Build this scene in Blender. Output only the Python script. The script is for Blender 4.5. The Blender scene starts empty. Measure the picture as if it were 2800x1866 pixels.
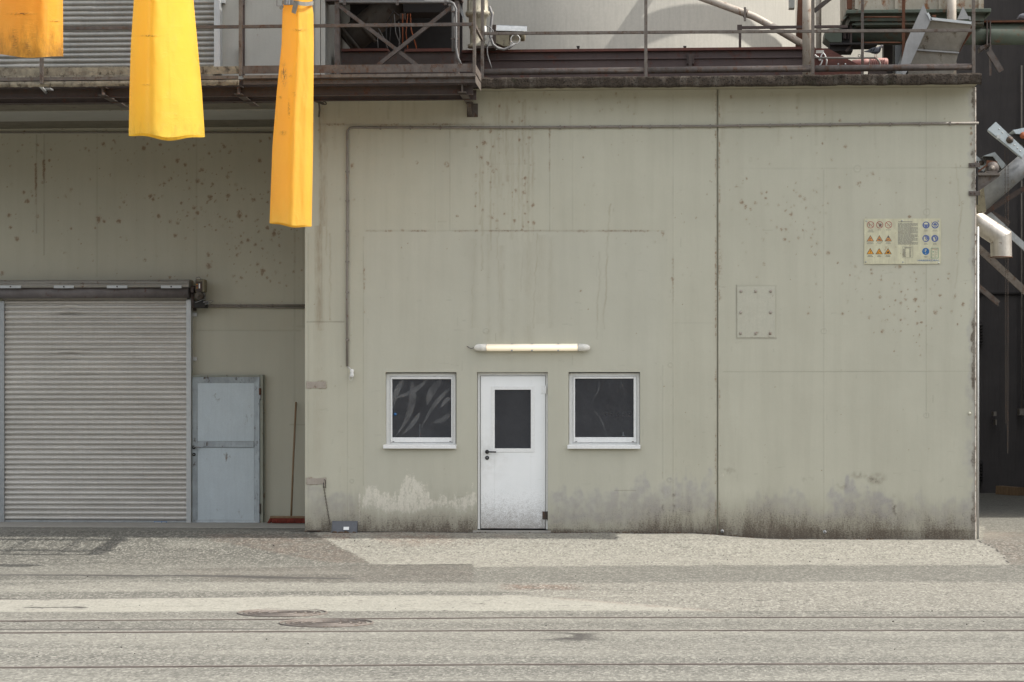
import bpy, math, random
import numpy as np
from mathutils import Vector, Matrix

random.seed(7)
SC = bpy.context.scene
COL = SC.collection
R = math.radians

# ---------------------------------------------------------------- camera
F = 6690.0                    # focal length in photo pixels (2800 wide)
HOR = 1123.0                  # horizon row
TH = math.atan(444.0 / F)     # yaw of the camera against the wall normal
CAM = Vector((32.6 * math.sin(TH), -32.6 * math.cos(TH), 1.62))
FWD = Vector((-math.sin(TH), math.cos(TH), 0))
RGT = Vector((math.cos(TH), math.sin(TH), 0))
UP = Vector((0, 0, 1))
cd = bpy.data.cameras.new('camera')
cd.sensor_width = 36.0
cd.lens = F / 2800 * 36
cd.shift_y = (HOR - 933) / 2800
cd.clip_start = 0.1
cd.clip_end = 2000
cam = bpy.data.objects.new('camera', cd)
COL.objects.link(cam)
cam.location = CAM
cam.rotation_euler = (R(90), 0, TH)
SC.camera = cam

# ---------------------------------------------------------------- sky and sun
SUN_EL = R(51.5)
w = bpy.data.worlds.new('World')
SC.world = w
w.use_nodes = True
nt = w.node_tree
nt.nodes.clear()
wo = nt.nodes.new('ShaderNodeOutputWorld')
bg = nt.nodes.new('ShaderNodeBackground')
sk = nt.nodes.new('ShaderNodeTexSky')
sk.sky_type = 'NISHITA'
sk.sun_disc = False
sk.sun_elevation = SUN_EL
sk.sun_rotation = R(90)
sk.air_density = 1.0
sk.dust_density = 4.0
sk.ozone_density = 1.0
bg.inputs['Strength'].default_value = 0.15
# unseen broken cloud added all over the sky to whiten and brighten the shade
wtc = nt.nodes.new('ShaderNodeTexCoord')
wno = nt.nodes.new('ShaderNodeTexNoise'); wno.inputs['Scale'].default_value = 2.6; wno.inputs['Detail'].default_value = 7; wno.inputs['Roughness'].default_value = .58
wmr = nt.nodes.new('ShaderNodeMapRange'); wmr.inputs[1].default_value = .40; wmr.inputs[2].default_value = .62
wmx = nt.nodes.new('ShaderNodeMix'); wmx.data_type = 'RGBA'; wmx.inputs[7].default_value = (7.4, 7.5, 7.3, 1)
nt.links.new(wtc.outputs['Generated'], wno.inputs['Vector']); nt.links.new(wno.outputs['Fac'], wmr.inputs[0]); nt.links.new(wmr.outputs[0], wmx.inputs[0])
nt.links.new(sk.outputs[0], wmx.inputs[6]); nt.links.new(wmx.outputs[2], bg.inputs['Color'])
nt.links.new(bg.outputs[0], wo.inputs['Surface'])

sd = bpy.data.lights.new('sun', 'SUN')
sd.energy = 3.2
sd.angle = R(0.5)
sd.color = (1.0, 0.965, 0.905)
sun = bpy.data.objects.new('sun', sd)
COL.objects.link(sun)
SDIR = Vector((math.cos(SUN_EL), 0.012, math.sin(SUN_EL))).normalized()
sun.rotation_euler = SDIR.to_track_quat('Z', 'Y').to_euler()
sun.location = (20, -2, 30)

vs = SC.view_settings
vs.view_transform = 'Standard'
vs.look = 'None'
vs.exposure = 0.80
vs.gamma = 1.0
vs.use_curve_mapping = False

# ---------------------------------------------------------------- pixel <-> place
def ray(px, row):
    return FWD + RGT * ((px - 1400) / F) + UP * ((HOR - row) / F)

def P(px, row, Y):
    d = ray(px, row)
    return CAM + d * ((Y - CAM.y) / d.y)

def project(x, y, z):
    dx, dy, dz = x - CAM.x, y - CAM.y, z - CAM.z
    f = dx * FWD.x + dy * FWD.y
    return 1400 + F * (dx * RGT.x + dy * RGT.y) / f, HOR - F * dz / f

GY = [-500, -7, -4.5, -2.2, -1.4, -0.5, 0, 3, 500]
GZ = [-.5, -.5, -.38, -.30, -.23, -.045, 0, 0, 0]
def sstep(a, b, x):
    t = np.clip((x - a) / (b - a), 0, 1)
    return t * t * (3 - 2 * t)
def gz(x, y):
    z = np.interp(y, GY, GZ)
    dip = -0.075 * sstep(2.3, 3.6, x) * np.clip((y + 2.4) / 2.4, 0, 1) * (1 - sstep(8, 12, x)) * (1 - sstep(1, 4, y))
    return z + dip

def PG(px, row):
    d = ray(px, row)
    t = 8.0
    while t < 400:
        p = CAM + d * t
        if p.z <= float(gz(p.x, p.y)):
            return p
        t += 0.01
    return CAM + d * 400

# ---------------------------------------------------------------- numpy noise
TAB = {}
def vnoise(x, y, seed):
    T = TAB.get(seed)
    if T is None: T = TAB[seed] = np.random.RandomState(seed).rand(256, 256).astype(np.float32)
    xi = np.floor(x).astype(np.int64); yi = np.floor(y).astype(np.int64)
    fx = x - xi; fy = y - yi
    fx = fx * fx * (3 - 2 * fx); fy = fy * fy * (3 - 2 * fy)
    a = T[xi % 256, yi % 256]; b = T[(xi + 1) % 256, yi % 256]
    c = T[xi % 256, (yi + 1) % 256]; d = T[(xi + 1) % 256, (yi + 1) % 256]
    return (a * (1 - fx) + b * fx) * (1 - fy) + (c * (1 - fx) + d * fx) * fy
def fbm(x, y, seed, octs=4):
    s = 0; a = 0.5; n = 0
    for k in range(octs):
        s = s + a * vnoise(x * 2 ** k, y * 2 ** k, seed + k); n += a; a *= 0.55
    return s / n

# ---------------------------------------------------------------- materials
class NT:
    def __init__(s, name):
        s.m = bpy.data.materials.new(name); s.m.use_nodes = True
        s.t = s.m.node_tree; s.t.nodes.clear()
        s.out = s.n('ShaderNodeOutputMaterial')
        s.bs = s.n('ShaderNodeBsdfPrincipled')
        s.l(s.bs.outputs[0], s.out.inputs[0])
        s.geo = s.n('ShaderNodeNewGeometry')
        s.pos = s.geo.outputs['Position']
    def n(s, t, **k):
        x = s.t.nodes.new(t)
        for a, b in k.items(): setattr(x, a, b)
        return x
    def l(s, a, b): s.t.links.new(a, b)
    def val(s, sock, v):
        if hasattr(v, 'node'): s.l(v, sock)
        else: sock.default_value = v
    def scale(s, v, sc):
        x = s.n('ShaderNodeVectorMath', operation='MULTIPLY'); s.val(x.inputs[0], v); x.inputs[1].default_value = sc
        return x.outputs[0]
    def noise(s, sc, detail=4, rough=.55, stretch=(1, 1, 1), off=0):
        v = s.pos
        if stretch != (1, 1, 1): v = s.scale(v, stretch)
        if off:
            a = s.n('ShaderNodeVectorMath', operation='ADD'); s.l(v, a.inputs[0]); a.inputs[1].default_value = (off, off * .7, -off); v = a.outputs[0]
        x = s.n('ShaderNodeTexNoise'); s.l(v, x.inputs['Vector'])
        x.inputs['Scale'].default_value = sc; x.inputs['Detail'].default_value = detail; x.inputs['Roughness'].default_value = rough
        return x.outputs['Fac']
    def ramp(s, f, a, b, lo=0.0, hi=1.0):
        x = s.n('ShaderNodeMapRange'); s.val(x.inputs[0], f); x.inputs[1].default_value = a; x.inputs[2].default_value = b
        x.inputs[3].default_value = lo; x.inputs[4].default_value = hi; x.clamp = True
        return x.outputs[0]
    def math(s, op, a, b=0.0, clamp=False):
        x = s.n('ShaderNodeMath', operation=op); x.use_clamp = clamp; s.val(x.inputs[0], a); s.val(x.inputs[1], b)
        return x.outputs[0]
    def mix(s, f, a, b, mode='MIX'):
        x = s.n('ShaderNodeMix', data_type='RGBA', blend_type=mode); x.clamp_factor = True
        s.val(x.inputs[0], f)
        for sock, v in ((x.inputs[6], a), (x.inputs[7], b)):
            if hasattr(v, 'node'): s.l(v, sock)
            else: sock.default_value = (v[0], v[1], v[2], 1)
        return x.outputs[2]
    def attr(s, name):
        x = s.n('ShaderNodeAttribute', attribute_name=name)
        c = s.n('ShaderNodeSeparateColor'); s.l(x.outputs['Color'], c.inputs[0])
        return c.outputs[0], c.outputs[1], c.outputs[2], x.outputs['Alpha']
    def bump(s, h, strength, dist):
        x = s.n('ShaderNodeBump'); s.l(h, x.inputs['Height']); x.inputs['Strength'].default_value = strength; x.inputs['Distance'].default_value = dist
        s.l(x.outputs[0], s.bs.inputs['Normal'])
    def set(s, col=None, rough=None, metal=None, spec=None):
        if col is not None:
            if hasattr(col, 'node'): s.l(col, s.bs.inputs['Base Color'])
            else: s.bs.inputs['Base Color'].default_value = (*col[:3], 1)
        if rough is not None: s.val(s.bs.inputs['Roughness'], rough)
        if metal is not None: s.val(s.bs.inputs['Metallic'], metal)
        if spec is not None: s.bs.inputs['Specular IOR Level'].default_value = spec
        return s.m

def worn(name, c, c2=None, rough=.65, metal=0.0, sc=5, rust=0.0, rc=(.16, .06, .025), stretch=(1, 1, 1), bump=.15, fine=60, streak=.25, spec=.4):
    """a weathered surface: two tones, vertical streaks, fine grain and rust or grime patches"""
    n = NT(name)
    c2 = c2 or tuple(v * .62 for v in c)
    a = n.ramp(n.noise(sc, 5, .6, stretch), .32, .72)
    col = n.mix(a, c2, c)
    st = n.ramp(n.noise(9, 3, .6, (3, 3, .25), 3.1), .45, .75)
    col = n.mix(n.math('MULTIPLY', st, streak), col, tuple(v * .45 for v in c))
    fn = n.noise(fine, 3, .7)
    col = n.mix(n.ramp(fn, .35, .7, .0, .35), col, tuple(v * .7 for v in c))
    if rust > 0:
        rm = n.ramp(n.math('ADD', n.noise(sc * 1.7, 6, .68, (1, 1, .6), 7.7), n.math('MULTIPLY', fn, .12)), .72 - rust * .35, .82 - rust * .3)
        col = n.mix(rm, col, n.mix(n.ramp(n.noise(sc * 6, 3), .3, .7), rc, tuple(v * .45 for v in rc)))
    n.bump(n.math('ADD', fn, a), bump, .004)
    return n.set(col, rough, metal, spec)

def flat(name, c, rough=.6, metal=0.0, var=.2, spec=.4):
    n = NT(name)
    col = n.mix(n.ramp(n.noise(14, 4), .3, .7), tuple(v * (1 - var) for v in c), c)
    return n.set(col, rough, metal, spec)

M = {}
def wall_material(name, paint, paint2, dark=1.0):
    n = NT(name)
    rust, dirt, seam, bare = n.attr('stain')
    tone, streak, relief, cool = n.attr('tone')
    mott = n.ramp(n.noise(1.1, 5, .6), .3, .7)
    col = n.mix(mott, paint2, paint)
    # streaky soft rain wash
    wash = n.ramp(n.noise(2.2, 4, .6, (3.2, 1, .22), 5), .42, .78)
    col = n.mix(n.math('MULTIPLY', wash, .16), col, (.25, .225, .17))
    fine = n.noise(70, 4, .7)
    col = n.mix(n.ramp(fine, .3, .75, 0, .16), col, tuple(v * .6 for v in paint))
    col = n.mix(n.math('MULTIPLY', tone, .45), col, (.44, .44, .40))
    col = n.mix(n.math('MULTIPLY', cool, .85), col, n.mix(n.ramp(fine, .3, .7), (.27, .255, .245), (.36, .345, .335)))
    peel = n.ramp(n.math('ADD', n.math('ADD', n.math('MULTIPLY', n.noise(40, 6, .85, (1, 1, .7)), .9), n.math('MULTIPLY', n.noise(11, 5, .75, (1.5, 1, .5)), .7)), n.math('MULTIPLY', bare, .40)), 1.08, 1.22)
    peel = n.math('MULTIPLY', peel, n.ramp(bare, .05, .3, 0, .9))
    col = n.mix(peel, col, n.mix(n.ramp(fine, .3, .7), (.56, .53, .45), (.70, .67, .58)))
    sn = n.noise(16, 4, .7, (4, 1, .5), 9)
    col = n.mix(n.math('MULTIPLY', streak, n.ramp(sn, .25, .7, .25, .95)), col, (.225, .172, .105))
    rn = n.noise(34, 6, .8, (1, 1, .85), 2)
    rc = n.mix(n.ramp(n.noise(80, 3, .7), .35, .65), (.135, .076, .038), (.255, .150, .078))
    rm = n.ramp(n.math('ADD', n.math('MULTIPLY', rn, 1.7), n.math('MULTIPLY', rust, .60)), .96, 1.22)
    rm = n.math('MAXIMUM', n.math('MULTIPLY', rm, n.ramp(rust, .03, .30, 0, .74)), n.math('MULTIPLY', rust, .27))
    col = n.mix(rm, col, rc)
    col = n.mix(n.math('MULTIPLY', seam, .62), col, (.09, .075, .055))
    soft = n.math('MULTIPLY', n.ramp(n.math('ADD', dirt, n.math('MULTIPLY', n.math('SUBTRACT', n.noise(9, 5, .7, (2.2, 1, .35), 4), .5), .42)), .06, .95), .78)
    col = n.mix(soft, col, n.mix(n.ramp(n.noise(30, 4, .7), .3, .7), (.115, .094, .070), (.205, .172, .132)))
    dn = n.math('ADD', n.math('MULTIPLY', n.noise(46, 5, .85, (1, 1, 1.2)), .85), n.math('MULTIPLY', n.noise(12, 5, .7, (2.2, 1, .5), 4), .35))
    dm = n.ramp(n.math('ADD', dn, n.math('MULTIPLY', dirt, .36)), .79, .97)
    dm = n.math('MULTIPLY', dm, n.ramp(dirt, .02, .30, 0, .85))
    col = n.mix(dm, col, n.mix(n.ramp(fine, .3, .7), (.050, .038, .028), (.115, .090, .068)))
    h = n.math('SUBTRACT', n.math('MULTIPLY', fine, .10), n.math('MULTIPLY', seam, .8))
    h = n.math('ADD', h, n.math('MULTIPLY', n.noise(22, 6, .65), .22))
    h = n.math('ADD', h, n.math('MULTIPLY', relief, 1.0))
    h = n.math('SUBTRACT', h, n.math('MULTIPLY', peel, .3))
    n.bump(h, .35, .010)
    return n.set(col, n.ramp(dm, 0, 1, .62, .9), 0, .35)

M['wall'] = wall_material('painted_concrete', (.482, .468, .378), (.438, .424, .340))
M['recess'] = wall_material('painted_concrete_shaded', (.46, .442, .355), (.42, .402, .32))  # front wall paint in a darker mix, to deepen the recess shade
M['plate_paint'] = worn('plate_paint', (.485, .472, .385), (.445, .43, .35), .6, 0, sc=6, rust=.1, rc=(.22, .13, .07), streak=.15, bump=.08)
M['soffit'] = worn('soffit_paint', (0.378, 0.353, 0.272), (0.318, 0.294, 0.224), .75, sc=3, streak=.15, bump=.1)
M['grimy_shaded_soffit'] = worn('grimy_shaded_soffit', (.22, .20, .155), (.15, .135, .105), .85, sc=4, streak=.3, rust=.2, rc=(.10, .07, .045), bump=.2)  # dirty brown, darkened further to add shade to the recess
M['reveal'] = worn('reveal_paint', (.40, .39, .33), (.30, .29, .24), .75, sc=8)
M['fascia'] = None
def fascia_material():
    n = NT('mossy_concrete_edge')
    a = n.ramp(n.noise(7, 6, .7), .3, .7)
    col = n.mix(a, (.032, .024, .018), (.082, .066, .052))
    b = n.ramp(n.noise(5, 4, .6, (2.2, 1, .25), 4), .52, .72)
    col = n.mix(n.math('MULTIPLY', b, .8), col, (.125, .11, .092))
    g = n.ramp(n.noise(2.3, 5, .7, (1, 1, 1), 8), .60, .70)
    col = n.mix(n.math('MULTIPLY', g, .5), col, (.022, .028, .011))
    d = n.noise(42, 5, .75)
    col = n.mix(n.ramp(d, .52, .62), col, (.014, .011, .009))
    col = n.mix(n.ramp(n.noise(110, 3, .7), .64, .70, 0, .6), col, (.20, .18, .145))
    n.bump(n.math('ADD', d, n.noise(18, 5, .7)), .8, .02)
    return n.set(col, .95, 0, .2)
M['fascia'] = fascia_material()

def ground_material():
    n = NT('yard_asphalt')
    light, dark, red, grain = n.attr('tone')
    wet, shade, x1, x2 = n.attr('stain')
    base = n.mix(light, (.050, .048, .042), (.288, .277, .234))
    big = n.ramp(n.noise(.9, 5, .6, (.55, 1.2, 1)), .3, .7)
    base = n.mix(n.math('MULTIPLY', big, .22), base, (.082, .079, .068))
    lng = n.ramp(n.noise(1.4, 5, .65, (.22, 2.2, 1), 11), .42, .66)
    base = n.mix(n.math('MULTIPLY', lng, .20), base, (.178, .172, .146))
    base = n.mix(n.math('MULTIPLY', red, n.ramp(n.noise(7, 5, .7), .3, .62)), base, (.16, .105, .078))
    # aggregate: pale and dark chips
    v = n.n('ShaderNodeTexVoronoi'); v.feature = 'F1'; n.l(n.scale(n.pos, (1, .42, 1)), v.inputs['Vector']); v.inputs['Scale'].default_value = 50
    chip = n.n('ShaderNodeSeparateColor'); n.l(v.outputs['Color'], chip.inputs[0])
    cv = n.math('ADD', n.math('MULTIPLY', chip.outputs[0], .55), n.math('MULTIPLY', n.noise(26, 5, .75, (1, .5, 1), 3), .75))
    amt = n.math('MULTIPLY', n.math('ADD', n.math('MULTIPLY', grain, .70), .45), n.ramp(light, .3, 1.0, 1.0, .55))
    pale = n.math('MULTIPLY', n.ramp(cv, .68, 1.0), amt)
    deep = n.math('MULTIPLY', n.ramp(cv, .55, .30), amt)
    base = n.mix(n.math('MULTIPLY', pale, .66), base, (.40, .385, .33))
    base = n.mix(n.math('MULTIPLY', deep, .72), base, (.036, .033, .029))
    mid = n.noise(9, 5, .7, (.7, 1.5, 1), 6)
    base = n.mix(n.ramp(mid, .5, .72, 0, .30), base, (.055, .051, .045))
    base = n.mix(n.ramp(mid, .48, .3, 0, .22), base, (.26, .25, .215))
    dn = n.math('ADD', dark, n.math('MULTIPLY', n.math('SUBTRACT', n.noise(28, 5, .75, (1, .5, 1)), .5), .75))
    base = n.mix(n.math('MULTIPLY', n.ramp(dn, .32, .72), n.ramp(dark, .02, .2)), base, (.052, .047, .042))
    base = n.mix(n.math('MULTIPLY', wet, .8), base, (.085, .082, .075))
    n.bump(n.math('ADD', cv, n.math('MULTIPLY', mid, .6)), .55, .012)
    return n.set(base, n.ramp(wet, 0, 1, .88, .28), 0, .3)
M['ground'] = ground_material()

M['white'] = worn('white_plastic_frame', (.80, .805, .80), (.76, .765, .755), .35, sc=4, streak=.05, bump=.03, fine=40)
HND = tuple(P(1325, 1250, .06))
def door_white():
    n = NT('white_door_paint')
    sep = n.n('ShaderNodeSeparateXYZ'); n.l(n.pos, sep.inputs[0])
    low = n.ramp(sep.outputs[2], .95, .0)
    col = n.mix(n.ramp(n.noise(2.5, 4), .3, .7), (.77, .785, .785), (.82, .83, .83))
    sp = n.math('ADD', n.math('MULTIPLY', n.noise(120, 4, .8), .8), n.math('MULTIPLY', n.noise(16, 4, .7), .25))
    k = n.ramp(n.math('ADD', sp, n.math('MULTIPLY', n.math('POWER', low, 1.7), .40)), .66, .94)
    col = n.mix(n.math('MULTIPLY', k, n.ramp(low, 0, .35, 0, .9)), col, (.20, .175, .15))
    dv = n.n('ShaderNodeVectorMath', operation='DISTANCE'); n.l(n.pos, dv.inputs[0]); dv.inputs[1].default_value = HND
    sm = n.math('MULTIPLY', n.ramp(dv.outputs['Value'], .42, .05, 0, .30), n.ramp(n.noise(12, 5, .7), .35, .65))
    col = n.mix(sm, col, (.42, .39, .33))
    col = n.mix(n.ramp(n.noise(14, 4, .7, (.25, 1, 2.5), 5), .66, .74, 0, .28), col, (.45, .44, .42))
    n.bump(n.noise(3, 3), .05, .004)
    return n.set(col, .38, 0, .45)

M['door'] = door_white()
M['black'] = flat('black_plastic', (.018, .018, .02), .4)
M['dark'] = flat('dark_void_steel', (.03, .027, .026), .8)
M['room'] = flat('dim_room_wall', (.34, .34, .36), .9)
M['socket'] = flat('pale_plastic', (.80, .80, .78), .5)

def glass():
    n = NT('dusty_window_glass')
    n.t.nodes.remove(n.bs)
    tr = n.n('ShaderNodeBsdfTransparent'); tr.inputs[0].default_value = (.78, .80, .82, 1)
    gl = n.n('ShaderNodeBsdfGlossy'); gl.inputs['Roughness'].default_value = .02; gl.inputs['Color'].default_value = (.9, .93, 1, 1)
    fr = n.n('ShaderNodeFresnel'); fr.inputs[0].default_value = 1.5
    m1 = n.n('ShaderNodeMixShader'); n.l(n.math('MULTIPLY', fr.outputs[0], 1.0), m1.inputs[0]); n.l(tr.outputs[0], m1.inputs[1]); n.l(gl.outputs[0], m1.inputs[2])
    df = n.n('ShaderNodeBsdfDiffuse'); df.inputs[0].default_value = (.46, .47, .50, 1)
    dust = n.ramp(n.math('ADD', n.noise(3, 6, .7, (1, 1, .8)), n.math('MULTIPLY', n.noise(90, 3), .2)), .35, .95, .06, .115)
    wisp = n.ramp(n.math('ABSOLUTE', n.math('SUBTRACT', n.noise(2.2, 4, .6, (2.2, 1, .8), 17), .5)), .0, .012, .025, 0)
    m2 = n.n('ShaderNodeMixShader'); n.l(n.math('ADD', dust, wisp), m2.inputs[0]); n.l(m1.outputs[0], m2.inputs[1]); n.l(df.outputs[0], m2.inputs[2])
    n.l(m2.outputs[0], n.out.inputs[0])
    return n.m
M['glass'] = glass()
def glass_strokes():
    n = NT('painted_reflection_scratches')  # pale veil for reflections painted on the glass, and scratches
    n.t.nodes.remove(n.bs)
    tr = n.n('ShaderNodeBsdfTransparent'); df = n.n('ShaderNodeBsdfDiffuse'); df.inputs[0].default_value = (.5, .5, .5, 1)
    m1 = n.n('ShaderNodeMixShader'); n.l(n.ramp(n.noise(4, 5, .65, (1, 1, 1)), .34, .66, .02, .20), m1.inputs[0]); n.l(tr.outputs[0], m1.inputs[1]); n.l(df.outputs[0], m1.inputs[2])
    n.l(m1.outputs[0], n.out.inputs[0]); return n.m
M['glass_strokes'] = glass_strokes()

M['slat'] = worn('galvanised_slat', (.66, .63, .585), (.54, .515, .475), .45, .3, sc=2.2, streak=.18, bump=.06, fine=45, stretch=(.4, 1, 2))
M['slat_up'] = worn('dusty_slat', (.44, .43, .40), (.34, .33, .30), .6, .2, sc=5, streak=.3, bump=.08, fine=50)
M['galv'] = worn('galvanised_steel', (0.430, 0.445, 0.448), (0.310, 0.328, 0.336), .45, .6, sc=16, streak=.15, bump=.06, fine=70)
M['galv_light'] = worn('light_galvanised_steel', (0.568, 0.580, 0.576), (0.464, 0.479, 0.480), .4, .45, sc=6, streak=.12, bump=.05)
M['bluegrey'] = worn('blue_grey_sheet_door', (.525, .585, .615), (.47, .525, .555), .5, .1, sc=3, rust=.12, rc=(.20, .14, .10), streak=.14, bump=.06)
M['bluegrey_worn'] = worn('blue_grey_worn_frame', (.43, .475, .50), (.29, .315, .33), .55, .2, sc=7, rust=.22, rc=(.12, .095, .08), streak=.4, bump=.1)
M['greenframe'] = worn('grey_green_steel_frame', (.31, .32, .27), (.25, .255, .21), .65, .0, sc=8, rust=.2, streak=.2)
M['housing'] = worn('shutter_cover_steel', (.36, .34, .305), (.26, .245, .22), .6, .2, sc=6, rust=.12, stretch=(.3, 1, 3))
M['barrel'] = worn('shutter_barrel_steel', (.21, .19, .19), (.14, .125, .125), .6, .2, sc=6, rust=.15)
M['brown'] = worn('brown_painted_steel', (0.085, 0.064, 0.057), (0.056, 0.042, 0.037), .7, .1, sc=6, rust=.3, rc=(.12, .055, .035))
M['steel'] = worn('weathered_steel', (0.148, 0.126, 0.112), (0.078, 0.063, 0.056), .65, .25, sc=9, rust=.42, rc=(.13, .075, .05))
M['steel_pale'] = worn('pale_weathered_steel', (0.194, 0.168, 0.144), (0.108, 0.089, 0.075), .6, .25, sc=9, rust=.36, rc=(.13, .085, .06))
M['lichen'] = worn('dirt_caked_steel', (.36, .32, .235), (.13, .11, .085), .9, 0, sc=9, rust=.4, rc=(.09, .07, .05), bump=.5)
M['rust'] = worn('rusty_steel', (0.148, 0.059, 0.030), (0.081, 0.035, 0.020), .85, .05, sc=12, rust=.4, bump=.4)
M['rusty_plate'] = worn('rusty_primer_plate', (.40, .36, .31), (.33, .29, .245), .8, 0, sc=6, rust=.3, rc=(.20, .09, .04))
M['redbrown'] = worn('oxide_red_steel', (0.141, 0.045, 0.033), (0.081, 0.035, 0.028), .7, .05, sc=8, rust=.25)
M['trough'] = worn('oxide_trough', (0.100, 0.070, 0.065), (0.063, 0.043, 0.040), .65, .1, sc=4, rust=.3, rc=(.12, .045, .03), stretch=(.3, 1, 1))
M['green'] = worn('green_painted_steel', (0.092, 0.115, 0.086), (0.067, 0.077, 0.059), .55, .1, sc=4, rust=.34, rc=(.15, .075, .04))
M['hopper_pale'] = worn('faded_hopper_panel', (0.430, 0.395, 0.320), (0.310, 0.277, 0.216), .65, .05, sc=5, rust=.38, rc=(.26, .11, .04))
M['palepipe'] = worn('pale_painted_pipe', (0.499, 0.445, 0.376), (0.378, 0.328, 0.272), .55, .15, sc=7, rust=.26, rc=(.26, .12, .06))
M['cream'] = worn('cream_motor_paint', (0.447, 0.412, 0.320), (0.327, 0.294, 0.216), .55, .05, sc=8, rust=.25, rc=(.16, .11, .06))
M['ochre'] = worn('ochre_gearbox_paint', (.26, .23, .155), (.17, .15, .10), .6, .1, sc=10, rust=.3, rc=(.07, .05, .03))
M['concrete_silo'] = worn('silo_concrete', (0.482, 0.458, 0.404), (0.430, 0.412, 0.364), .85, 0, sc=1.3, streak=.22, bump=.25, fine=25, spec=.2)
M['darkclad'] = worn('dark_grey_cladding', (.082, .074, .073), (.062, .056, .056), .75, 0, sc=2, streak=.35, bump=.05)
M['panel'] = worn('pale_grey_wall_panel', (0.404, 0.399, 0.364), (0.361, 0.357, 0.324), .7, 0, sc=3, rust=.05, rc=(.2, .15, .1), streak=.12)
M['duct'] = worn('dirty_duct', (0.126, 0.108, 0.089), (0.074, 0.063, 0.053), .7, .15, sc=5, rust=.3, rc=(.10, .06, .04))
M['alu'] = worn('bare_aluminium_sheet', (.34, .335, .33), (.25, .245, .24), .42, .5, sc=5, streak=.2, bump=.06)
M['silverpipe'] = worn('stained_silver_pipe', (0.516, 0.483, 0.432), (0.387, 0.353, 0.308), .42, .5, sc=5, rust=.26, rc=(.20, .12, .09), streak=.45)
M['chute_sheet'] = worn('stained_chute_sheet', (.36, .335, .29), (.26, .24, .205), .55, .2, sc=5, rust=.25, rc=(.16, .12, .08))
M['dullpipe'] = worn('dull_galvanised_pipe', (.27, .275, .28), (.15, .155, .16), .5, .4, sc=6, rust=.2, rc=(.2, .18, .14), streak=.3)
M['conduit'] = worn('grey_conduit', (0.266, 0.241, 0.211), (0.200, 0.178, 0.155), .6, .1, sc=9, rust=.2)
M['wood'] = worn('broom_handle_wood', (.27, .18, .10), (.17, .11, .065), .7, 0, sc=14, streak=.5, stretch=(1, 1, .2))
M['bristle'] = flat('dark_red_bristle', (.20, .034, .02), .8, 0, .5)
M['tray'] = worn('slate_plastic', (.105, .11, .125), (.085, .09, .10), .5, 0, sc=9, rust=.0)
M['soil'] = flat('dry_brown_soil', (.12, .075, .045), .95, 0, .6)
M['paper'] = flat('white_label', (.72, .73, .72), .6, 0, .08)
M['blue'] = flat('blue_print', (.03, .13, .32), .45, 0, .12)
M['bluefade'] = flat('faded_blue_print', (.115, .15, .31), .6, 0, .25)
M['redfade'] = flat('faded_red_print', (.36, .10, .095), .6, 0, .25)
M['orangefade'] = flat('faded_orange_print', (.62, .27, .075), .6, 0, .18)
M['yelloworange'] = flat('yellow_orange_print', (.72, .32, .03), .5, 0, .1)
M['ink'] = flat('black_print', (.035, .033, .033), .6, 0, .2)
M['inkfade'] = flat('faded_print', (.25, .245, .22), .7, 0, .3)
M['inkmid'] = flat('grey_print', (.135, .13, .12), .7, 0, .3)
M['greenprint'] = flat('green_print', (.05, .22, .16), .6, 0, .2)
M['sign'] = worn('yellowed_sign_sheet', (.64, .615, .43), (.47, .44, .32), .5, 0, sc=7, rust=.16, rc=(.36, .24, .13), streak=.3, bump=.03, stretch=(1.4, 1, .8))
M['strap'] = worn('grey_webbing', (0.258, 0.248, 0.216), (0.189, 0.181, 0.160), .85, 0, sc=20)
M['copper'] = flat('orange_cable_sheath', (.30, .085, .03), .5)
M['wire'] = flat('grey_cable_sheath', (.20, .195, .19), .6)
M['wiredark'] = flat('dark_cable_sheath', (.05, .048, .05), .6)
M['wirewhite'] = flat('white_cable_sheath', (.62, .61, .58), .5)
M['leaf'] = flat('dry_leaf', (.36, .13, .05), .8)
M['pigeon'] = flat('slate_plumage', (.075, .078, .10), .7, 0, .35)
M['pigeondark'] = flat('dark_plumage', (.018, .02, .026), .6, 0, .3)
M['pigeonlight'] = flat('grey_wing_plumage', (.13, .135, .155), .7, 0, .3)
M['pinkred'] = worn('faded_red_motor_paint', (.42, .22, .19), (.30, .15, .13), .6, 0, sc=9, rust=.2)
M['threshold'] = worn('sill_concrete', (.35, .335, .30), (.27, .255, .23), .9, 0, sc=5, bump=.3)
M['castcover'] = worn('worn_cover_iron', (.175, .150, .130), (.135, .117, .102), .65, .2, sc=12, rust=.3, rc=(.13, .09, .065))
M['iron'] = worn('cast_iron', (0.096, 0.077, 0.065), (0.059, 0.048, 0.040), .7, .3, sc=12, rust=.4, rc=(.14, .085, .06))
def rail_mat():
    n = NT('dusty_rail_steel')
    col = n.mix(n.ramp(n.noise(9, 5, .7, (.4, 1, 1)), .3, .7), (.070, .055, .049), (.125, .10, .088))
    col = n.mix(n.ramp(n.noise(2.2, 5, .75, (.35, 1, 1), 3), .44, .66, 0, .45), col, (.165, .152, .130))
    return n.set(col, .7, .1, .3)
M['railiron'] = rail_mat()
M['corner'] = worn('chipped_corner_steel', (.60, .58, .53), (.30, .24, .19), .6, .1, sc=16, rust=.4, rc=(.13, .07, .045), stretch=(1, 1, .6))
M['stone'] = flat('dark_grit', (.07, .06, .055), .9, 0, .6)
M['nameplate'] = flat('pale_nameplate', (.55, .52, .47), .5)

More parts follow.
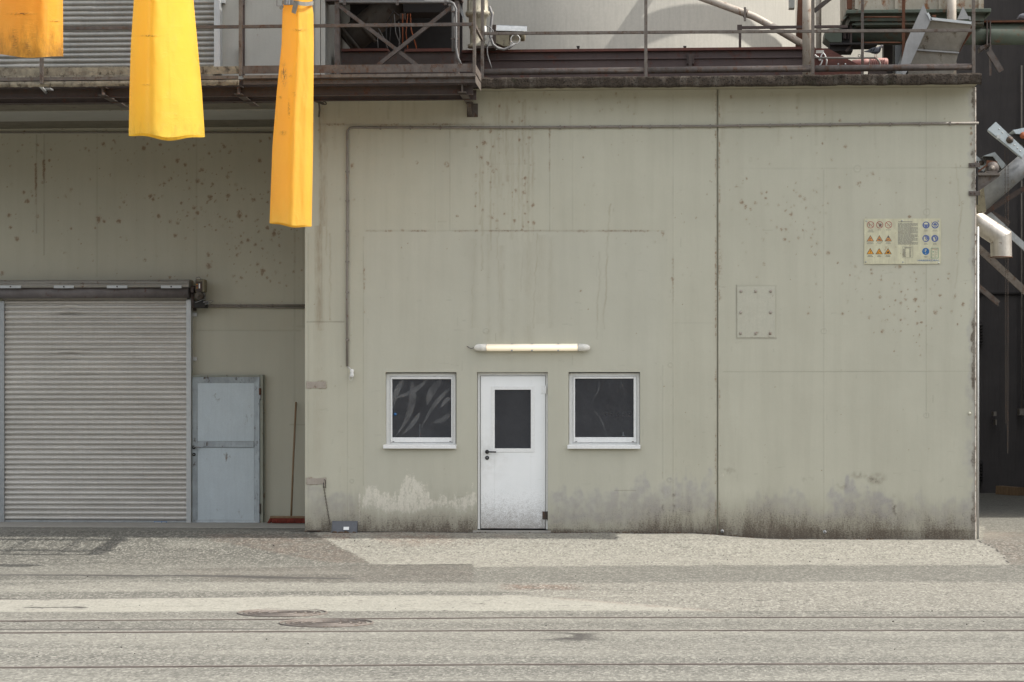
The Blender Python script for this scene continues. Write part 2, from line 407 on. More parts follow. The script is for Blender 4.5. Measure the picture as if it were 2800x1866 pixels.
def fabric(name, c, cdark, dirtamt=.2, trans=.42):
    n = NT(name)
    n.t.nodes.remove(n.bs)
    n.bs = n.n('ShaderNodeBsdfPrincipled')
    dirt, seam, scar, ink = n.attr('stain')
    col = n.mix(n.ramp(n.noise(2, 3, .5), .3, .7), tuple(.55 * a_ + .45 * b_ for a_, b_ in zip(c, cdark)), c)
    col = n.mix(n.ramp(n.noise(60, 3, .7), .4, .75, 0, .12), col, cdark)
    dm = n.ramp(n.math('ADD', n.noise(7, 6, .7, (1.4, 1, .55), 3), n.math('MULTIPLY', dirt, .55)), .58, .98)
    col = n.mix(n.math('MULTIPLY', dm, n.ramp(dirt, .03, .3, 0, .75)), col, (.13, .06, .022))
    col = n.mix(n.math('MULTIPLY', seam, .3), col, cdark)
    col = n.mix(n.math('MULTIPLY', scar, n.ramp(n.noise(45, 4, .7, (.5, 1, 2)), .42, .6)), col, (.06, .035, .02))
    col = n.mix(n.math('MULTIPLY', ink, n.ramp(n.noise(30, 5, .8, (1, 1, .6), 6), .45, .55)), col, (.06, .07, .085))
    n.l(col, n.bs.inputs['Base Color'])
    n.bs.inputs['Roughness'].default_value = .42
    n.bs.inputs['Specular IOR Level'].default_value = .4
    b = n.n('ShaderNodeBump'); b.inputs['Strength'].default_value = .6; b.inputs['Distance'].default_value = .014
    n.l(n.math('ADD', n.math('ADD', n.math('ADD', n.noise(5, 5, .6, (1, 1, .5)), n.math('MULTIPLY', n.ramp(n.math('ABSOLUTE', n.math('SUBTRACT', n.noise(4, 3, .6, (.5, 1, 2.6), 31), .5)), .0, .025, 1, 0), .16)), n.math('MULTIPLY', seam, .35)), n.math('MULTIPLY', scar, .5)), b.inputs['Height'])
    n.l(b.outputs[0], n.bs.inputs['Normal'])
    tl = n.n('ShaderNodeBsdfTranslucent'); n.l(col, tl.inputs[0])
    mx = n.n('ShaderNodeMixShader'); mx.inputs[0].default_value = trans
    n.l(n.bs.outputs[0], mx.inputs[1]); n.l(tl.outputs[0], mx.inputs[2]); n.l(mx.outputs[0], n.out.inputs[0])
    return n.m
M['fab_yellow'] = fabric('yellow_tarpaulin', (.985, .69, .095), (.98, .60, .07), trans=.5)
M['fab_orange'] = fabric('orange_tarpaulin', (.97, .52, .07), (.93, .42, .05), trans=.5)
M['fab_amber'] = fabric('amber_tarpaulin', (.98, .63, .10), (.95, .52, .065), trans=.5)

def lamp_mat():
    n = NT('lit_diffuser')
    sep = n.n('ShaderNodeSeparateXYZ'); n.l(n.n('ShaderNodeTexCoord').outputs['Object'], sep.inputs[0])
    n.set((.80, .76, .66), .35)
    n.bs.inputs['Emission Color'].default_value = (1.0, .80, .52, 1)
    n.l(n.ramp(n.math('ABSOLUTE', sep.outputs[2]), .045, .0, .14, .48), n.bs.inputs['Emission Strength'])
    return n.m
M['lamp'] = lamp_mat()
M['lampend'] = flat('clear_end_cap', (.78, .76, .70), .25)

# ---------------------------------------------------------------- mesh helpers
WORG = {}
class MB:
    def __init__(s): s.v = []; s.f = []; s.mi = []; s.m = 0; s.sm = []
    def add(s, vs, fs, smooth=False):
        b = len(s.v); s.v += [tuple(v) for v in vs]
        for f in fs: s.f.append(tuple(i + b for i in f)); s.mi.append(s.m); s.sm.append(smooth)
        return s
    def box(s, x0, x1, y0, y1, z0, z1):
        x0, x1 = sorted((x0, x1)); y0, y1 = sorted((y0, y1)); z0, z1 = sorted((z0, z1))
        return s.add([(x0, y0, z0), (x1, y0, z0), (x1, y1, z0), (x0, y1, z0), (x0, y0, z1), (x1, y0, z1), (x1, y1, z1), (x0, y1, z1)],
                     [(0, 3, 2, 1), (4, 5, 6, 7), (0, 1, 5, 4), (1, 2, 6, 5), (2, 3, 7, 6), (3, 0, 4, 7)])
    def pbox(s, p0, p1, r0, r1, Y, depth):
        """box whose front face covers photo columns p0..p1 and rows r0..r1 on the plane y=Y"""
        a = P(p0, (r0 + r1) / 2, Y); b = P(p1, (r0 + r1) / 2, Y); c = P((p0 + p1) / 2, r0, Y); d = P((p0 + p1) / 2, r1, Y)
        return s.box(a.x, b.x, Y, Y + depth, d.z, c.z)
    def bar(s, a, b, w, h, up=(0, 0, 1)):
        a, b = Vector(a), Vector(b); d = (b - a).normalized(); u = Vector(up)
        if abs(d.dot(u)) > .95: u = Vector((0, 1, 0))
        sx = d.cross(u).normalized() * (w / 2); sz = sx.cross(d).normalized() * (h / 2)
        vs = [a - sx - sz, a + sx - sz, a + sx + sz, a - sx + sz, b - sx - sz, b + sx - sz, b + sx + sz, b - sx + sz]
        return s.add(vs, [(3, 2, 1, 0), (4, 5, 6, 7), (0, 1, 5, 4), (1, 2, 6, 5), (2, 3, 7, 6), (3, 0, 4, 7)])
    def tube(s, pts, r, n=10, caps=True):
        pts = [Vector(p) for p in pts]; k = len(pts)
        rs = r if isinstance(r, (list, tuple)) else [r] * k
        prev = None; vs = []
        for i, p in enumerate(pts):
            t = (pts[min(i + 1, k - 1)] - pts[max(i - 1, 0)]).normalized()
            if prev is None:
                u = t.cross(Vector((0, 0, 1)))
                if u.length < .05: u = t.cross(Vector((0, 1, 0)))
            else: u = prev - t * prev.dot(t)
            u.normalize(); v = t.cross(u); prev = u
            for j in range(n):
                an = 2 * math.pi * j / n; vs.append(p + (u * math.cos(an) + v * math.sin(an)) * rs[i])
        fs = [(i * n + j, i * n + (j + 1) % n, (i + 1) * n + (j + 1) % n, (i + 1) * n + j) for i in range(k - 1) for j in range(n)]
        s.add(vs, fs, True)
        if caps:
            b = len(s.v) - len(vs)
            s.f.append(tuple(b + j for j in reversed(range(n)))); s.mi.append(s.m); s.sm.append(False)
            s.f.append(tuple(b + (k - 1) * n + j for j in range(n))); s.mi.append(s.m); s.sm.append(False)
        return s
    def prism(s, poly, off):
        """extrude a planar polygon (3D points) by the vector off"""
        k = len(poly); off = Vector(off); a = [Vector(p) for p in poly]; b = [p + off for p in a]
        fs = [tuple(range(k)), tuple(reversed(range(k, 2 * k)))] + [(i, k + i, k + (i + 1) % k, (i + 1) % k) for i in range(k)]
        return s.add(a + b, fs)
    def pprism(s, pr, Y, depth):
        """prism whose front face is a photo polygon [(px,row)...] on the plane y=Y"""
        return s.prism([P(a, b, Y) for a, b in pr], (0, depth, 0))
    def lathe(s, c, axis, prof, n=20, smooth=True):
        """prof: list of (distance along axis, radius)"""
        c = Vector(c); ax = Vector(axis).normalized(); u = ax.cross(Vector((0, 0, 1)))
        if u.length < .05: u = Vector((1, 0, 0))
        u.normalize(); v = ax.cross(u); vs = []
        for d, r in prof:
            for j in range(n):
                an = 2 * math.pi * j / n; vs.append(c + ax * d + (u * math.cos(an) + v * math.sin(an)) * r)
        k = len(prof)
        fs = [(i * n + j, i * n + (j + 1) % n, (i + 1) * n + (j + 1) % n, (i + 1) * n + j) for i in range(k - 1) for j in range(n)]
        fs += [tuple(reversed(range(n))), tuple((k - 1) * n + j for j in range(n))]
        return s.add(vs, fs, smooth)
    def ring(s, c, axis, R0, r, n=20, m=6):
        c = Vector(c); ax = Vector(axis).normalized(); u = ax.cross(Vector((0, 0, 1)))
        if u.length < .05: u = Vector((1, 0, 0))
        u.normalize(); v = ax.cross(u); vs = []
        for i in range(n):
            a = 2 * math.pi * i / n; o = u * math.cos(a) + v * math.sin(a)
            for j in range(m):
                b = 2 * math.pi * j / m; vs.append(c + o * (R0 + r * math.cos(b)) + ax * (r * math.sin(b)))
        fs = [(i * m + j, i * m + (j + 1) % m, ((i + 1) % n) * m + (j + 1) % m, ((i + 1) % n) * m + j) for i in range(n) for j in range(m)]
        return s.add(vs, fs, True)
    def build(s, name, mats, parent=None, label=None, bevel=0, solid=0):
        vs = np.array(s.v, dtype=float); c = (vs.min(0) + vs.max(0)) / 2
        me = bpy.data.meshes.new(name)
        me.from_pydata([tuple(v) for v in (vs - c)], [], s.f)
        for m in (mats if isinstance(mats, (list, tuple)) else [mats]): me.materials.append(m)
        me.polygons.foreach_set('material_index', s.mi); me.polygons.foreach_set('use_smooth', s.sm)
        import bmesh as _b
        bm = _b.new(); bm.from_mesh(me); _b.ops.recalc_face_normals(bm, faces=bm.faces); bm.to_mesh(me); bm.free()
        me.update()
        o = bpy.data.objects.new(name, me); COL.objects.link(o)
        put(o, Vector(c), parent)
        if label: o['label'] = label
        if bevel:
            b = o.modifiers.new('soft_edges', 'BEVEL'); b.width = bevel; b.segments = 2; b.limit_method = 'ANGLE'; b.angle_limit = R(40)
        return o
def put(o, world, parent=None):
    WORG[o.name] = Vector(world)
    if parent is not None:
        o.parent = parent; o.location = Vector(world) - WORG[parent.name]
    else: o.location = world
def tag(o, label, cat, group=None):
    o['label'] = label; o['category'] = cat
    if group: o['group'] = group
    return o
def thing(name, loc, label, cat, group=None):
    o = bpy.data.objects.new(name, None); COL.objects.link(o); o.empty_display_size = .2
    put(o, loc); return tag(o, label, cat, group)
def struct(o): o['kind'] = 'structure'; return o
def stuff(o): o['kind'] = 'stuff'; return o
def repeat(src, world, parent, rot=None):
    c = src.copy(); COL.objects.link(c); put(c, world, parent)
    if rot is not None: c.rotation_euler = rot
    return c

# ---------------------------------------------------------------- dense sheets carrying stain layers
def sheet(name, co, nx, ny, mats, layers, parent=None, keep=None, extra=None, smooth=True):
    """grid mesh from an (nx*ny,3) array; layers = {name: (N,4)}; keep = bool per quad"""
    i, j = np.meshgrid(np.arange(nx - 1), np.arange(ny - 1), indexing='ij')
    a = (i * ny + j).ravel()
    q = np.stack([a, a + ny, a + ny + 1, a + 1], 1)
    if keep is not None: q = q[keep.ravel()]
    if extra is not None:
        ev, ef = extra
        q = np.vstack([q, np.array(ef) + len(co)])
        co = np.vstack([co, np.array(ev)])
    c = (co.min(0) + co.max(0)) / 2
    me = bpy.data.meshes.new(name)
    me.vertices.add(len(co)); me.vertices.foreach_set('co', (co - c).astype(np.float32).ravel())
    me.loops.add(q.size); me.loops.foreach_set('vertex_index', q.astype(np.int32).ravel())
    me.polygons.add(len(q)); me.polygons.foreach_set('loop_start', np.arange(0, q.size, 4, dtype=np.int32))
    me.update(calc_edges=True)
    me.polygons.foreach_set('use_smooth', np.full(len(q), smooth))
    for k, v in layers.items():
        at = me.attributes.new(k, 'FLOAT_COLOR', 'POINT')
        full = np.zeros((len(co), 4), np.float32); full[:len(v)] = v
        at.data.foreach_set('color', full.ravel())
    for m in mats: me.materials.append(m)
    me.validate()
    o = bpy.data.objects.new(name, me); COL.objects.link(o)
    put(o, Vector(c), parent)
    return o

def axis(breaks, step):
    out = []
    for a, b in zip(breaks[:-1], breaks[1:]):
        k = max(1, int(round((b - a) / step))); out += list(np.linspace(a, b, k, endpoint=False))
    return np.array(out + [breaks[-1]])

# ---------------------------------------------------------------- ground
gx = np.concatenate([[-500, -200, -80, -40, -22, -14], np.arange(-9.4, 8.8, .035), [10, 12, 15, 20, 30, 60, 200, 500]])
gy = np.concatenate([[-500, -200, -80, -40, -26], np.arange(-19.2, -3.6, .06), np.arange(-3.6, 3.0, .03), np.arange(3.0, 17, .25), [20, 30, 60, 200, 500]])
GX, GYY = np.meshgrid(gx, gy, indexing='ij')
Zg = gz(GX, GYY)
Zg = Zg + (fbm(GX * 1.6, GYY * 1.6, 5, 3) - .5) * np.interp(GYY, [-6.5, -4.5, .2, .8], [.003, .016, .014, .003])
ok = (GYY - CAM.y) > 4
px, rw = project(GX, np.where(ok, GYY, 0), gz(GX, np.where(ok, GYY, 0)))
# wobble in picture units, tied to the ground position
wx = (fbm(GX * 2.2, GYY * 1.3, 21, 4) - .5)
wy = (fbm(GX * 1.1 + 7, GYY * 2.0, 33, 4) - .5)
ed = fbm(GX * 9, GYY * 6, 43, 3) - .5
def edge(v, wd):           # 0 below, 1 above
    return np.clip(v / wd + .5, 0, 1)
def row_band(r0, r1, w0=3, w1=3, wob=4):
    """rows r0..r1 (either numbers or (pxlist,rowlist))"""
    f = lambda r: np.interp(px, r[0], r[1]) if isinstance(r, tuple) else r
    return edge(rw - f(r0) + wy * wob + ed * wob * .6, w0) * edge(f(r1) - rw + wx * wob + ed * wob * .6, w1)
light = np.full(GX.shape, .40); dark = np.zeros(GX.shape); red = np.zeros(GX.shape)
grain = np.full(GX.shape, .45); wet = np.zeros(GX.shape)
def lay(cur, mask, v): return cur * (1 - mask) + v * mask
# far yard behind, left apron, worn brownish wedge
m = edge(1462 - rw, 4) * edge(px - 2600, 30)
light = lay(light, m, .40); grain = lay(grain, m, .15)
m = row_band(1452, 1545, 4, 6) * edge(900 - px, 200)
light = lay(light, m, .27); grain = lay(grain, m, .45)
m = row_band(1462, ([0, 620, 900, 1300], [1462, 1485, 1540, 1544]), 4, 5) * edge(px - 560 + wx * 60 - (rw - 1470) * 1.4, 30) * edge(1050 - px, 20)
light = lay(light, m, .22); grain = lay(grain, m, .12); red = lay(red, m, .35)
m = row_band(1478, 1498, 8, 8) * edge(px - 450 + wx * 80, 30) * edge(610 - px + wx * 80, 60)
light = lay(light, m * .8, .55)
# pale exposed-aggregate apron in front of the wall
pl = edge(px - np.interp(rw, [1455, 1545], [856, 1016]) + wx * 14 + ed * 8, 5)
pr = edge(np.interp(rw, [1455, 1480, 1500, 1545], [2690, 2682, 2722, 2765]) - px + wx * 10 + ed * 10, 4)
m = row_band(1440, ([900, 1010, 1285, 1300, 1700, 2800], [1546, 1546, 1544, 1552, 1547, 1545]), 2, 4) * pl * pr
apron = m
light = lay(light, m, .80); grain = lay(grain, m, .95); red = lay(red, m, .06)
m2 = m * edge(1492 - rw + wy * 10, 14) * edge(px - 890, 40) * edge(1250 - px, 200) * edge(fbm(GX * 3, GYY * 3, 3) - .45, .2)
red = lay(red, m2, .55)
# dark crack between the apron and the right-hand yard
crk = np.exp(-((px - np.interp(rw, [1470, 1484, 1500, 1545], [2672, 2680, 2722, 2768]) + wx * 12 + ed * 12) / 3.0) ** 2) * edge(rw - 1472, 3) * edge(1548 - rw, 3)
dark = np.maximum(dark, crk * .95)
crk = np.exp(-((px - np.interp(rw, [1455, 1545], [856, 1016]) + wx * 14 + ed * 8) / 2.6) ** 2) * row_band(1458, 1546, 2, 2)
dark = np.maximum(dark, crk * .45)
m = edge(px - 2690, 10) * row_band(1455, 1545) * (1 - pr)
light = lay(light, m, .33); grain = lay(grain, m, .15); red = lay(red, m, .3)
m = np.exp(-(((px - 2715) / 45) ** 2 + ((rw - 1463) / 9) ** 2)); light = lay(light, m * .8, .75); red = lay(red, m, .4)
# dark rectangular tarmac repair
m = row_band(([560, 1000, 1290], [1556, 1545, 1543]), 1592, 2, 4, 2) * edge(px - 480 + (1560 - rw) * 3, 60) * edge(1291 - px + ed * 6, 3)
light = lay(light, m, .21); grain = lay(grain, m, .12); red = lay(red, m, .12)
m = row_band(([900, 1010], [1545, 1545]), 1550, 2, 2, 2) * edge(px - 900, 60) * edge(1292 - px, 3)
dark = np.maximum(dark, m * .32)
m = np.exp(-((px - 1291 + ed * 5) / 2.2) ** 2) * row_band(1543, 1580); dark = np.maximum(dark, m * .6)
# grey worn strip to the right of it
m = row_band(([1290, 1700, 2800], [1552, 1548, 1548]), ([1290, 2000, 2800], [1594, 1594, 1590]), 4, 4, 3) * edge(px - 1292, 4)
light = lay(light, m, .36); grain = lay(grain, m, .22)
# far-left strip: pale gutter, black wet joint
m = row_band(1562, 1572, 4, 3, 3) * edge(1000 - px, 300); light = lay(light, m, .42); grain = lay(grain, m, .1)
jr = np.interp(px, [-400, 0, 500, 800, 980], [1570, 1573, 1574, 1580, 1583])
m = np.exp(-((rw - jr + wy * 2) / np.interp(px, [0, 500, 750, 980], [1.6, 2.2, 4.0, .6])) ** 2) * edge(990 - px, 40)
dark = np.maximum(dark, m * .95); wet = np.maximum(wet, m * .55)
m = row_band(1575, 1588, 2, 2, 2) * edge(620 - px, 250); light = lay(light, m, .22); grain = lay(grain, m, .3)
m = np.exp(-((rw - np.interp(px, [0, 300, 560], [1589, 1588, 1580])) / 1.6) ** 2) * edge(540 - px, 120); light = lay(light, m, .6)
# pale strip, grey strip, palest strip
m = row_band(([0, 160, 300, 1300, 2800], [1603, 1598, 1593, 1595, 1593]), ([0, 600, 1400], [1620, 1618, 1617]), 3, 3, 4) * edge(1500 - px, 200)
light = lay(light, m, .66); grain = lay(grain, m, .5)
m = row_band(([0, 700, 1300, 1500, 1600], [1621, 1618, 1618, 1621, 1630]), ([0, 500, 1000, 1400, 1600], [1640, 1634, 1629, 1627, 1632]), 3, 2.5, 3) * edge(1620 - px, 60)
light = lay(light, m, .30); grain = lay(grain, m, .5)
m = np.exp(-((rw - np.interp(px, [0, 500, 900], [1639.5, 1635, 1630])) / 1.7) ** 2) * edge(800 - px, 400); dark = np.maximum(dark, m * .6)
m = row_band(([1380, 1500, 2800], [1595, 1594, 1592]), ([1380, 1600, 2000, 2800], [1620, 1640, 1672, 1672]), 4, 4, 4) * edge(px - 1420, 120)
light = lay(light, m, .63); grain = lay(grain, m, .85); red = lay(red, m, .08)
m = row_band(1598, 1612, 5, 5, 5) * edge(px - 1380, 60) * edge(1570 - px + wx * 120, 90); red = lay(red, m, .8); light = lay(light, m, .3)
for rr, x0, x1 in ((1613, 1500, 1680), (1641, 1990, 2700), (1629, 2200, 2500)):
    dark = np.maximum(dark, np.exp(-((rw - rr + wy * 3) / 1.3) ** 2) * edge(px - x0, 40) * edge(x1 - px, 40) * .42)
m = row_band(([0, 500, 1000, 1400, 1600, 1960], [1641, 1635, 1630, 1628, 1640, 1671]), ([0, 300, 640, 1400, 1960], [1682, 1676, 1672, 1671, 1672]), 2.5, 3.5, 3) * edge(1975 - px, 20)
light = lay(light, m, .98); grain = lay(grain, m, .5); red = lay(red, m, 0)
m = np.exp(-((rw - np.interp(px, [1400, 1600, 1700, 1960], [1629, 1641, 1651, 1671]) + ed * 5) / 2.2) ** 2) * edge(px - 1500, 60) * edge(1975 - px, 20)
red = np.maximum(red, m * .5); dark = np.maximum(dark, m * .3)
m = np.exp(-((rw - np.interp(px, [640, 1400, 1900, 2040, 2800], [1671, 1672, 1672, 1673, 1673]) + ed * 4) / 2.0) ** 2) * edge(px - 600, 100)
dark = np.maximum(dark, m * np.where(px > 1960, .55, .38))
# main roadway with worn lanes
m = edge(rw - 1674, 3); light = lay(light, m * (1 - row_band(1500, 1672)), .59); grain = lay(grain, m, .55)
m = row_band(1674, 1690, 3, 3); light = lay(light, m * .8, .38)
m = row_band(1692, 1722, 3, 3) * edge(700 - px, 500); light = lay(light, m * .7, .40)
m = row_band(1760, 1812, 20, 20, 14) * edge(520 - px + wx * 200, 300); light = lay(light, m * .75, .34); grain = lay(grain, m, .75)
m = row_band(1728, 1754, 5, 10, 10) * np.exp(-((px - 1560) / 110) ** 2); m = m * np.clip(fbm(GX * 3, GYY * 2.2, 77) * 2.6 - .55, 0, 1); dark = np.maximum(dark, m * .75); light = lay(light, m, .30)
m = row_band(1819, 1828, 3, 5, 4) * np.exp(-((px - 1570) / 110) ** 2) * np.clip(fbm(GX * 3, GYY * 2.2, 78) * 2.6 - .5, 0, 1); dark = np.maximum(dark, m * .8)
m = np.exp(-((rw - np.interp(px, [0, 600, 1200], [1721.5, 1720.5, 1720])) / 2.2) ** 2) * edge(900 - px, 500); dark = np.maximum(dark, m * .8)
# sunk cover on the far left
m = np.exp(-((rw - np.interp(px, [40, 240], [1662.5, 1660.5]) + ed * 3) / 1.7) ** 2) * edge(px - 60, 20) * edge(240 - px, 6)
dark = np.maximum(dark, m * .9)
# dirt line at the wall foot
fy = np.abs(GYY + .03); m = np.exp(-(fy / .10) ** 2) * (GX > P(834, 1440, 0).x - .2) * (GX < P(2672, 1440, 0).x)
dark = np.maximum(dark, m * (.45 + .5 * fbm(GX * 2, GYY, 9)))
for a0, a1, r_ in ((1000, 1292, 1544), (1290, 2770, 1546.5)):
    m = np.exp(-((rw - r_ + ed * 4 + wy * 3) / 1.0) ** 2) * edge(px - a0, 20) * edge(a1 - px, 20); dark = np.maximum(dark, m * .30)
m = row_band(1462, 1474, 6, 8, 6) * edge(px - 880, 30) * edge(1420 - px, 200) * np.clip(fbm(GX * 3, GYY * 2, 88) * 3 - 1.1, 0, 1); red = np.maximum(red, m)
lr = np.random.RandomState(5)
for k in range(46):                                            # long faint wheel lines and hairline seams
    r0 = lr.uniform(1594, 1866); x0 = lr.uniform(-300, 2600); ln = lr.uniform(200, 1300); sl = lr.uniform(-.004, .004)
    m = np.exp(-((rw - r0 - (px - x0) * sl + wy * 4) / lr.uniform(.8, 1.6)) ** 2) * edge(px - x0, 120) * edge(x0 + ln - px, 160)
    if lr.rand() < .7: dark = np.maximum(dark, m * lr.uniform(.16, .40))
    else: light = lay(light, m * .5, .95)
for k in range(16):                                            # broad tyre-darkened lanes
    r0 = lr.uniform(1690, 1860); m = np.exp(-((rw - r0 + wy * 14) / lr.uniform(5, 12)) ** 2) * edge(px - lr.uniform(-600, 900), 700) * edge(lr.uniform(1500, 3400) - px, 700)
    light = lay(light, m * .6, lr.choice([.28, .38, .70]))
for k in range(60):                                            # small oil drips and spills
    p0, r0 = lr.uniform(0, 2800), lr.uniform(1550, 1860); m = np.exp(-(((px - p0) / lr.uniform(6, 34)) ** 2 + ((rw - r0 + wy * 3) / lr.uniform(1.2, 3.2)) ** 2)); dark = np.maximum(dark, m * lr.uniform(.15, .5))
cra = (np.abs(fbm(GX * .9, GYY * .9, 71, 4) - .5) < .0035) & (fbm(GX * .35, GYY * .35, 72, 2) > .46)
dark = np.maximum(dark, cra * .62 * (1 - .6 * apron))
for rr, a0, a1, st in ((1546, 1300, 2740, .42), (1594, 1290, 2800, .34), (1592, 300, 1290, .3), (1559, 600, 1290, .28), (1673, 1950, 2800, .5), (1545, 1000, 1292, .5)):
    m = np.exp(-((rw - rr + wy * 4 + ed * 3) / 1.3) ** 2) * edge(px - a0, 60) * edge(a1 - px, 60) * np.clip(fbm(GX * .8, GYY * .8, rr) * 3 - .9, 0, 1); dark = np.maximum(dark, m * st * 1.3)
light = np.clip(light, 0, 1) ** 1.22
L1 = np.stack([light, dark, red, grain], -1).reshape(-1, 4); L2 = np.stack([wet, wet * 0, wet * 0, wet * 0 + 1], -1).reshape(-1, 4)
co = np.stack([GX, GYY, Zg], -1).reshape(-1, 3)
ground = struct(sheet('ground', co, len(gx), len(gy), [M['ground']], {'tone': L1, 'stain': L2}))

# ---------------------------------------------------------------- walls
SPOT = np.random.RandomState(11)
class Paint:
    """stain layers of a wall on the plane y=Y, addressed in photo columns and rows"""
    def __init__(s, xs, zs, Y):
        s.xs, s.zs, s.Y = xs, zs, Y
        s.X, s.Z = np.meshgrid(xs, zs, indexing='ij')
        s.px, s.rw = project(s.X, np.full(s.X.shape, Y), s.Z)
        z = lambda: np.zeros(s.X.shape)
        s.rust, s.dirt, s.seam, s.bare, s.tone, s.streak, s.relief, s.cool = [z() for _ in range(8)]
        s.n1 = fbm(s.X * 3, s.Z * 3, 91, 4) - .5
        s.n3 = fbm(s.X * 8, s.Z * 1.5, 95, 4) - .5
        s.n2 = fbm(s.X * 14, s.Z * 14, 92, 3) - .5
    def win(s, p0, p1, r0, r1):
        a = P(p0, r0, s.Y); b = P(p1, r1, s.Y)
        i0, i1 = np.searchsorted(s.xs, [a.x, b.x]); j0, j1 = np.searchsorted(s.zs, [b.z, a.z])
        return slice(max(i0, 0), i1 + 1), slice(max(j0, 0), j1 + 1)
    def spot(s, p, r, rad, st, ring=0, drip=0, sq=1.15):
        rad *= .72
        w = s.win(p - rad * 3, p + rad * 3, r - rad * 3, r + rad * 3 + drip)
        dx = (s.px[w] - p) / rad; dy = (s.rw[w] - r) / (rad * sq)
        d = np.sqrt(dx * dx + dy * dy) * (1 + s.n2[w] * .9)
        v = np.exp(-(d * 1.0) ** 2) * st
        if ring: v = np.maximum(v * .35, np.exp(-((d - .85) / .28) ** 2) * st * ring)
        if drip: v = np.maximum(v, np.exp(-(dx * 2.4) ** 2) * np.clip(1 - (s.rw[w] - r) / drip, 0, 1) * (s.rw[w] > r) * st * .6)
        s.rust[w] = np.maximum(s.rust[w], v)
    def hline(s, r, p0, p1, st=.5, wd=1.6, br=.5, r2=None, layer='seam'):
        r2 = r if r2 is None else r2
        w = s.win(p0, p1, min(r, r2) - 8, max(r, r2) + 8); L = getattr(s, layer)
        rr = r + (r2 - r) * (s.px[w] - p0) / max(1, p1 - p0)
        k = 1 - br + br * np.clip((fbm(s.px[w] / 60, s.rw[w] / 900, int(r), 3) - .35) * 4, 0, 1)
        L[w] = np.maximum(L[w], np.exp(-((s.rw[w] - rr) / wd) ** 2) * st * k)
    def vline(s, p, r0, r1, st=.5, wd=1.6, br=.5, layer='seam', wob=0, p2=None):
        p2 = p if p2 is None else p2
        w = s.win(min(p, p2) - 12 - wob, max(p, p2) + 12 + wob, r0, r1); L = getattr(s, layer)
        pp = p + (p2 - p) * (s.rw[w] - r0) / max(1, r1 - r0) + wob * (fbm(s.rw[w] / 22, s.px[w] * 0, int(p), 4) - .5) * 2
        k = 1 - br + br * np.clip((fbm(s.rw[w] / 45, s.px[w] / 900, int(p) + 3, 3) - .35) * 4, 0, 1)
        L[w] = np.maximum(L[w], np.exp(-((s.px[w] - pp) / wd) ** 2) * st * k)
    def layers(s):
        q = lambda *a: np.clip(np.stack(a, -1), 0, 1.5).reshape(-1, 4)
        return {'stain': q(s.rust, s.dirt, s.seam, s.bare), 'tone': q(s.tone, s.streak, s.relief, s.cool)}

XL, XR = P(834, 900, 0).x, P(2666, 900, 0).x
ZSOF = P(1950, 245, 0).z
OPEN = [(1054, 1248, 1018.5, 1216), (1304, 1498, 1018.5, 1475), (1554.5, 1750, 1018.5, 1216)]
def orect(o):
    a = P(o[0], (o[2] + o[3]) / 2, 0); b = P(o[1], (o[2] + o[3]) / 2, 0); c = P((o[0] + o[1]) / 2, o[2], 0); d = P((o[0] + o[1]) / 2, o[3], 0)
    return a.x, b.x, d.z, c.z
RECT = [orect(o) for o in OPEN]
ztop = RECT[0][3]; zsill = RECT[0][2]
RECT = [(a, b, (zsill if i != 1 else -.02), ztop) for i, (a, b, c, d) in enumerate(RECT)]
JX = P(1962, 900, 0).x
xs = axis([XL] + sorted(sum([[a, b] for a, b, _, _ in RECT], []) + [JX - .011, JX + .011]) + [XR], .0125)
zs = axis([-.3, -.02, zsill, ztop, ZSOF], .0125)
W = Paint(xs, zs, 0.0)
rnd = SPOT.rand
# board joints of the formwork
W.hline(340, 870, 1340, .28, 2, .6); W.hline(632, 1000, 1815, .5, 1.6, .7); W.hline(881, 838, 940, .7, 1.6, .4)
W.hline(884, 1840, 1960, .18); W.hline(462, 2020, 2655, .45, 1.4, .7, 459); W.hline(1018, 1975, 2655, .42, 1.3, .4, 1016)
W.hline(307, 1990, 2330, .16); W.hline(449, 1330, 1440, .2, 1.2); W.hline(1342, 1680, 1735, .6, 1.2, .3)
for p, a, b, st in ((1840, 260, 1420, .28), (2252, 465, 1430, .34), (2533, 230, 1140, .34), (994, 650, 1330, .34), (1230, 345, 632, .45), (1503, 345, 632, .40),
                    (1566, 350, 632, .15), (1190, 340, 640, .12), (950, 1000, 1440, .26), (1812, 1000, 1310, .22), (955, 350, 1000, .2), (880, 265, 870, .25), (1446, 400, 640, .14), (843, 640, 1440, .35)):
    W.vline(p, a, b, st, 1.35, .6)
    W.vline(p + 1.5, a, b, .5, 2.2, .5, 'relief')
for k in range(26):                                           # rust along the big joint
    W.spot(1010 + rnd() * 800, 632 + rnd() * 4 - 1, 3 + rnd() * 6, .25 + rnd() * .4, sq=.6)
W.hline(632, 1000, 1812, .35, 3.5, .9, layer='rust')
W.vline(996, 650, 860, .5, 3, .95, 'rust'); W.spot(1812, 637, 8, .6, drip=25)
W.hline(341, 880, 1340, .35, 5, .9, layer='rust')
W.vline(1503, 350, 470, .55, 3.5, .8, 'rust'); W.vline(1840, 640, 960, .3, 3.5, .9, 'rust'); W.spot(1840, 762, 9, .5)
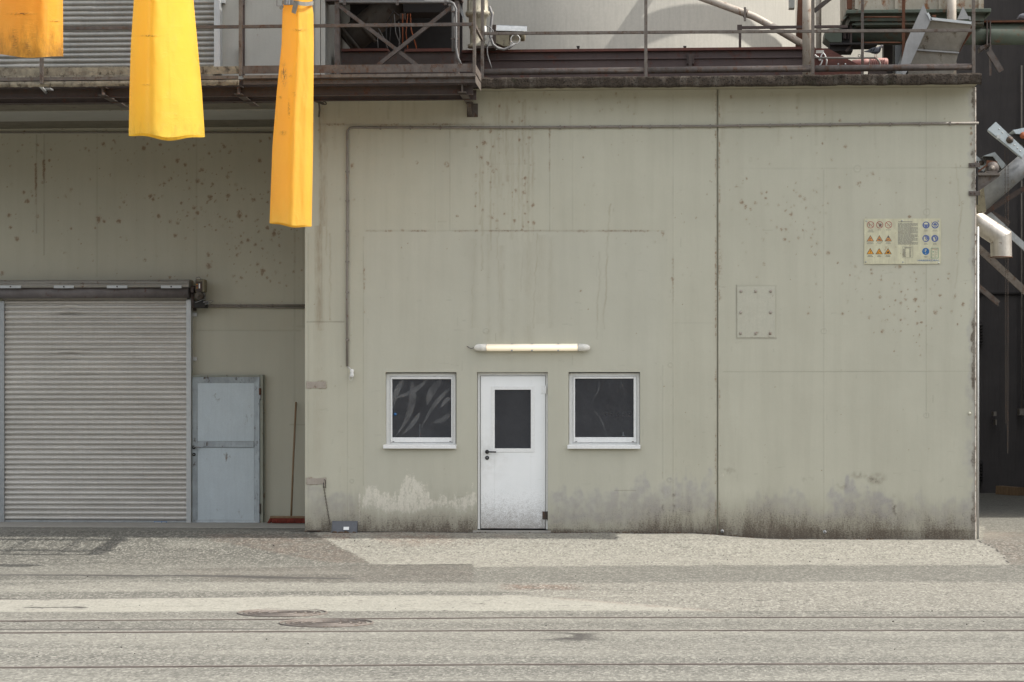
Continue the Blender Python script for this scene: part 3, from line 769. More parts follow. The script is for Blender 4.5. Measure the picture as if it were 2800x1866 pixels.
# long brown runs from the deck bracket and the roof edge
for p, a, b, st, wd in ((876, 262, 640, .95, 4), (872, 620, 905, .75, 10), (884, 270, 620, .6, 9), (893, 270, 700, .45, 2.5), (862, 620, 890, .45, 2.2), (903, 640, 880, .45, 2.2), (870, 880, 1300, .22, 14)):
    W.vline(p, a, b, st, wd, .45, 'streak', 3)
for k in range(30):
    p = 1310 + rnd() * 150; a = 245 + rnd() * 160; W.vline(p, a, a + 90 + rnd() * 320, .18 + rnd() * .4, 1.2 + rnd() * 4, .6, 'streak', 2 + rnd() * 3)
for k in range(34):
    p = 850 + rnd() * 1800; a = 245 + rnd() * 30; W.vline(p, a, a + 40 + rnd() * 130, .12 + rnd() * .22, 2 + rnd() * 6, .6, 'streak', 2)
for p, a, b, st, p2 in ((1640, 690, 930, .5, 1632), (1668, 560, 900, .55, 1650), (1300, 670, 900, .35, 1288), (1470, 640, 900, .5, 1457), (1360, 640, 920, .3, 1366), (1430, 640, 800, .3, 1424), (2630, 560, 790, .5, 2612), (2614, 450, 560, .3, 2624)):
    W.vline(p, a, b, st, 2.2, .5, 'streak', 5, p2)
for k in range(12):
    p = 1290 + rnd() * 230; W.vline(p, 640 + rnd() * 60, 850 + rnd() * 130, .10 + rnd() * .15, 5 + rnd() * 12, .5, 'streak', 4)
# rust flowers
for k in range(60):
    W.spot(1295 + rnd() * 165, 300 + rnd() * 330 + 0, 2.2 + rnd() * 4.2, .25 + rnd() * .6, drip=(rnd() < .4) * 60)
for p, r, rad in ((1325, 390, 10), (1222, 450, 9), (1302, 480, 6), (1348, 470, 5), (962, 452, 8), (1140, 445, 5), (1320, 575, 6), (1345, 595, 6), (1380, 585, 5), (1432, 505, 5), (1250, 592, 5), (930, 545, 5), (968, 547, 5)):
    W.spot(p, r, rad, .55, ring=(rnd() < .4) * .9)
for k in range(48): W.spot(1320 + rnd() * 420, 250 + rnd() * 70, 3 + rnd() * 5, .12 + rnd() * .32)
for k in range(170):                                          # right-hand field
    p, r = 1985 + rnd() * 670, 250 + rnd() ** 1.1 * 640
    W.spot(p, r, 2.2 + rnd() ** 2 * 6.5, .12 + rnd() * .5, ring=(rnd() < .22) * .8)
for k in range(75):
    p = 2330 + SPOT.randn() * 60 + rnd() * 260; r = 790 + SPOT.randn() * 60
    if p < 2658: W.spot(p, r, 2.5 + rnd() * 5, .25 + rnd() * .45, drip=(rnd() < .2) * 18)
for k in range(60):
    W.spot(2010 + rnd() * 260, 500 + rnd() * 190, 3 + rnd() * 4.5, .22 + rnd() * .4)
for k in range(26): W.spot(2440 + rnd() * 110, 880 + rnd() * 100, 1.5 + rnd() * 2.2, .4 + rnd() * .5)
for k in range(420): W.spot(845 + rnd() * 1810, 270 + rnd() * 1080, .9 + rnd() * 1.4, .25 + rnd() * .55)
for k in range(40): W.spot(1560 + rnd() * 400, 330 + rnd() * 500, 2 + rnd() * 3.5, .15 + rnd() * .3)
W.vline(1966, 640, 820, .35, 9, .8, 'rust')
for r in (350, 365, 395): W.spot(2655, r + 0, 5, .8)
W.vline(2013.5, 783, 925, .85, 1.6, .35); W.hline(926, 2013, 2121, .8, 1.6, .3); W.vline(2121, 786, 925, .4, 1.4, .6); W.hline(782, 2014, 2120, .35, 1.4, .6)  # contact shadow round the cover plate painted as dark edge lines
for p in (1957, 1967): W.vline(p, 250, 1440, .42, 3.2, .9, 'rust')
# repaired render above the door: a slightly paler smooth field
m = edge(W.px - 995, 4) * edge(1812 - W.px, 60) * edge(W.rw - 633, 5) * edge(1420 - W.rw, 60); W.tone = np.maximum(W.tone, m * .35)
W.relief += np.clip(W.n1, 0, 1) * .25
# splash zone at the foot
hgt = 1325 + (fbm(W.px / 130, W.px * 0, 51, 3) - .5) * 90
base = np.clip((W.rw - hgt) / (1462 - hgt), 0, 1) ** 1.25
side = np.interp(W.px, [834, 900, 1000, 1300, 1500, 1700, 1800, 2200, 2400, 2666], [.85, .9, .95, .85, .62, .75, .95, .98, .85, .8])
W.dirt = base * side * (1 + W.n1 * .35 + W.n3 * .6)
W.dirt = np.maximum(W.dirt, np.clip((W.rw - 1355 + W.n3 * 150) / 110, 0, 1) * .42 * side)
W.dirt = np.maximum(W.dirt, np.clip((W.rw - 1432) / 20, 0, 1) * (.85 + W.n1 * .6))
m = edge(W.px - 985 + W.n1 * 40, 10) * edge(1302 - W.px + W.n1 * 60, 26)
tophg = np.interp(W.px, [985, 1030, 1070, 1110, 1130, 1170, 1240, 1300], [1345, 1300, 1345, 1285, 1320, 1340, 1350, 1365])
bandm = edge(W.rw - tophg + W.n1 * 50 + W.n3 * 90 + W.n2 * 40, 45) * edge(1400 - W.rw + W.n1 * 60, 40)
W.bare = np.maximum(W.bare, m * bandm); W.dirt *= 1 - .5 * m * bandm
W.bare = np.maximum(W.bare, np.exp(-((W.px - 983) / 5) ** 2) * edge(W.rw - 1345, 12) * edge(1440 - W.rw, 12))
W.bare = np.maximum(W.bare, np.exp(-(((W.px - 1975) / 7) ** 2 + ((W.rw - 1300) / 12) ** 2)) * .9)
for p0, p1, r0, r1, st in ((1505, 1800, 1345, 1430, .75), (1800, 1960, 1310, 1400, .8), (2265, 2440, 1350, 1420, .95), (2060, 2240, 1365, 1420, .6), (845, 985, 1330, 1420, .6), (2640, 2668, 1080, 1440, .8), (2440, 2640, 1380, 1440, .5)):
    b = edge(W.px - p0 + W.n1 * 70, 18) * edge(p1 - W.px + W.n1 * 70, 18) * edge(W.rw - r0 + W.n1 * 50 + W.n3 * 130 + W.n2 * 30, 20) * edge(r1 - W.rw + W.n1 * 40, 24)
    W.cool = np.maximum(W.cool, b * st * np.clip(.65 + W.n2 * 1.6, 0, 1))
for p, r, sx, sy in ((2395, 1310, 22, 14), (2350, 1300, 20, 9), (2205, 1310, 14, 8), (2300, 1330, 16, 9), (1988, 1290, 20, 9), (2570, 1312, 10, 6), (2445, 1400, 10, 40), (1842, 1370, 6, 50), (1812, 1380, 5, 40)):
    b = np.exp(-(((W.px - p) / sx) ** 2 + ((W.rw - r) / sy) ** 2)); W.dirt = np.maximum(W.dirt, b * .72 * np.clip(.7 + W.n2 * 3, 0, 1.3))
# the two patches where wall ties were cut out
for p0, p1, r0, r1 in ((836, 895, 1041, 1064), (836, 893, 1306, 1326)):
    b = edge(W.px - p0, 3) * edge(p1 - W.px, 3) * edge(W.rw - r0 + W.n2 * 8, 3) * edge(r1 - W.rw + W.n2 * 8, 3); W.rust = np.maximum(W.rust, b * (.25 + W.n2)); W.dirt = np.maximum(W.dirt, b * .3)
# chipped right-hand arris
W.cool = np.maximum(W.cool, edge(W.px - 2652 + W.n1 * 26 + W.n2 * 16, 5) * .5); W.dirt = np.maximum(W.dirt, edge(W.px - 2658 + W.n1 * 20 + W.n2 * 16, 4) * np.clip(.5 + W.n1 * 2.2, 0, .9))
for p, r, rad in ((1834, 998, 6), (2253, 905, 7), (2345, 461, 9), (2535, 580, 9), (2534, 1135, 7), (963, 1315, 5), (1831, 1312, 6), (1330, 905, 7)):
    w_ = W.win(p - 20, p + 20, r - 20, r + 20); d = np.hypot(W.px[w_] - p, W.rw[w_] - r); W.relief[w_] = np.maximum(W.relief[w_], np.exp(-((d - rad) / 1.6) ** 2)); W.seam[w_] = np.maximum(W.seam[w_], np.exp(-((d - rad) / 1.5) ** 2) * .22)
for k in range(150):                                           # small render scars
    p, r = 850 + rnd() * 1800, 560 + rnd() * 860; (W.hline(r, p, p + 4 + rnd() * 26, .16 + rnd() * .2, 1.1, .5, r + rnd() * 8 - 4) if rnd() < .45 else W.vline(p, r, r + 4 + rnd() * 20, .16 + rnd() * .2, 1.1, .5))

yy = (fbm(W.X * .7, W.Z * .7, 61, 3) - .5) * .010 + (fbm(W.X * 6, W.Z * 6, 62, 3) - .5) * .003
jm = (np.abs(W.X - JX) < .0105); 
colmask = (xs[:-1] > JX - .012) & (xs[1:] < JX + .012)
near = np.zeros(W.X.shape, bool)
for a, b, c, d in RECT: near |= (W.X > a - .03) & (W.X < b + .03) & (W.Z > c - .03) & (W.Z < d + .03)
yy[near] = 0
yy[0, :] = 0; yy[-1, :] = 0
co = np.stack([W.X, yy, W.Z], -1).reshape(-1, 3)
xc = (xs[:-1] + xs[1:]) / 2; zc = (zs[:-1] + zs[1:]) / 2
keep = np.ones((len(xc), len(zc)), bool)
for a, b, c, d in RECT: keep[np.ix_((xc > a) & (xc < b), (zc > c) & (zc < d))] = False
keep[colmask, :] = False                                      # the open expansion joint
ev, ef = [], []
def quad(*p): n = len(ev); ev.extend(p); ef.append((n, n + 1, n + 2, n + 3))
DEP = .15
for a, b, c, d in RECT:
    quad((a, 0, c), (a, 0, d), (a, DEP, d), (a, DEP, c)); quad((b, 0, c), (b, DEP, c), (b, DEP, d), (b, 0, d))
    quad((a, 0, d), (b, 0, d), (b, DEP, d), (a, DEP, d)); quad((a, 0, c), (a, DEP, c), (b, DEP, c), (b, 0, c))
j0, j1 = JX - .011, JX + .011
quad((j0, 0, -.3), (j0, .04, -.3), (j0, .04, ZSOF), (j0, 0, ZSOF)); quad((j1, 0, -.3), (j1, 0, ZSOF), (j1, .04, ZSOF), (j1, .04, -.3)); quad((j0, .04, -.3), (j1, .04, -.3), (j1, .04, ZSOF), (j0, .04, ZSOF))
building = thing('depot_building', (0, 1.2, 0), 'grey green concrete depot building with a white door between two small windows', 'building')
front = sheet('front_wall', co, len(xs), len(zs), [M['wall']], W.layers(), building, keep, (ev, ef))

# recessed wall on the left
YB = 2.5
ZR = P(400, 346, YB).z
xs2 = axis([P(-60, 900, YB).x, P(880, 900, YB).x], .016); zs2 = axis([-.2, ZR], .016)
V = Paint(xs2, zs2, YB)
for p, a, b, st in ((100, 370, 640, .5), (121, 370, 700, .5), (265, 350, 760, .4), (537, 340, 750, .35), (806, 620, 900, .5), (829, 620, 900, .3), (533, 880, 1020, .3), (806, 900, 1100, .55)): V.vline(p, a, b, st, 1.6, .5)
V.vline(98, 450, 560, .8, 3, .5, 'rust'); V.vline(120, 440, 500, .8, 3.5, .4, 'rust'); V.vline(806, 620, 720, .45, 3, .7, 'rust')
V.hline(905, 535, 820, .45, 1.5, .3); V.hline(1162, 790, 834, .4); V.hline(893, 800, 834, .5)
for k in range(95): V.spot(rnd() * 820, 352 + rnd() * 70, 2 + rnd() * 4, .2 + rnd() * .55)
for k in range(150):
    p = 560 + SPOT.randn() * 110; r = 540 + SPOT.randn() * 75; V.spot(p, max(r, 350), 2 + rnd() ** 2 * 5.5, .35 + rnd() * .6)
for k in range(110): V.spot(rnd() * 830, 380 + rnd() * 400, 1.8 + rnd() ** 2 * 6, .25 + rnd() * .6)
for p, r, rad in ((270, 600, 9), (285, 606, 6), (325, 605, 7), (76, 550, 7), (65, 527, 6), (24, 590, 7), (46, 655, 7), (28, 623, 6), (135, 440, 5), (655, 590, 8), (575, 540, 8), (540, 583, 7), (750, 640, 7), (710, 440, 7), (283, 395, 6), (438, 396, 5)): V.spot(p, r, rad, .9)
for k in range(55): V.spot(620 + rnd() * 210, 620 + rnd() * 170, 2 + rnd() * 4.5, .3 + rnd() * .5)
for k in range(350): V.spot(rnd() * 834, 360 + rnd() * 480, .8 + rnd() * 1.3, .4 + rnd() * .5)
V.tone = edge(V.rw - 905, 6) * .25
V.dirt = np.clip((V.rw - 1405) / 50, 0, 1) * (.5 + V.n1)
y2 = YB + (fbm(V.X * .7, V.Z * .7, 63, 3) - .5) * .01
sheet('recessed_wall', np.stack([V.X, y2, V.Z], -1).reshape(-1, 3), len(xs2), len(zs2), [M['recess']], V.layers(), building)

# body of the building behind those faces
ZF0 = P(1950, 236, -.48).z; ZF1 = P(1950, 207, -.48).z
XFR = P(2684, 220, -.48).x
b = MB(); b.box(XL, XR - .002, .16, .2, ZSOF - 0.6, ZSOF); b.box(XR - .2, XR - .002, .02, 12, -.3, ZSOF); b.box(XL + .002, XL + .2, .02, 2.46, -.3, ZSOF); b.box(XL + .2, XR - .2, 11.8, 12, -.3, ZSOF)
b.build('side_wall', M['reveal'], building)
b = MB(); b.box(-16, -9.6, 2.5, 2.7, -.3, ZSOF); b.build('side_wall', M['reveal'], building)
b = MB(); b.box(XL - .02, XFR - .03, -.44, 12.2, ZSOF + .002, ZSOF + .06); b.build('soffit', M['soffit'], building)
# mossy roof edge: rough bar with crumbling lower lip
nx = 420; xsf = np.linspace(XL - .02, XFR, nx)
prof = [(-.30, ZF1 + .0), (-.48, ZF1), (-.48, (ZF0 * 2 + ZF1) / 3), (-.48, (ZF0 + 2 * ZF1) / 3), (-.48, ZF0), (-.43, ZF0)]
prof = [(-.30, ZF1), (-.46, ZF1)] + [(-.48, ZF1 + (ZF0 - ZF1) * t) for t in (.04, .25, .5, .75, .96)] + [(-.46, ZF0), (-.40, ZF0)]
pa = np.array(prof); XX = np.repeat(xsf[:, None], len(prof), 1); YYf = np.repeat(pa[None, :, 0], nx, 0); ZZf = np.repeat(pa[None, :, 1], nx, 0)
YYf = YYf - (fbm(XX * 9, ZZf * 9, 81, 4) - .5) * .035; ZZf = ZZf + (fbm(XX * 6, YYf * 4 + ZZf * 3, 82, 4) - .5) * .022
cap = [(XFR, -.48, ZF0), (XFR, -.3, ZF0), (XFR, -.3, ZF1), (XFR, -.48, ZF1)]
sheet('roof_edge', np.stack([XX, YYf, ZZf], -1).reshape(-1, 3), nx, len(prof), [M['fascia']], {}, building, None, (cap, [(0, 1, 2, 3)]))
b = MB(); b.box(XL - .02, XFR - .002, -.40, 12.2, ZSOF + .062, ZF1 - .015); b.build('roof_slab', M['fascia'], building)
# left-hand floor slab over the recess
ZS0 = P(400, 285, 0).z; ZS1 = P(400, 252, 0).z
b = MB(); b.box(-16, XL - .025, .0, 8, ZS0 + .004, ZS1 + .12); b.build('floor_slab', M['duct'], building)
b = MB(); b.prism([(-16, .012, ZS0), (-16, 2.52, ZR - .02), (-16, 2.52, ZR + .3), (-16, .012, ZS0 + .003)], (16 + XL - .03, 0, 0)); b.build('recess_soffit', M['grimy_shaded_soffit'], building)
# corner steel and drain strip
b = MB()
a_ = XR - .003
b.prism([(a_, -.004, -.12), (a_ + .010, -.004, -.12), (a_ + .019, .012, -.12), (a_ + .019, .06, -.12), (a_, .06, -.12)], (0, 0, ZSOF + .118))
b.build('corner_strip', M['corner'], building)
b = MB(); a_ = P(2674.5, 1000, .05).x; b.tube([(a_, .08, P(2675, 620, .05).z), (a_, .08, -.1)], .016, 10); b.build('lightning_rod', M['galv_light'], building)
# threshold strip in the recess
b = MB(); b.box(-16, XL - .005, .95, 2.49, -.05, .005); b.build('threshold', M['threshold'], building, bevel=.008)
# dim room behind the windows
x0, x1 = RECT[0][0] - .5, RECT[2][1] + .6
b = MB(); b.box(x0, x1, 2.6, 2.7, -.1, 2.7); b.box(x0 - .1, x0, .16, 2.7, -.1, 2.7); b.box(x1, x1 + .1, .16, 2.7, -.1, 2.7); b.box(x0, x1, .16, 2.7, 2.6, 2.7); b.box(x0, x1, .16, 2.7, -.1, -.02)
room = b.build('room', M['room'], building)

# ---------------------------------------------------------------- windows
def window(a0, a1, g0, g1, gr0, gr1, sl0, sl1, strokes, sticker):
    """outer frame columns a0..a1, glass columns g0..g1 and rows gr0..gr1, sill columns sl0..sl1"""
    Y = .075
    def fr(b, p0, p1, r0, r1, q0, q1, s0, s1, Y, d):
        A = P(p0, 1100, Y).x; B = P(p1, 1100, Y).x; T = P(1400, r0, Y).z; Bm = P(1400, r1, Y).z
        a = P(q0, 1100, Y).x; bb = P(q1, 1100, Y).x; t = P(1400, s0, Y).z; bm = P(1400, s1, Y).z
        b.box(A, a, Y, Y + d, Bm, T); b.box(bb, B, Y, Y + d, Bm, T); b.box(a, bb, Y, Y + d, t, T); b.box(a, bb, Y, Y + d, Bm, bm)
    b = MB(); fr(b, a0, a1, 1021, 1216, a0 + 11, a1 - 8, 1030, 1211, Y, .06)
    fo = b.build('window', M['white'], building, bevel=.004)
    b = MB(); fr(b, a0 + 11.3, a1 - 8.3, 1030.4, 1210.5, g0, g1, gr0, gr1, Y - .016, .06); b.build('sash', M['white'], fo, bevel=.005)
    b = MB()
    for px_ in (g0 + 1, g1 - 5): b = MB(); b.pbox(px_, px_ + 5, 1207, 1208.6, Y - .0175, .01); b.build('drain_slot', M['black'], fo)
    b = MB(); A = P(g0 - 2, 1100, Y).x; B = P(g1 + 2, 1100, Y).x; b.box(A, B, Y + .012, Y + .018, P(1400, gr1 + 2, Y).z, P(1400, gr0 - 2, Y).z)
    b.build('pane', M['glass'], fo)
    b = MB(); A = P(sl0, 1222, -.05); B = P(sl1, 1222, -.05); z1 = P(1400, 1217.5, -.05).z; z0 = P(1400, 1227.5, -.05).z
    b.prism([(A.x, -.06, z0), (A.x, -.06, z1 - .004), (A.x, .07, z1 + .012), (A.x, .07, z1 - .004), (A.x, -.03, z1 - .016), (A.x, -.03, z0)], (B.x - A.x, 0, 0))
    b.build('sill', M['white'], fo, bevel=.002)
    if strokes:
        for pts in strokes:
            b = MB(); k = len(pts) // 2; L = [P(x, y, Y + .009) for x, y in pts]
            for i in range(k - 1): b.add([L[i], L[i + 1], L[-2 - i], L[-1 - i]], [(0, 1, 2, 3)])
            b.build('reflection_scratch_stroke', M['glass_strokes'], fo)  # strokes paint reflections on the left pane, faint scratches on the right
    if sticker:
        b = MB(); b.lathe(P(sticker[0], sticker[1], Y + .007), (0, 1, 0), [(0, .019), (.003, .019)], 16); b.build('sticker', M['blue'], fo)
    return fo
def arc(p, q, bow, w0, w1, n=9):
    """leaf-shaped stroke from p to q"""
    a, c = [], []
    dx, dy = q[0] - p[0], q[1] - p[1]; L = math.hypot(dx, dy); nxv, nyv = -dy / L, dx / L
    for i in range(n):
        t = i / (n - 1); x = p[0] + dx * t + nxv * bow * math.sin(math.pi * t); y = p[1] + dy * t + nyv * bow * math.sin(math.pi * t)
        wd = (w0 + (w1 - w0) * t) * max(.06, math.sin(math.pi * min(1, t * .94 + .03)) ** .6)
        a.append((x + nxv * wd, y + nyv * wd)); c.append((x - nxv * wd, y - nyv * wd))
    return a + c[::-1]
sm = [arc((1206, 1040), (1167, 1107), 6, 11, 9), arc((1232, 1060), (1152, 1172), 8, 8, 3), arc((1148, 1130), (1102, 1187), -3, 8, 4), arc((1232, 1132), (1180, 1156), -5, 9, 5),
      arc((1168, 1040), (1075, 1090), -8, 8, 4), arc((1102, 1040), (1075, 1116), 6, 9, 6), arc((1128, 1045), (1085, 1190), -16, 14, 3), arc((1232, 1088), (1205, 1115), 3, 8, 3)]
window(1056, 1246, 1072.2, 1233.8, 1037, 1197, 1048, 1247.5, sm, (1080.5, 1133))
window(1556, 1749, 1572.2, 1732.6, 1036, 1196, 1551.5, 1751, [arc((1640, 1042), (1622, 1090), -5, 2.5, 1.5), arc((1622, 1120), (1655, 1180), -5, 3, 1), arc((1700, 1050), (1716, 1072), 2, 1.5, 1)], None)
# things seen dimly in the room
for i, p in enumerate((1656, 1673, 1690, 1706, 1722)):
    b = MB(); c = P(p, 1133, 2.55); b.box(c.x - .032, c.x + .032, 2.565, 2.599, c.z - .032, c.z + .032); b.m = 1; b.lathe((c.x + .004, 2.566, c.z - .004), (0, -1, 0), [(0, .021), (.004, .021)], 12)
    o = b.build('wall_socket', [M['socket'], M['wiredark']]); tag(o, ('leftmost', 'second', 'middle', 'fourth', 'rightmost')[i] + ' of five pale square wall sockets in a row behind the right window', 'socket', 'wall sockets behind the right window')
b = MB(); b.tube([P(1147, 1198, .4), P(1148, 1160, .4)], .007, 8); tag(b.build('white_stick', M['paper']), 'thin white stick standing behind the glass of the left window', 'stick')
b = MB(); c = P(1704, 1196, .35)
b.lathe((c.x, c.y, c.z - .05), (0, 0, 1), [(0, .02), (.07, .02), (.09, .009), (.12, .009)], 12); b.m = 1; b.lathe((c.x, c.y, c.z - .02), (0, 0, 1), [(0, .0212), (.035, .0212)], 12)
tag(b.build('bottle', [M['socket'], M['redfade']]), 'small bottle with a red label behind the right window', 'bottle')

# ---------------------------------------------------------------- white door
a0, a1, c0, c1 = RECT[1]
Y = .075
def wx(p, Y=.075, r=1200): return P(p, r, Y).x
def wz(r, Y=.075, p=1400): return P(p, r, Y).z
b = MB(); zb = wz(1448)
b.box(a0 + .004, wx(1313), Y, .14, zb, c1 - .004); b.box(wx(1492.5), a1 - .004, Y, .14, zb, c1 - .004); b.box(wx(1313), wx(1492.5), Y, .14, wz(1028), c1 - .004)
dr = b.build('entrance_door', M['white'], building, 'white door with a tall glass pane and black lever handle', bevel=.004)
b = MB(); L, Rr, T, B = wx(1314.5), wx(1491.5), wz(1029), wz(1445.5); gL, gR, gT, gB = wx(1352.5), wx(1452), wz(1066), wz(1227)
yl = Y - .012
b.box(L, gL, yl, yl + .05, B, T); b.box(gR, Rr, yl, yl + .05, B, T); b.box(gL, gR, yl, yl + .05, gT, T); b.box(gL, gR, yl, yl + .05, B, gB)
b.build('door_leaf', M['door'], dr, bevel=.003)
b = MB(); mL, mR, mT, mB = wx(1343), wx(1462), wz(1057), wz(1237)
for e in ((mL, gL + .002, mB, mT), (gR - .002, mR, mB, mT), (gL + .002, gR - .002, gT - .002, mT), (gL + .002, gR - .002, mB, gB + .002)): b.box(e[0], e[1], yl - .006, yl - .0005, e[2], e[3])
b.build('glazing_bead', M['white'], dr, bevel=.003)
b = MB(); b.box(gL - .002, gR + .002, yl + .018, yl + .024, gB - .002, gT + .002); b.build('pane', M['glass'], dr)
b = MB(); c = P(1332, 1236, yl); b.lathe(c, (0, -1, 0), [(0, .027), (.010, .027), (.012, .022), (.05, .011)], 20); b.tube([c + Vector((0, -.045, 0)), c + Vector((.02, -.052, 0)), c + Vector((.125, -.05, -.002))], .0105, 10)
b.build('handle', M['black'], dr)
b = MB(); c = P(1332, 1252.5, yl); b.lathe(c, (0, -1, 0), [(0, .027), (.009, .027), (.011, .022)], 20); b.m = 1; b.lathe(c + Vector((0, -.0112, .004)), (0, -1, 0), [(0, .008), (.002, .008)], 10); b.box(c.x - .003, c.x + .003, c.y - .0132, c.y - .0112, c.z - .012, c.z)
b.build('lock', [M['black'], M['galv']], dr)
def hinge(par, p0, p1, r0, r1, Y, mat, pin):
    b = MB(); b.pbox(p0, p1 - 3, r0, r1, Y - .006, .006); c = P(pin, (r0 + r1) / 2, Y - .012); h = abs(P(pin, r0, Y).z - P(pin, r1, Y).z) / 2
    b.tube([c - Vector((0, 0, h)), c + Vector((0, 0, h))], .010, 10); return b.build('hinge', mat, par, bevel=.002)
hinge(dr, 1480, 1495, 1055, 1077, yl, M['white'], 1493)
hinge(dr, 1483, 1499, 1399, 1421, yl, M['iron'], 1496)
b = MB(); b.box(a0 - .05, a1 + .04, -.05, .14, -.06, zb - .012); b.build('door_step', M['threshold'], building)

# ---------------------------------------------------------------- roller shutters
SLATP = [(.020, 0), (.020, .10), (-.004, .15), (-.015, .27), (-.020, .46), (-.019, .62), (-.013, .76), (.0, .82), (.020, .86), (.020, 1.0)]
def slat_mesh(b, x0, x1, Y, z0, pitch, dent=None, lean=0, n=1):
    xs_ = np.linspace(x0, x1, n + 1); vs = []
    for x in xs_:
        for y, t in SLATP:
            dy = dz = 0
            if dent:
                e = math.exp(-((x - dent[0]) / dent[1]) ** 2); dy = dent[2] * e * math.sin(math.pi * min(1, t * 1.1)); dz = dent[3] * e
            vs.append((x, Y + y * pitch / .073 + dy, z0 + t * pitch + dz))
    k = len(SLATP)
    fs = [(i * k + j, (i + 1) * k + j, (i + 1) * k + j + 1, i * k + j + 1) for i in range(n) for j in range(k - 1)]
    return b.add(vs, fs, True)
YS = 2.40
x0, x1 = P(8, 1100, YS).x, P(512, 1100, YS).x
zbot = P(260, 1437, YS).z; zt = P(260, 797, YS).z
b = MB()
hz0, hz1 = P(260, 800, 2.2).z, P(260, 766, 2.2).z; hx0, hx1 = P(-60, 780, 2.2).x, P(519, 780, 2.2).x
hm = hz0 + (hz1 - hz0) * .38
b.prism([(hx0, 2.12, hm), (hx0, 2.11, hm + .03), (hx0, 2.14, hz1 - .02), (hx0, 2.2, hz1), (hx0, 2.46, hz1), (hx0, 2.46, hm)], (hx1 - hx0, 0, 0))
b.prism([(hx0, 2.12, hm + .055), (hx0, 2.105, hm + .058), (hx0, 2.105, hm + .070), (hx0, 2.12, hm + .075)], (hx1 - hx0, 0, 0))
shutter = b.build('roller_shutter', M['housing'], building)
b = MB(); b.tube([(hx0, 2.27, hm - .055), (hx1 - .02, 2.27, hm - .055)], .095, 20); b.build('shutter_barrel', M['barrel'], shutter)
for i, (p0, p1) in enumerate(((0, 57), (147, 202), (292, 348), (440, 496))):
    b = MB(); b.pbox(p0, p1, 781, 788.5, 2.100, .012); b.m = 1; c = P((p0 + p1) / 2, 784.5, 2.1); b.lathe(c, (0, -1, 0), [(0, .012), (.006, .01)], 8)
    b.build('cover_clip', [M['galv_light'], M['brown']], shutter)
pitch = .0727
nsl = int((zt - zbot - .07) / pitch)
bm0 = None
dents = {nsl - 3: (P(192, 822, YS).x, .13, .03, .015), nsl - 4: (P(192, 822, YS).x, .16, -.02, .012), nsl - 12: (P(192, 940, YS).x, .2, -.022, .012), nsl - 13: (P(192, 950, YS).x, .2, .02, .008),
         14: (P(240, 1240, YS).x, .12, .016, -.004), 13: (P(480, 1244, YS).x, .1, .012, .0), 29: (P(230, 1035, YS).x, .25, -.01, .004)}
for i in range(nsl):
    z = zbot + .07 + i * pitch
    if i in dents:
        b = MB(); slat_mesh(b, x0, x1, YS, z, pitch, dents[i], n=60); b.build('slat', M['slat'], shutter)
    elif bm0 is None:
        b = MB(); slat_mesh(b, x0, x1, YS, z, pitch); bm0 = b.build('slat', M['slat'], shutter); off = WORG[bm0.name].z - z
    else:
        c = repeat(bm0, Vector((WORG[bm0.name].x, WORG[bm0.name].y + random.uniform(-.0015, .0015), z + off)), shutter)
b = MB(); b.box(x0, x1, YS - .022, YS + .02, zbot + .024, zbot + .07); b.box(x0 - .01, x1 + .004, YS - .012, YS + .02, zbot, zbot + .023); b.build('bottom_bar', M['galv'], shutter, bevel=.004)
b = MB(); b.pbox(421, 457, 1426.5, 1432.5, YS - .0225, .002); b.m = 1; b.pbox(423, 440, 1428, 1430.5, YS - .0235, .001); b.pbox(444, 453, 1428, 1430.5, YS - .0235, .001); b.build('maker_label', [M['blue'], M['paper']], shutter)
zg = P(260, 821, YS).z
b = MB(); g0, g1 = P(509, 1100, 2.34).x, P(522, 1100, 2.34).x
b.prism([(g0, 2.345, zg), (g1, 2.345, zg + .005), (g1, 2.48, zg + .04), (g0, 2.48, zg + .04)], (0, 0, -(zg - zbot)))
for r in (860, 981):
    b.pbox(521, 538, r - 5, r + 6, 2.47, .012)
    c = P(530, r, 2.468); b.lathe(c, (0, -1, 0), [(0, .013), (.008, .010)], 8)
b.build('guide_rail', M['galv_light'], shutter, bevel=.003)
b = MB(); g0, g1 = P(-4, 1100, 2.34).x, P(11, 1100, 2.34).x
b.box(g0, g1, 2.345, 2.48, zbot - .01, P(0, 824, YS).z); b.build('guide_rail', M['galv'], shutter, bevel=.003)

# motor of the shutter
mo = thing('shutter_motor', P(546, 850, 2.3), 'dusty dark electric motor unit at the right end of the lower roller shutter', 'motor')
b = MB(); b.pbox(534, 559, 764, 799, 2.22, .2); b.build('gear_case', M['ochre'], mo, bevel=.012)
b = MB(); b.pbox(536, 552, 770, 797, 2.205, .015); b.m = 1; b.pbox(537, 540.5, 777, 779, 2.2035, .001); b.pbox(537, 540.5, 787, 789, 2.2035, .001); b.m = 2; b.pbox(543.5, 547, 776, 789, 2.2035, .001); b.m = 3; b.pbox(537, 540.5, 782, 784, 2.2035, .001)
b.build('cover', [M['brown'], M['yelloworange'], M['socket'], M['redfade']], mo)
b = MB(); b.lathe(P(544, 809, 2.2), (0, -1, 0), [(-.2, .062), (0, .062), (.012, .05), (.014, .02), (.03, .018)], 18); b.build('brake_disc', M['duct'], mo)
b = MB(); b.pbox(531, 562, 822, 842, 2.24, .2); b.pbox(540, 546, 799, 824, 2.26, .15); b.build('terminal_box', M['dark'], mo, bevel=.01)
b = MB(); b.tube([P(520, 790, 2.28), P(536, 788, 2.28)], .035, 10); b.pbox(521, 529, 785, 800, 2.2, .2); b.tube([P(524, 800, 2.3), P(530, 842, 2.3)], .028, 8); b.pbox(528, 537, 838, 850, 2.46, .02); b.build('bracket', M['brown'], mo)
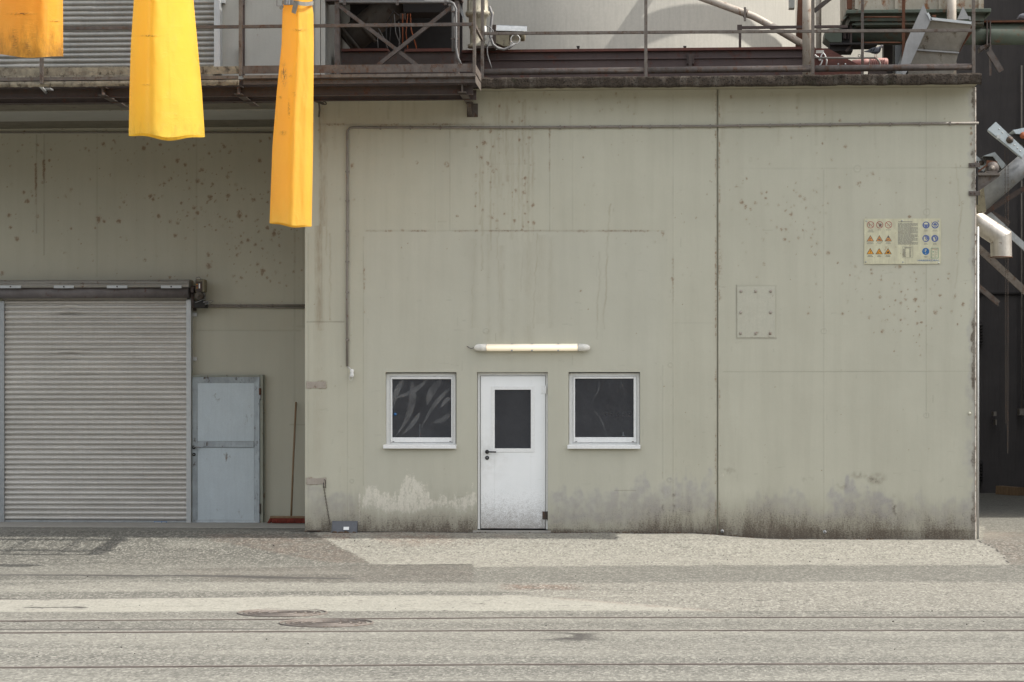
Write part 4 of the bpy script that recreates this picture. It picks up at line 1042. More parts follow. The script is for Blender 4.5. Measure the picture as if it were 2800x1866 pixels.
for q in ([(556, 800), (562, 810), (560, 818), (545, 824), (534, 828)], [(556, 828), (575, 822), (584, 823), (575, 830), (560, 834)], [(556, 826), (568, 824), (574, 828), (560, 830)], [(550, 764), (545, 758), (537, 760), (534, 770)]):
    b = MB(); b.tube([P(x, y, 2.2) for x, y in q], .006, 6); b.build('cable', M['wire'], mo)
for r, nm in ((835, 0), (839.5, 1)):
    b = MB(); pts = [P(556 + nm * 4, 840, 2.44), P(578, r, 2.46)] + [P(x, r + (2 if x > 700 else 0) * nm, 2.47) for x in (600, 640, 700, 760, 850)]
    b.tube(pts, .012, 8)
    for x in (657, 745): b.pbox(x - 2, x + 2, r - 3.4, r + 3.4, 2.455, .04)
    tag(b.build('conduit', M['conduit']), ('upper' if nm == 0 else 'lower') + ' of two thin grey conduits running right from the shutter motor', 'conduit', 'pair of conduits beside the shutter motor')
b = MB(); b.tube([P(-60, 363, 2.46), P(870, 363, 2.46)], .012, 8); tag(b.build('conduit', M['conduit']), 'thin conduit along the top of the recessed wall under the soffit', 'conduit')

# grey-blue service door
Y = 2.40
sdoor = None
def fX(p, Y=2.4): return P(p, 1230, Y).x
def fZ(r, Y=2.4): return P(620, r, Y).z
b = MB(); zb = fZ(1437.5)
b.box(fX(521), fX(526), Y, 2.48, zb, fZ(1025)); b.box(fX(711), fX(719), Y, 2.48, zb, fZ(1025)); b.box(fX(526), fX(711), Y, 2.48, fZ(1031), fZ(1025))
b.box(fX(719.2), fX(722), Y + .05, 2.48, zb, fZ(1025))
sdoor = b.build('service_door', M['greenframe'], building, 'worn blue grey sheet metal door beside the lower roller shutter', bevel=.004)
def mould(b, outer, inner, y0, y1):
    (a, c, bt, tp), (ia, ic, ib, it) = outer, inner
    for q in ([(a, bt), (a, tp), (ia, it), (ia, ib)], [(c, tp), (c, bt), (ic, ib), (ic, it)], [(a, tp), (c, tp), (ic, it), (ia, it)], [(c, bt), (a, bt), (ia, ib), (ic, ib)]):
        vs = [(q[0][0], y0, q[0][1]), (q[1][0], y0, q[1][1]), (q[2][0], y1, q[2][1]), (q[3][0], y1, q[3][1])]
        b.prism(vs, (0, .04, 0))
b = MB(); mould(b, (fX(526.5), fX(710), zb + .01, fZ(1031.5)), (fX(540), fX(694), fZ(1422), fZ(1048.5)), Y - .012, Y + .012)
b.build('leaf_frame', M['bluegrey_worn'], sdoor, bevel=.002)
for i, (r0, r1) in enumerate(((1048, 1206.5), (1224.5, 1422))):
    b = MB(); b.box(fX(540.2), fX(693.8), Y + .012, Y + .03, fZ(r1), fZ(r0)); b.build('sheet_panel', M['bluegrey'], sdoor)
b = MB(); b.box(fX(540), fX(694), Y - .004, Y + .02, fZ(1224), fZ(1207)); b.build('mid_rail', M['bluegrey_worn'], sdoor, bevel=.004)
b = MB(); c = P(530.5, 1224, Y - .012); b.lathe(c, (0, -1, 0), [(0, .024), (.006, .024), (.008, .014), (.04, .010)], 14); b.m = 1; b.tube([c + Vector((0, -.04, 0)), c + Vector((.02, -.046, .012)), c + Vector((.06, -.046, .004)), c + Vector((.105, -.042, -.001))], .009, 8); b.build('handle', [M['dark'], M['alu']], sdoor)
b = MB(); c = P(530.5, 1243.5, Y - .012); b.lathe(c, (0, -1, 0), [(0, .024), (.006, .022)], 14); b.m = 1; b.lathe(c + Vector((0, -.0065, 0)), (0, -1, 0), [(0, .009), (.002, .009)], 10); b.build('lock', [M['dark'], M['galv']], sdoor)
for r0, r1, mt in ((1062, 1080, 'rust'), (1080, 1094, 'galv'), (1378, 1405, 'iron')):
    b = MB(); c = P(711, (r0 + r1) / 2, Y - .01); h = abs(fZ(r0) - fZ(r1)) / 2; b.tube([c - Vector((0, 0, h)), c + Vector((0, 0, h))], .016 if mt == 'rust' else .012, 10); b.build('hinge', M[mt], sdoor)

# broom
br = thing('broom', P(782, 1440, 2.25), 'wide red bristle broom leaning upright against the recessed wall', 'broom')
b = MB(); b.tube([P(796, 1418, 2.22), P(802, 1260, 2.33), P(809.5, 1100, 2.44)], .0145, 10); b.build('handle', M['wood'], br)
b = MB(); A = P(739, 1417, 2.2); Bq = P(858, 1417, 2.2); b.box(A.x, Bq.x, 2.16, 2.24, P(780, 1417.5, 2.2).z, P(780, 1411.5, 2.2).z); b.build('head', M['wood'], br, bevel=.006)
b = MB(); zt_ = P(780, 1417.5, 2.2).z; zb_ = .007
for k in range(1500):
    x = random.uniform(A.x + .004, Bq.x - .004); y = random.uniform(2.165, 2.235); sx = random.uniform(-.012, .012) + (x - A.x < .03) * -.03; sy = (y - 2.2) * 1.2 - .01; wd = random.uniform(.003, .006)
    b.add([(x - wd, y, zt_ + .003), (x + wd, y, zt_ + .003), (x + sx + wd * .6, y + sy, zb_ + random.uniform(0, .014)), (x + sx - wd * .6, y + sy, zb_ + random.uniform(0, .014))], [(0, 1, 2, 3)])
stuff(b.build('bristles', M['bristle'], br))

# ---------------------------------------------------------------- front wall fittings
lampo = thing('wall_light', P(1455, 951, -.05), 'long tubular wall light glowing warm above the white door', 'light')
c0, c1 = P(1331, 951, -.055), P(1579, 950, -.055)
def capsule(b, a, c, r, ends=(0, 0), n=16):
    b.tube([a, c], r, n, caps=True)
b = MB(); b.tube([c0, c1], .047, 20); b.build('diffuser', M['lamp'], lampo)
for (pa, pb, sg) in ((1330, 1296, -1), (1580, 1614, 1)):
    a = P(pa, 951, -.055); L = abs(P(pb, 951, -.055).x - a.x)
    b = MB(); b.lathe(a, (sg, 0, 0), [(0, .049), (L * .55, .0485), (L * .78, .042), (L * .93, .028), (L, .008)], 18); b.build('end_cap', M['lampend'], lampo)
b = MB(); b.box(c0.x - .12, c1.x + .12, -.03, -.001, c0.z - .03, c0.z + .03); b.build('back_plate', M['socket'], lampo)
b = MB()
for p in (1400, 1455, 1527):
    cc = P(p, 951, -.055); b.box(cc.x - .012, cc.x + .012, -.106, -.098, cc.z - .05, cc.z - .03); b.box(cc.x - .012, cc.x + .012, -.09, -.01, cc.z + .046, cc.z + .052)
b.build('clip', M['galv'], lampo)
b = MB(); b.tube([P(1296, 951, -.03), P(1288, 954, -.03), P(1282, 950, -.02), P(1277, 947, .005)], .006, 6); b.build('cable', M['wire'], lampo)

# conduit with lamp holder
co_ = thing('conduit', P(950, 1003, 0), 'long grey conduit crossing under the roof edge and bending down left of the windows', 'conduit')
b = MB(); pts = [P(2676, 337, -.02), P(2400, 339.5, -.02), P(2100, 343, -.02), P(1962, 345, -.02), P(1700, 347, -.02), P(1400, 349, -.02), P(1150, 349.5, -.02), P(966, 349, -.02), P(957, 351, -.02), P(951, 357, -.02), P(949.5, 366, -.02), P(950, 600, -.02), P(949, 800, -.02), P(949.5, 1002, -.02)]
b.tube(pts, .0165, 10); b.build('tube', M['conduit'], co_)
b = MB()
for x in list(range(1040, 2660, 82)): q = P(x, float(np.interp(x, [950, 1400, 1962, 2676], [349.5, 349, 345, 337])), -.02); b.box(q.x - .010, q.x + .010, -.041, 0.004, q.z - .027, q.z + .022)
for r in (470, 550, 632, 716, 800, 930): q = P(950, r, -.02); b.box(q.x - .024, q.x + .024, -.041, .004, q.z - .011, q.z + .011)
b.build('clamps', M['conduit'], co_)
sk_ = thing('lamp_holder', P(962.5, 1024, -.03), 'small pale lamp holder hanging from the lower end of the conduit', 'lamp holder')
c = P(962.5, 1020, -.045)
b = MB(); b.lathe(c + Vector((0, 0, .05)), (0, 0, -1), [(0, .012), (.01, .024), (.035, .026), (.05, .020), (.075, .026), (.098, .024), (.11, .014)], 14); b.build('body', M['socket'], sk_)
b = MB(); b.tube([P(950, 1003, -.02), P(955, 1006, -.03), P(960, 1011, -.045)], .006, 6); b.tube([P(958, 1022, -.05), P(955, 1034, -.05), P(957, 1041, -.05), P(962, 1040, -.05), P(966, 1030, -.05)], .004, 6); b.build('cable', M['wirewhite'], sk_)

# cover plate with bolts
pl_ = thing('cover_plate', P(2068, 924, 0), 'painted square cover plate with seven rusty bolts right of the wall joint', 'plate')
b = MB(); b.pbox(2016, 2119, 784, 923.5, -.008, .008); b.build('plate', M['plate_paint'], pl_, bevel=.002)
bo = None
for p, r in ((2026, 797), (2066, 797), (2107, 797), (2025, 855), (2107, 855), (2025, 912), (2066, 912), (2106, 912)):
    if bo is None: b = MB(); b.lathe(P(p, r, -.012), (0, -1, 0), [(0, .020), (.004, .020), (.005, .013), (.012, .011)], 10); bo = b.build('bolt', M['rusty_plate'], pl_)
    else: q = P(p, r, -.012); repeat(bo, Vector((q.x, -.018, q.z)), pl_)
# tie plates left of the conduit
for r0, r1, lab in ((1044, 1062, 'rusty cut-off steel plate in the wall left of the left window'), (1308, 1325, 'rusty cut-off steel plate low on the wall above the slate tray')):
    b = MB(); b.pbox(839, 891, r0, r1, -.006, .012); b.pbox(838, 842, r0 - 1, r1 + 1, -.010, .012); b.pbox(880, 884, r0 + 3, r1 - 2, -.009, .006); tag(b.build('steel_plate', M['rusty_plate'], None, bevel=.002), lab, 'plate')
ch = thing('hook_chain', P(900, 1440, -.02), 'thin rusty chain with a hook hanging beside the low steel plate', 'chain')
b = MB(); pts = [P(885 + 17 * t, 1330 + 105 * t, -.02) for t in np.linspace(0, 1, 26)]
for i in range(25):
    c = (pts[i] + pts[i + 1]) / 2; b.ring(c, (1, 0, 0) if i % 2 else (0, 1, 0), .009, .0032, 8, 4)
b.build('links', M['iron'], ch)
b = MB(); b.tube([P(887, 1312, -.015), P(890, 1314, -.03), P(890.5, 1334, -.03), P(885, 1335, -.02), P(884.5, 1320, -.012)], .006, 6); b.build('hook', M['iron'], ch)
b = MB(); b.lathe(P(2651, 1131, 0), (0, -1, 0), [(0, .02), (.012, .018), (.016, .010)], 12); tag(b.build('wall_stud', M['plate_paint']), 'small round stud on the wall near its right corner', 'stud')
for p, r, lab in ((1975, 1453, 'tiny pale pipe stub at the wall foot just right of the joint'), (2255, 1455, 'tiny pale pipe stub at the wall foot below the safety sign')):
    b = MB(); c = P(p, r, 0); b.lathe(c, (0, -1, 0), [(0, .022), (.02, .022)], 12); b.m = 1; b.lathe(c + Vector((0, -.0205, 0)), (0, -1, 0), [(0, .014), (.001, .014)], 10); tag(b.build('pipe_stub', [M['galv_light'], M['wire']]), lab, 'pipe stub')

# slate tray at the wall foot
tr = thing('boot_tray', P(942, 1462, -.2), 'slate grey plastic scoop with a white label leaning at the wall foot', 'scoop')
g = float(gz(-2.2, -.15))
xl, xr = P(907.5, 1445, -.1).x, P(977, 1445, -.1).x; zt_ = P(942, 1425, -.05).z; zm = P(942, 1449, -.12).z; zb_ = P(942, 1463, -.16).z - .01
b = MB(); b.prism([(xl, -.05, zt_), (xl, -.075, zt_ - .004), (xl, -.155, zb_), (xl, -.13, zb_)], (xr - xl, 0, 0)); b.prism([(xl, -.03, zt_), (xl, -.07, zt_ + .001), (xl, -.18, zb_), (xl, -.05, zb_)], (.008, 0, 0)); b.prism([(xr, -.03, zt_ - .01), (xr, -.07, zt_ - .006), (xr, -.18, zb_), (xr, -.05, zb_)], (-.008, 0, 0)); b.build('shell', M['tray'], tr, bevel=.002)
b = MB(); q0 = P(939.5, 1441, -.13); q1 = P(954, 1449.5, -.145); b.add([(q0.x, -.1255, q0.z), (q1.x, -.1255, q0.z), (q1.x, -.148, q1.z), (q0.x, -.148, q1.z), (q0.x, -.124, q0.z), (q1.x, -.124, q0.z), (q1.x, -.146, q1.z), (q0.x, -.146, q1.z)], [(0, 1, 2, 3), (4, 7, 6, 5), (0, 4, 5, 1), (2, 6, 7, 3)]); b.build('label', M['paper'], tr)
b = MB()
for k in range(160):
    x = random.uniform(xl + .01, xr - .01); t = random.random() ** 2; r_ = random.uniform(.006, .016); z = zb_ + t * .05; y = -.155 + t * .025 - random.random() * .012
    b.lathe((x, y, z), (random.random() - .5, -1, random.random() - .5), [(-r_ * .6, r_ * .4), (0, r_), (r_ * .7, r_ * .4)], 5, False)
stuff(b.build('soil', M['soil'], tr))
b = MB(); c = P(858, 1452, -.06); b.box(c.x - .09, c.x + .09, -.12, .0, c.z - .006, c.z + .006); tag(b.build('metal_flap', M['iron']), 'thin dark metal flap sticking out at the wall foot left of the scoop', 'flap')

# ---------------------------------------------------------------- safety sign
YSN = -.014
sg = thing('safety_sign', P(2467, 722, 0), 'yellowed safety sign board with hazard pictograms on the right of the wall', 'sign')
def SP(zx, zy): return 2330 + zx * .11475, 580 + zy * .11475
b = MB(); a = SP(290, 160); c = SP(2113, 1240); b.pbox(a[0], c[0], a[1], c[1], YSN, .010); b.build('board', M['sign'], sg, bevel=.001)
LAY = YSN - .0012
def disc(b, zx, zy, r, Y, n=24):
    c = P(*SP(zx, zy), Y); R_ = r * .11475 / 208; b.add([(c.x + R_ * math.cos(2 * math.pi * i / n), Y, c.z + R_ * math.sin(2 * math.pi * i / n)) for i in range(n)], [tuple(range(n))])
def annulus(b, zx, zy, r0, r1, Y, n=28):
    c = P(*SP(zx, zy), Y); k = .11475 / 208
    vs = [(c.x + r * k * math.cos(2 * math.pi * i / n), Y, c.z + r * k * math.sin(2 * math.pi * i / n)) for r in (r0, r1) for i in range(n)]
    b.add(vs, [(i, (i + 1) % n, n + (i + 1) % n, n + i) for i in range(n)])
def poly(b, pts, Y): b.add([P(*SP(x, y), Y) for x, y in pts], [tuple(range(len(pts)))])
def stroke(b, x0, y0, x1, y1, wd, Y):
    L = math.hypot(x1 - x0, y1 - y0); nx_, ny_ = -(y1 - y0) / L * wd / 2, (x1 - x0) / L * wd / 2
    poly(b, [(x0 + nx_, y0 + ny_), (x1 + nx_, y1 + ny_), (x1 - nx_, y1 - ny_), (x0 - nx_, y0 - ny_)], Y)
def caption(b, cx, y, wd, lines, Y):
    for i in range(lines):
        hw = wd / 2 * (.6 + .4 * ((i * 7 + int(cx)) % 3) / 2); x = cx - hw
        while x < cx + hw:
            l = random.uniform(12, 30); poly(b, [(x, y + i * 24), (min(x + l, cx + hw), y + i * 24), (min(x + l, cx + hw), y + i * 24 + 12), (x, y + i * 24 + 12)], Y); x += l + 7
# prohibition circles
for i, (zx, zy) in enumerate(((441, 308), (656, 308), (868, 308))):
    b = MB()
    if i == 0: stroke(b, 400, 285, 410, 330, 16, LAY); stroke(b, 410, 330, 430, 350, 14, LAY); stroke(b, 470, 300, 500, 285, 8, LAY)
    if i == 1: disc(b, 668, 325, 28, LAY); [stroke(b, 650 + 14 * k, 310, 645 + 17 * k, 268 + abs(k - 1.5) * 8, 9, LAY) for k in range(4)]; stroke(b, 690, 325, 708, 300, 9, LAY)
    if i == 2: stroke(b, 825, 320, 850, 335, 8, LAY); stroke(b, 895, 315, 920, 290, 8, LAY)
    b.m = 1; annulus(b, zx, zy, 70, 84, LAY - .0006); stroke(b, zx - 52, zy - 52, zx + 52, zy + 52, 13, LAY - .0006)
    b.m = 2; caption(b, zx, 422, 150 if i != 1 else 75, 3 if i == 0 else 1, LAY)
    b.build('prohibition_symbol', [M['inkmid'], M['redfade'], M['inkfade']], sg)
# warning triangles
for i, (zx, zt0, zb0) in enumerate(((436, 552, 702), (650, 552, 702), (862, 555, 702), (432, 860, 1008), (645, 862, 1008), (856, 862, 1008))):
    low = i >= 3
    b = MB(); poly(b, [(zx - 88, zb0), (zx, zt0), (zx + 88, zb0)], LAY)
    b.m = 1; poly(b, [(zx - 68, zb0 - 11), (zx, zt0 + 24), (zx + 68, zb0 - 11)], LAY - .0006); b.m = 0; Yk = LAY - .0012; cy = zb0 - 52
    if i == 0: stroke(b, zx - 8, cy - 30, zx - 8, cy + 20, 9, Yk); stroke(b, zx - 34, cy, zx + 26, cy - 22, 8, Yk); stroke(b, zx - 24, cy + 30, zx + 20, cy + 32, 7, Yk); stroke(b, zx - 8, cy + 20, zx - 22, cy + 34, 7, Yk)
    if i == 1: stroke(b, zx - 32, cy - 2, zx + 28, cy + 22, 26, Yk); stroke(b, zx, cy - 54, zx, cy - 14, 4, Yk)
    if i == 2: stroke(b, zx - 48, cy + 34, zx + 20, cy - 10, 14, Yk); poly(b, [(zx - 20, cy - 34), (zx, zt0 + 24), (zx + 24, cy - 30)], Yk); stroke(b, zx + 26, cy + 22, zx + 40, cy + 16, 12, Yk)
    if i == 3: poly(b, [(zx - 2, cy - 45), (zx + 6, cy - 45), (zx + 4, cy - 12), (zx + 12, cy - 14), (zx + 2, cy + 30), (zx - 4, cy + 28), (zx + 1, cy + 2), (zx - 8, cy + 4)], Yk)
    if i == 4: stroke(b, zx - 38, cy + 22, zx - 4, cy - 6, 9, Yk); stroke(b, zx - 4, cy - 6, zx + 14, cy - 30, 11, Yk); stroke(b, zx + 16, cy - 6, zx + 34, cy + 18, 9, Yk); stroke(b, zx - 38, cy + 30, zx - 10, cy + 30, 7, Yk)
    if i == 5: poly(b, [(zx - 38, cy + 28), (zx - 30, cy + 6), (zx + 30, cy + 6), (zx + 38, cy + 28)], Yk); poly(b, [(zx - 16, cy + 6), (zx - 8, cy - 26), (zx + 14, cy - 26), (zx + 20, cy + 6)], Yk)
    b.m = 2; caption(b, zx, zb0 + 24, 165 if i in (0, 3) else 120, 2, LAY)
    b.build('warning_symbol', [M['ink'] if low else M['inkmid'], M['yelloworange'] if low else M['orangefade'], M['inkmid'] if low else M['inkfade']], sg)
# mandatory discs
for i, (zx, zy) in enumerate(((1762, 313), (1978, 313), (1759, 632), (1972, 632), (1754, 941))):
    b = MB(); disc(b, zx, zy, 85, LAY); b.m = 1; k = LAY - .0006
    if i == 0: poly(b, [(zx - 50, zy - 16), (zx - 38, zy - 48), (zx, zy - 62), (zx + 38, zy - 48), (zx + 50, zy - 16)], k); b.m = 0; b.m = 1; stroke(b, zx - 46, zy - 4, zx - 30, zy + 50, 6, k); stroke(b, zx + 46, zy - 4, zx + 30, zy + 50, 6, k)
    if i == 1: annulus(b, zx, zy - 4, 44, 58, k); stroke(b, zx - 58, zy - 6, zx - 52, zy + 22, 22, k); stroke(b, zx + 58, zy - 6, zx + 52, zy + 22, 22, k); stroke(b, zx - 30, zy + 12, zx + 30, zy + 12, 10, k)
    if i == 2: poly(b, [(zx - 52, zy - 42), (zx - 14, zy - 42), (zx - 12, zy + 18), (zx + 30, zy + 44), (zx + 28, zy + 56), (zx - 54, zy + 54)], k); stroke(b, zx + 5, zy - 45, zx + 10, zy + 5, 7, k); stroke(b, zx + 10, zy + 5, zx + 52, zy + 40, 7, k)
    if i == 3: poly(b, [(zx - 46, zy - 22), (zx - 14, zy - 34), (zx + 18, zy + 48), (zx - 22, zy + 60)], k); stroke(b, zx + 8, zy - 48, zx + 36, zy - 30, 8, k); stroke(b, zx + 36, zy - 30, zx + 30, zy + 34, 8, k)
    if i == 4: stroke(b, zx - 6, zy - 20, zx - 6, zy + 10, 16, k); [stroke(b, zx - 14 + 14 * j, zy - 60 + 8 * abs(j - 1), zx - 14 + 14 * j, zy - 18, 8, k) for j in range(3)]; stroke(b, zx - 50, zy - 12, zx - 20, zy + 4, 5, k); stroke(b, zx, zy + 30, zx + 4, zy + 66, 10, k)
    b.m = 2; caption(b, zx, zy + 112, 90 if i != 1 else 130, 2, LAY)
    b.build('mandatory_symbol', [M['blue'] if i == 4 else M['bluefade'], M['sign'], M['inkfade']], sg)
# small print and tables
b = MB(); x = 1105
while x < 1430: l = random.uniform(14, 26); poly(b, [(x, 224), (x + l, 224), (x + l, 246), (x, 246)], LAY); x += l + 9
b.m = 1
for i in range(23):
    y = 270 + i * 22.4; x = 1090 + random.uniform(0, 6); xe = 1565 if i % 4 != 3 else random.uniform(1380, 1560)
    while x < xe: l = random.uniform(25, 80); poly(b, [(x, y), (min(x + l, xe), y), (min(x + l, xe), y + 12), (x, y + 12)], LAY); x += l + random.uniform(5, 10)
b.build('small_print', [M['inkfade'], M['inkfade']], sg)
b = MB()
for e in ((1198, 832, 1452, 832), (1198, 1092, 1446, 1092), (1200, 832, 1200, 1092), (1448, 832, 1444, 1092)): stroke(b, *e, 5, LAY)
b.m = 1; x = 1250
while x < 1395: l = random.uniform(10, 24); poly(b, [(x, 848), (x + l, 848), (x + l, 866), (x, 866)], LAY); x += l + 5
for i in range(10):
    y = 882 + i * 20; poly(b, [(1214, y), (1214 + random.uniform(30, 85), y), (1214 + 60, y + 10), (1214, y + 10)], LAY); poly(b, [(1365, y), (1365 + random.uniform(20, 50), y), (1400, y + 9), (1365, y + 9)], LAY)
b.build('notice_table', [M['inkfade'], M['inkmid']], sg)
b = MB()
for e in ((1880, 862, 2055, 862), (1880, 1100, 2055, 1100), (1884, 860, 1884, 1102), (2052, 860, 2052, 1102)): stroke(b, *e, 10, LAY)
stroke(b, 1918, 952, 1944, 952, 24, LAY); 
for e in ((1916, 1016, 1942, 1016), (1916, 1034, 1942, 1034), (1918, 1014, 1918, 1036), (1940, 1014, 1940, 1036)): stroke(b, *e, 4, LAY)
b.m = 1; stroke(b, 1900, 884, 2040, 884, 10, LAY); [stroke(b, 1902, y, 1908, y, 14, LAY) for y in (920, 998, 1062)]
b.m = 2
for y in (902, 926, 944, 960, 976, 1000, 1020, 1036, 1060, 1076): stroke(b, 1955, y, random.uniform(2000, 2040), y, 6, LAY)
b.build('notice_table', [M['greenprint'], M['redfade'], M['inkfade']], sg)
cu = bpy.data.curves.new('lettering', 'FONT'); cu.body = 'HABERKORN'; cu.size = 1; cu.extrude = .002
to = bpy.data.objects.new('tmp_text', cu); COL.objects.link(to)
bpy.context.view_layer.update()
me = bpy.data.meshes.new_from_object(to.evaluated_get(bpy.context.evaluated_depsgraph_get()))
bpy.data.objects.remove(to)
q0 = P(*SP(1565, 1176), LAY); q1 = P(*SP(2055, 1134), LAY)
vv = np.array([v.co[:] for v in me.vertices]); mn, mx = vv.min(0), vv.max(0)
for v in me.vertices:
    t = (v.co.x - mn[0]) / (mx[0] - mn[0]); u = (v.co.y - mn[1]) / (mx[1] - mn[1])
    v.co = (t * (q1.x - q0.x), -v.co.z * .2, u * (q1.z - q0.z))
me.materials.clear(); me.materials.append(M['blue']); me.name = 'lettering'
lo = bpy.data.objects.new('lettering', me); COL.objects.link(lo); put(lo, Vector((q0.x, LAY, q0.z)), sg)
bo = None
for zx, zy in ((338, 218), (1190, 212), (2056, 218), (327, 1192), (1210, 1198), (2062, 1214)):
    q = P(*SP(zx, zy), YSN)
    if bo is None: b = MB(); b.lathe(q, (0, -1, 0), [(0, .011), (.005, .009)], 8); bo = b.build('bolt', M['galv'], sg)
    else: repeat(bo, Vector((q.x, WORG[bo.name].y, q.z)), sg)

# ---------------------------------------------------------------- rails and covers in the yard
def track(rows, label):
    """two grooved rails given by their photo rows at the left, middle and right"""
    c = PG(1400, rows[0][1]); t = thing('rail_track', c, label, 'rail track', 'rail tracks set into the yard')
    for rr in rows:
        L, Mi, Rr = PG(0, rr[0]), PG(1400, rr[1]), PG(2800, rr[2]); ext = lambda a, b, k: a + (a - b) * k
        pts = [ext(L, Mi, 6.0), L, Mi, Rr, ext(Rr, Mi, 6.0)]
        b = MB()
        for i in range(4):
            p, q = pts[i].copy(), pts[i + 1].copy(); z0 = -.5
            for off, hw, top in ((0, .026, .004), (-.066, .014, .003)):
                b.add([(p.x, p.y + off - hw, -.56), (p.x, p.y + off + hw, -.56), (q.x, q.y + off + hw, -.56), (q.x, q.y + off - hw, -.56), (p.x, p.y + off - hw, z0 + top), (p.x, p.y + off + hw, z0 + top), (q.x, q.y + off + hw, z0 + top), (q.x, q.y + off - hw, z0 + top)],
                      [(0, 3, 2, 1), (4, 5, 6, 7), (0, 1, 5, 4), (1, 2, 6, 5), (2, 3, 7, 6), (3, 0, 4, 7)])
            b.add([(p.x, p.y - .056, z0 + .001), (p.x, p.y - .032, z0 + .001), (q.x, q.y - .032, z0 + .001), (q.x, q.y - .056, z0 + .001)], [(0, 1, 2, 3)])
        b.build('rail', M['railiron'], t)
    return t
track([(1699, 1689.5, 1688), (1731, 1724.5, 1724)], 'farther rail track sunk in the asphalt beside the round covers')
track([(1826, 1817.5, 1815), (1871, 1865.5, 1864)], 'nearer rail track sunk in the asphalt along the bottom of the photo')
def cover(px_, row, w_px, label, half=False):
    c = PG(px_, row); r = w_px / 2 / (F / (c - CAM).dot(FWD)); c.z = float(gz(c.x, c.y))
    t = thing('manhole_cover', c, label, 'manhole cover')
    b = MB(); b.ring(c + Vector((0, 0, .004)), (0, 0, 1), r * .97, .012, 40, 6); b.ring(c + Vector((0, 0, .004)), (0, 0, 1), r * .84, .006, 40, 6); b.build('frame', M['castcover'], t)
    b = MB(); b.lathe(c + Vector((0, 0, -.02)), (0, 0, 1), [(0, r * .83), (.021, r * .83), (.022, r * .80)], 36, False)
    for q_ in (.30, .52, .70): b.ring(c + Vector((0, 0, .003)), (0, 0, 1), r * q_, .010, 36, 6)
    for i in range(-5, 6):
        h = math.sqrt(max(.01, (r * .76) ** 2 - (i * r * .14) ** 2)); b.box(c.x - h, c.x + h, c.y + i * r * .14 - .012, c.y + i * r * .14 + .012, c.z + .0, c.z + .006)
    b.build('lid', M['castcover'], t)
cover(892, 1705, 262, 'larger round iron manhole cover between the two farther rails')
cover(772, 1677.5, 250, 'round iron manhole cover just above the first rail on the left')

b = MB()
for k in range(260):
    x = random.choice([random.uniform(XL, XR), random.uniform(RECT[1][1], 3.2)]); y = -abs(random.gauss(0, .035)) - .008; s_ = random.uniform(.004, .014); z = float(gz(x, y)) + s_ * .3
    b.lathe((x, y, z), (random.random() - .5, random.random() - .5, 1), [(-s_ * .5, s_ * .5), (0, s_), (s_ * .5, s_ * .4)], 5, False)
stuff(tag(b.build('wall_foot_debris', M['soil']), 'dark crumbs of soil and flaked paint along the foot of the front wall', 'debris'))
# loose grit and leaves
b = MB()
for k in range(150):
    p = random.uniform(-60, 2860); r_ = random.choice([random.uniform(1456, 1550), random.uniform(1456, 1680)]); q = PG(p, r_) if k < 0 else None
    y = random.uniform(-12, -.1) if random.random() < .6 else random.uniform(-2.2, -.05); x = random.uniform(-8.5, 7.5); s_ = random.choice([random.uniform(.004, .008), random.uniform(.004, .013)])
    z = float(gz(x, y)) + s_ * .4
    b.lathe((x, y, z), (random.random() - .5, random.random() - .5, 1), [(-s_ * .5, s_ * .5), (0, s_), (s_ * .5, s_ * .4)], 5, False)
stuff(tag(b.build('loose_grit', M['stone']), 'scattered dark grit and crumbs lying on the asphalt yard', 'grit'))

# ---------------------------------------------------------------- silo, far buildings
sc_ = P(1490, 70, 9.2)
SR = 4.25
silo = thing('silo', (sc_.x, 9.2, ZF1), 'big pale concrete silo rising behind the roof railing', 'silo')
b = MB(); b.lathe((sc_.x, 9.2, -.3), (0, 0, 1), [(0, SR), (3, SR), (6, SR), (9, SR), (14, SR), (20, SR), (24, SR), (24.05, SR + .12), (24.4, SR + .12), (24.45, 0.05)], 128)
b.build('shell', M['concrete_silo'], silo)
s2 = P(1905, 70, 17.5)
b = MB(); b.lathe((s2.x, 17.5, -.3), (0, 0, 1), [(0, 4.0), (8, 4.0), (16, 4.0), (22, 4.0), (22.05, 4.1), (22.5, 4.1), (22.55, .05)], 96); tag(b.build('silo', M['concrete_silo']), 'second pale silo standing farther back at the right of the big one', 'silo')
# arched vent duct high on the silo: out of the frame, its shadow falls on the shell
def on_silo(px_, row):
    d = ray(px_, row); o = CAM; a = d.x ** 2 + d.y ** 2; bq = 2 * (d.x * (o.x - sc_.x) + d.y * (o.y - 9.2)); c = (o.x - sc_.x) ** 2 + (o.y - 9.2) ** 2 - SR * SR
    t = (-bq - math.sqrt(max(0, bq * bq - 4 * a * c))) / (2 * a); return o + d * t
arch = [(1630, 195), (1680, 136), (1745, 92), (1825, 62), (1910, 50), (1985, 60), (2040, 82), (2075, 115)]
T_ = 3.0
pts = [on_silo(*q) + SDIR * T_ for q in arch]
pts = [pts[0] + Vector((-.5, .8, -.05))] + pts + [pts[-1] + Vector((.35, .75, -.15))]
b = MB(); b.tube(pts, .10, 14); tag(b.build('vent_duct', M['galv']), 'arched galvanised duct bending off the upper silo wall', 'duct')

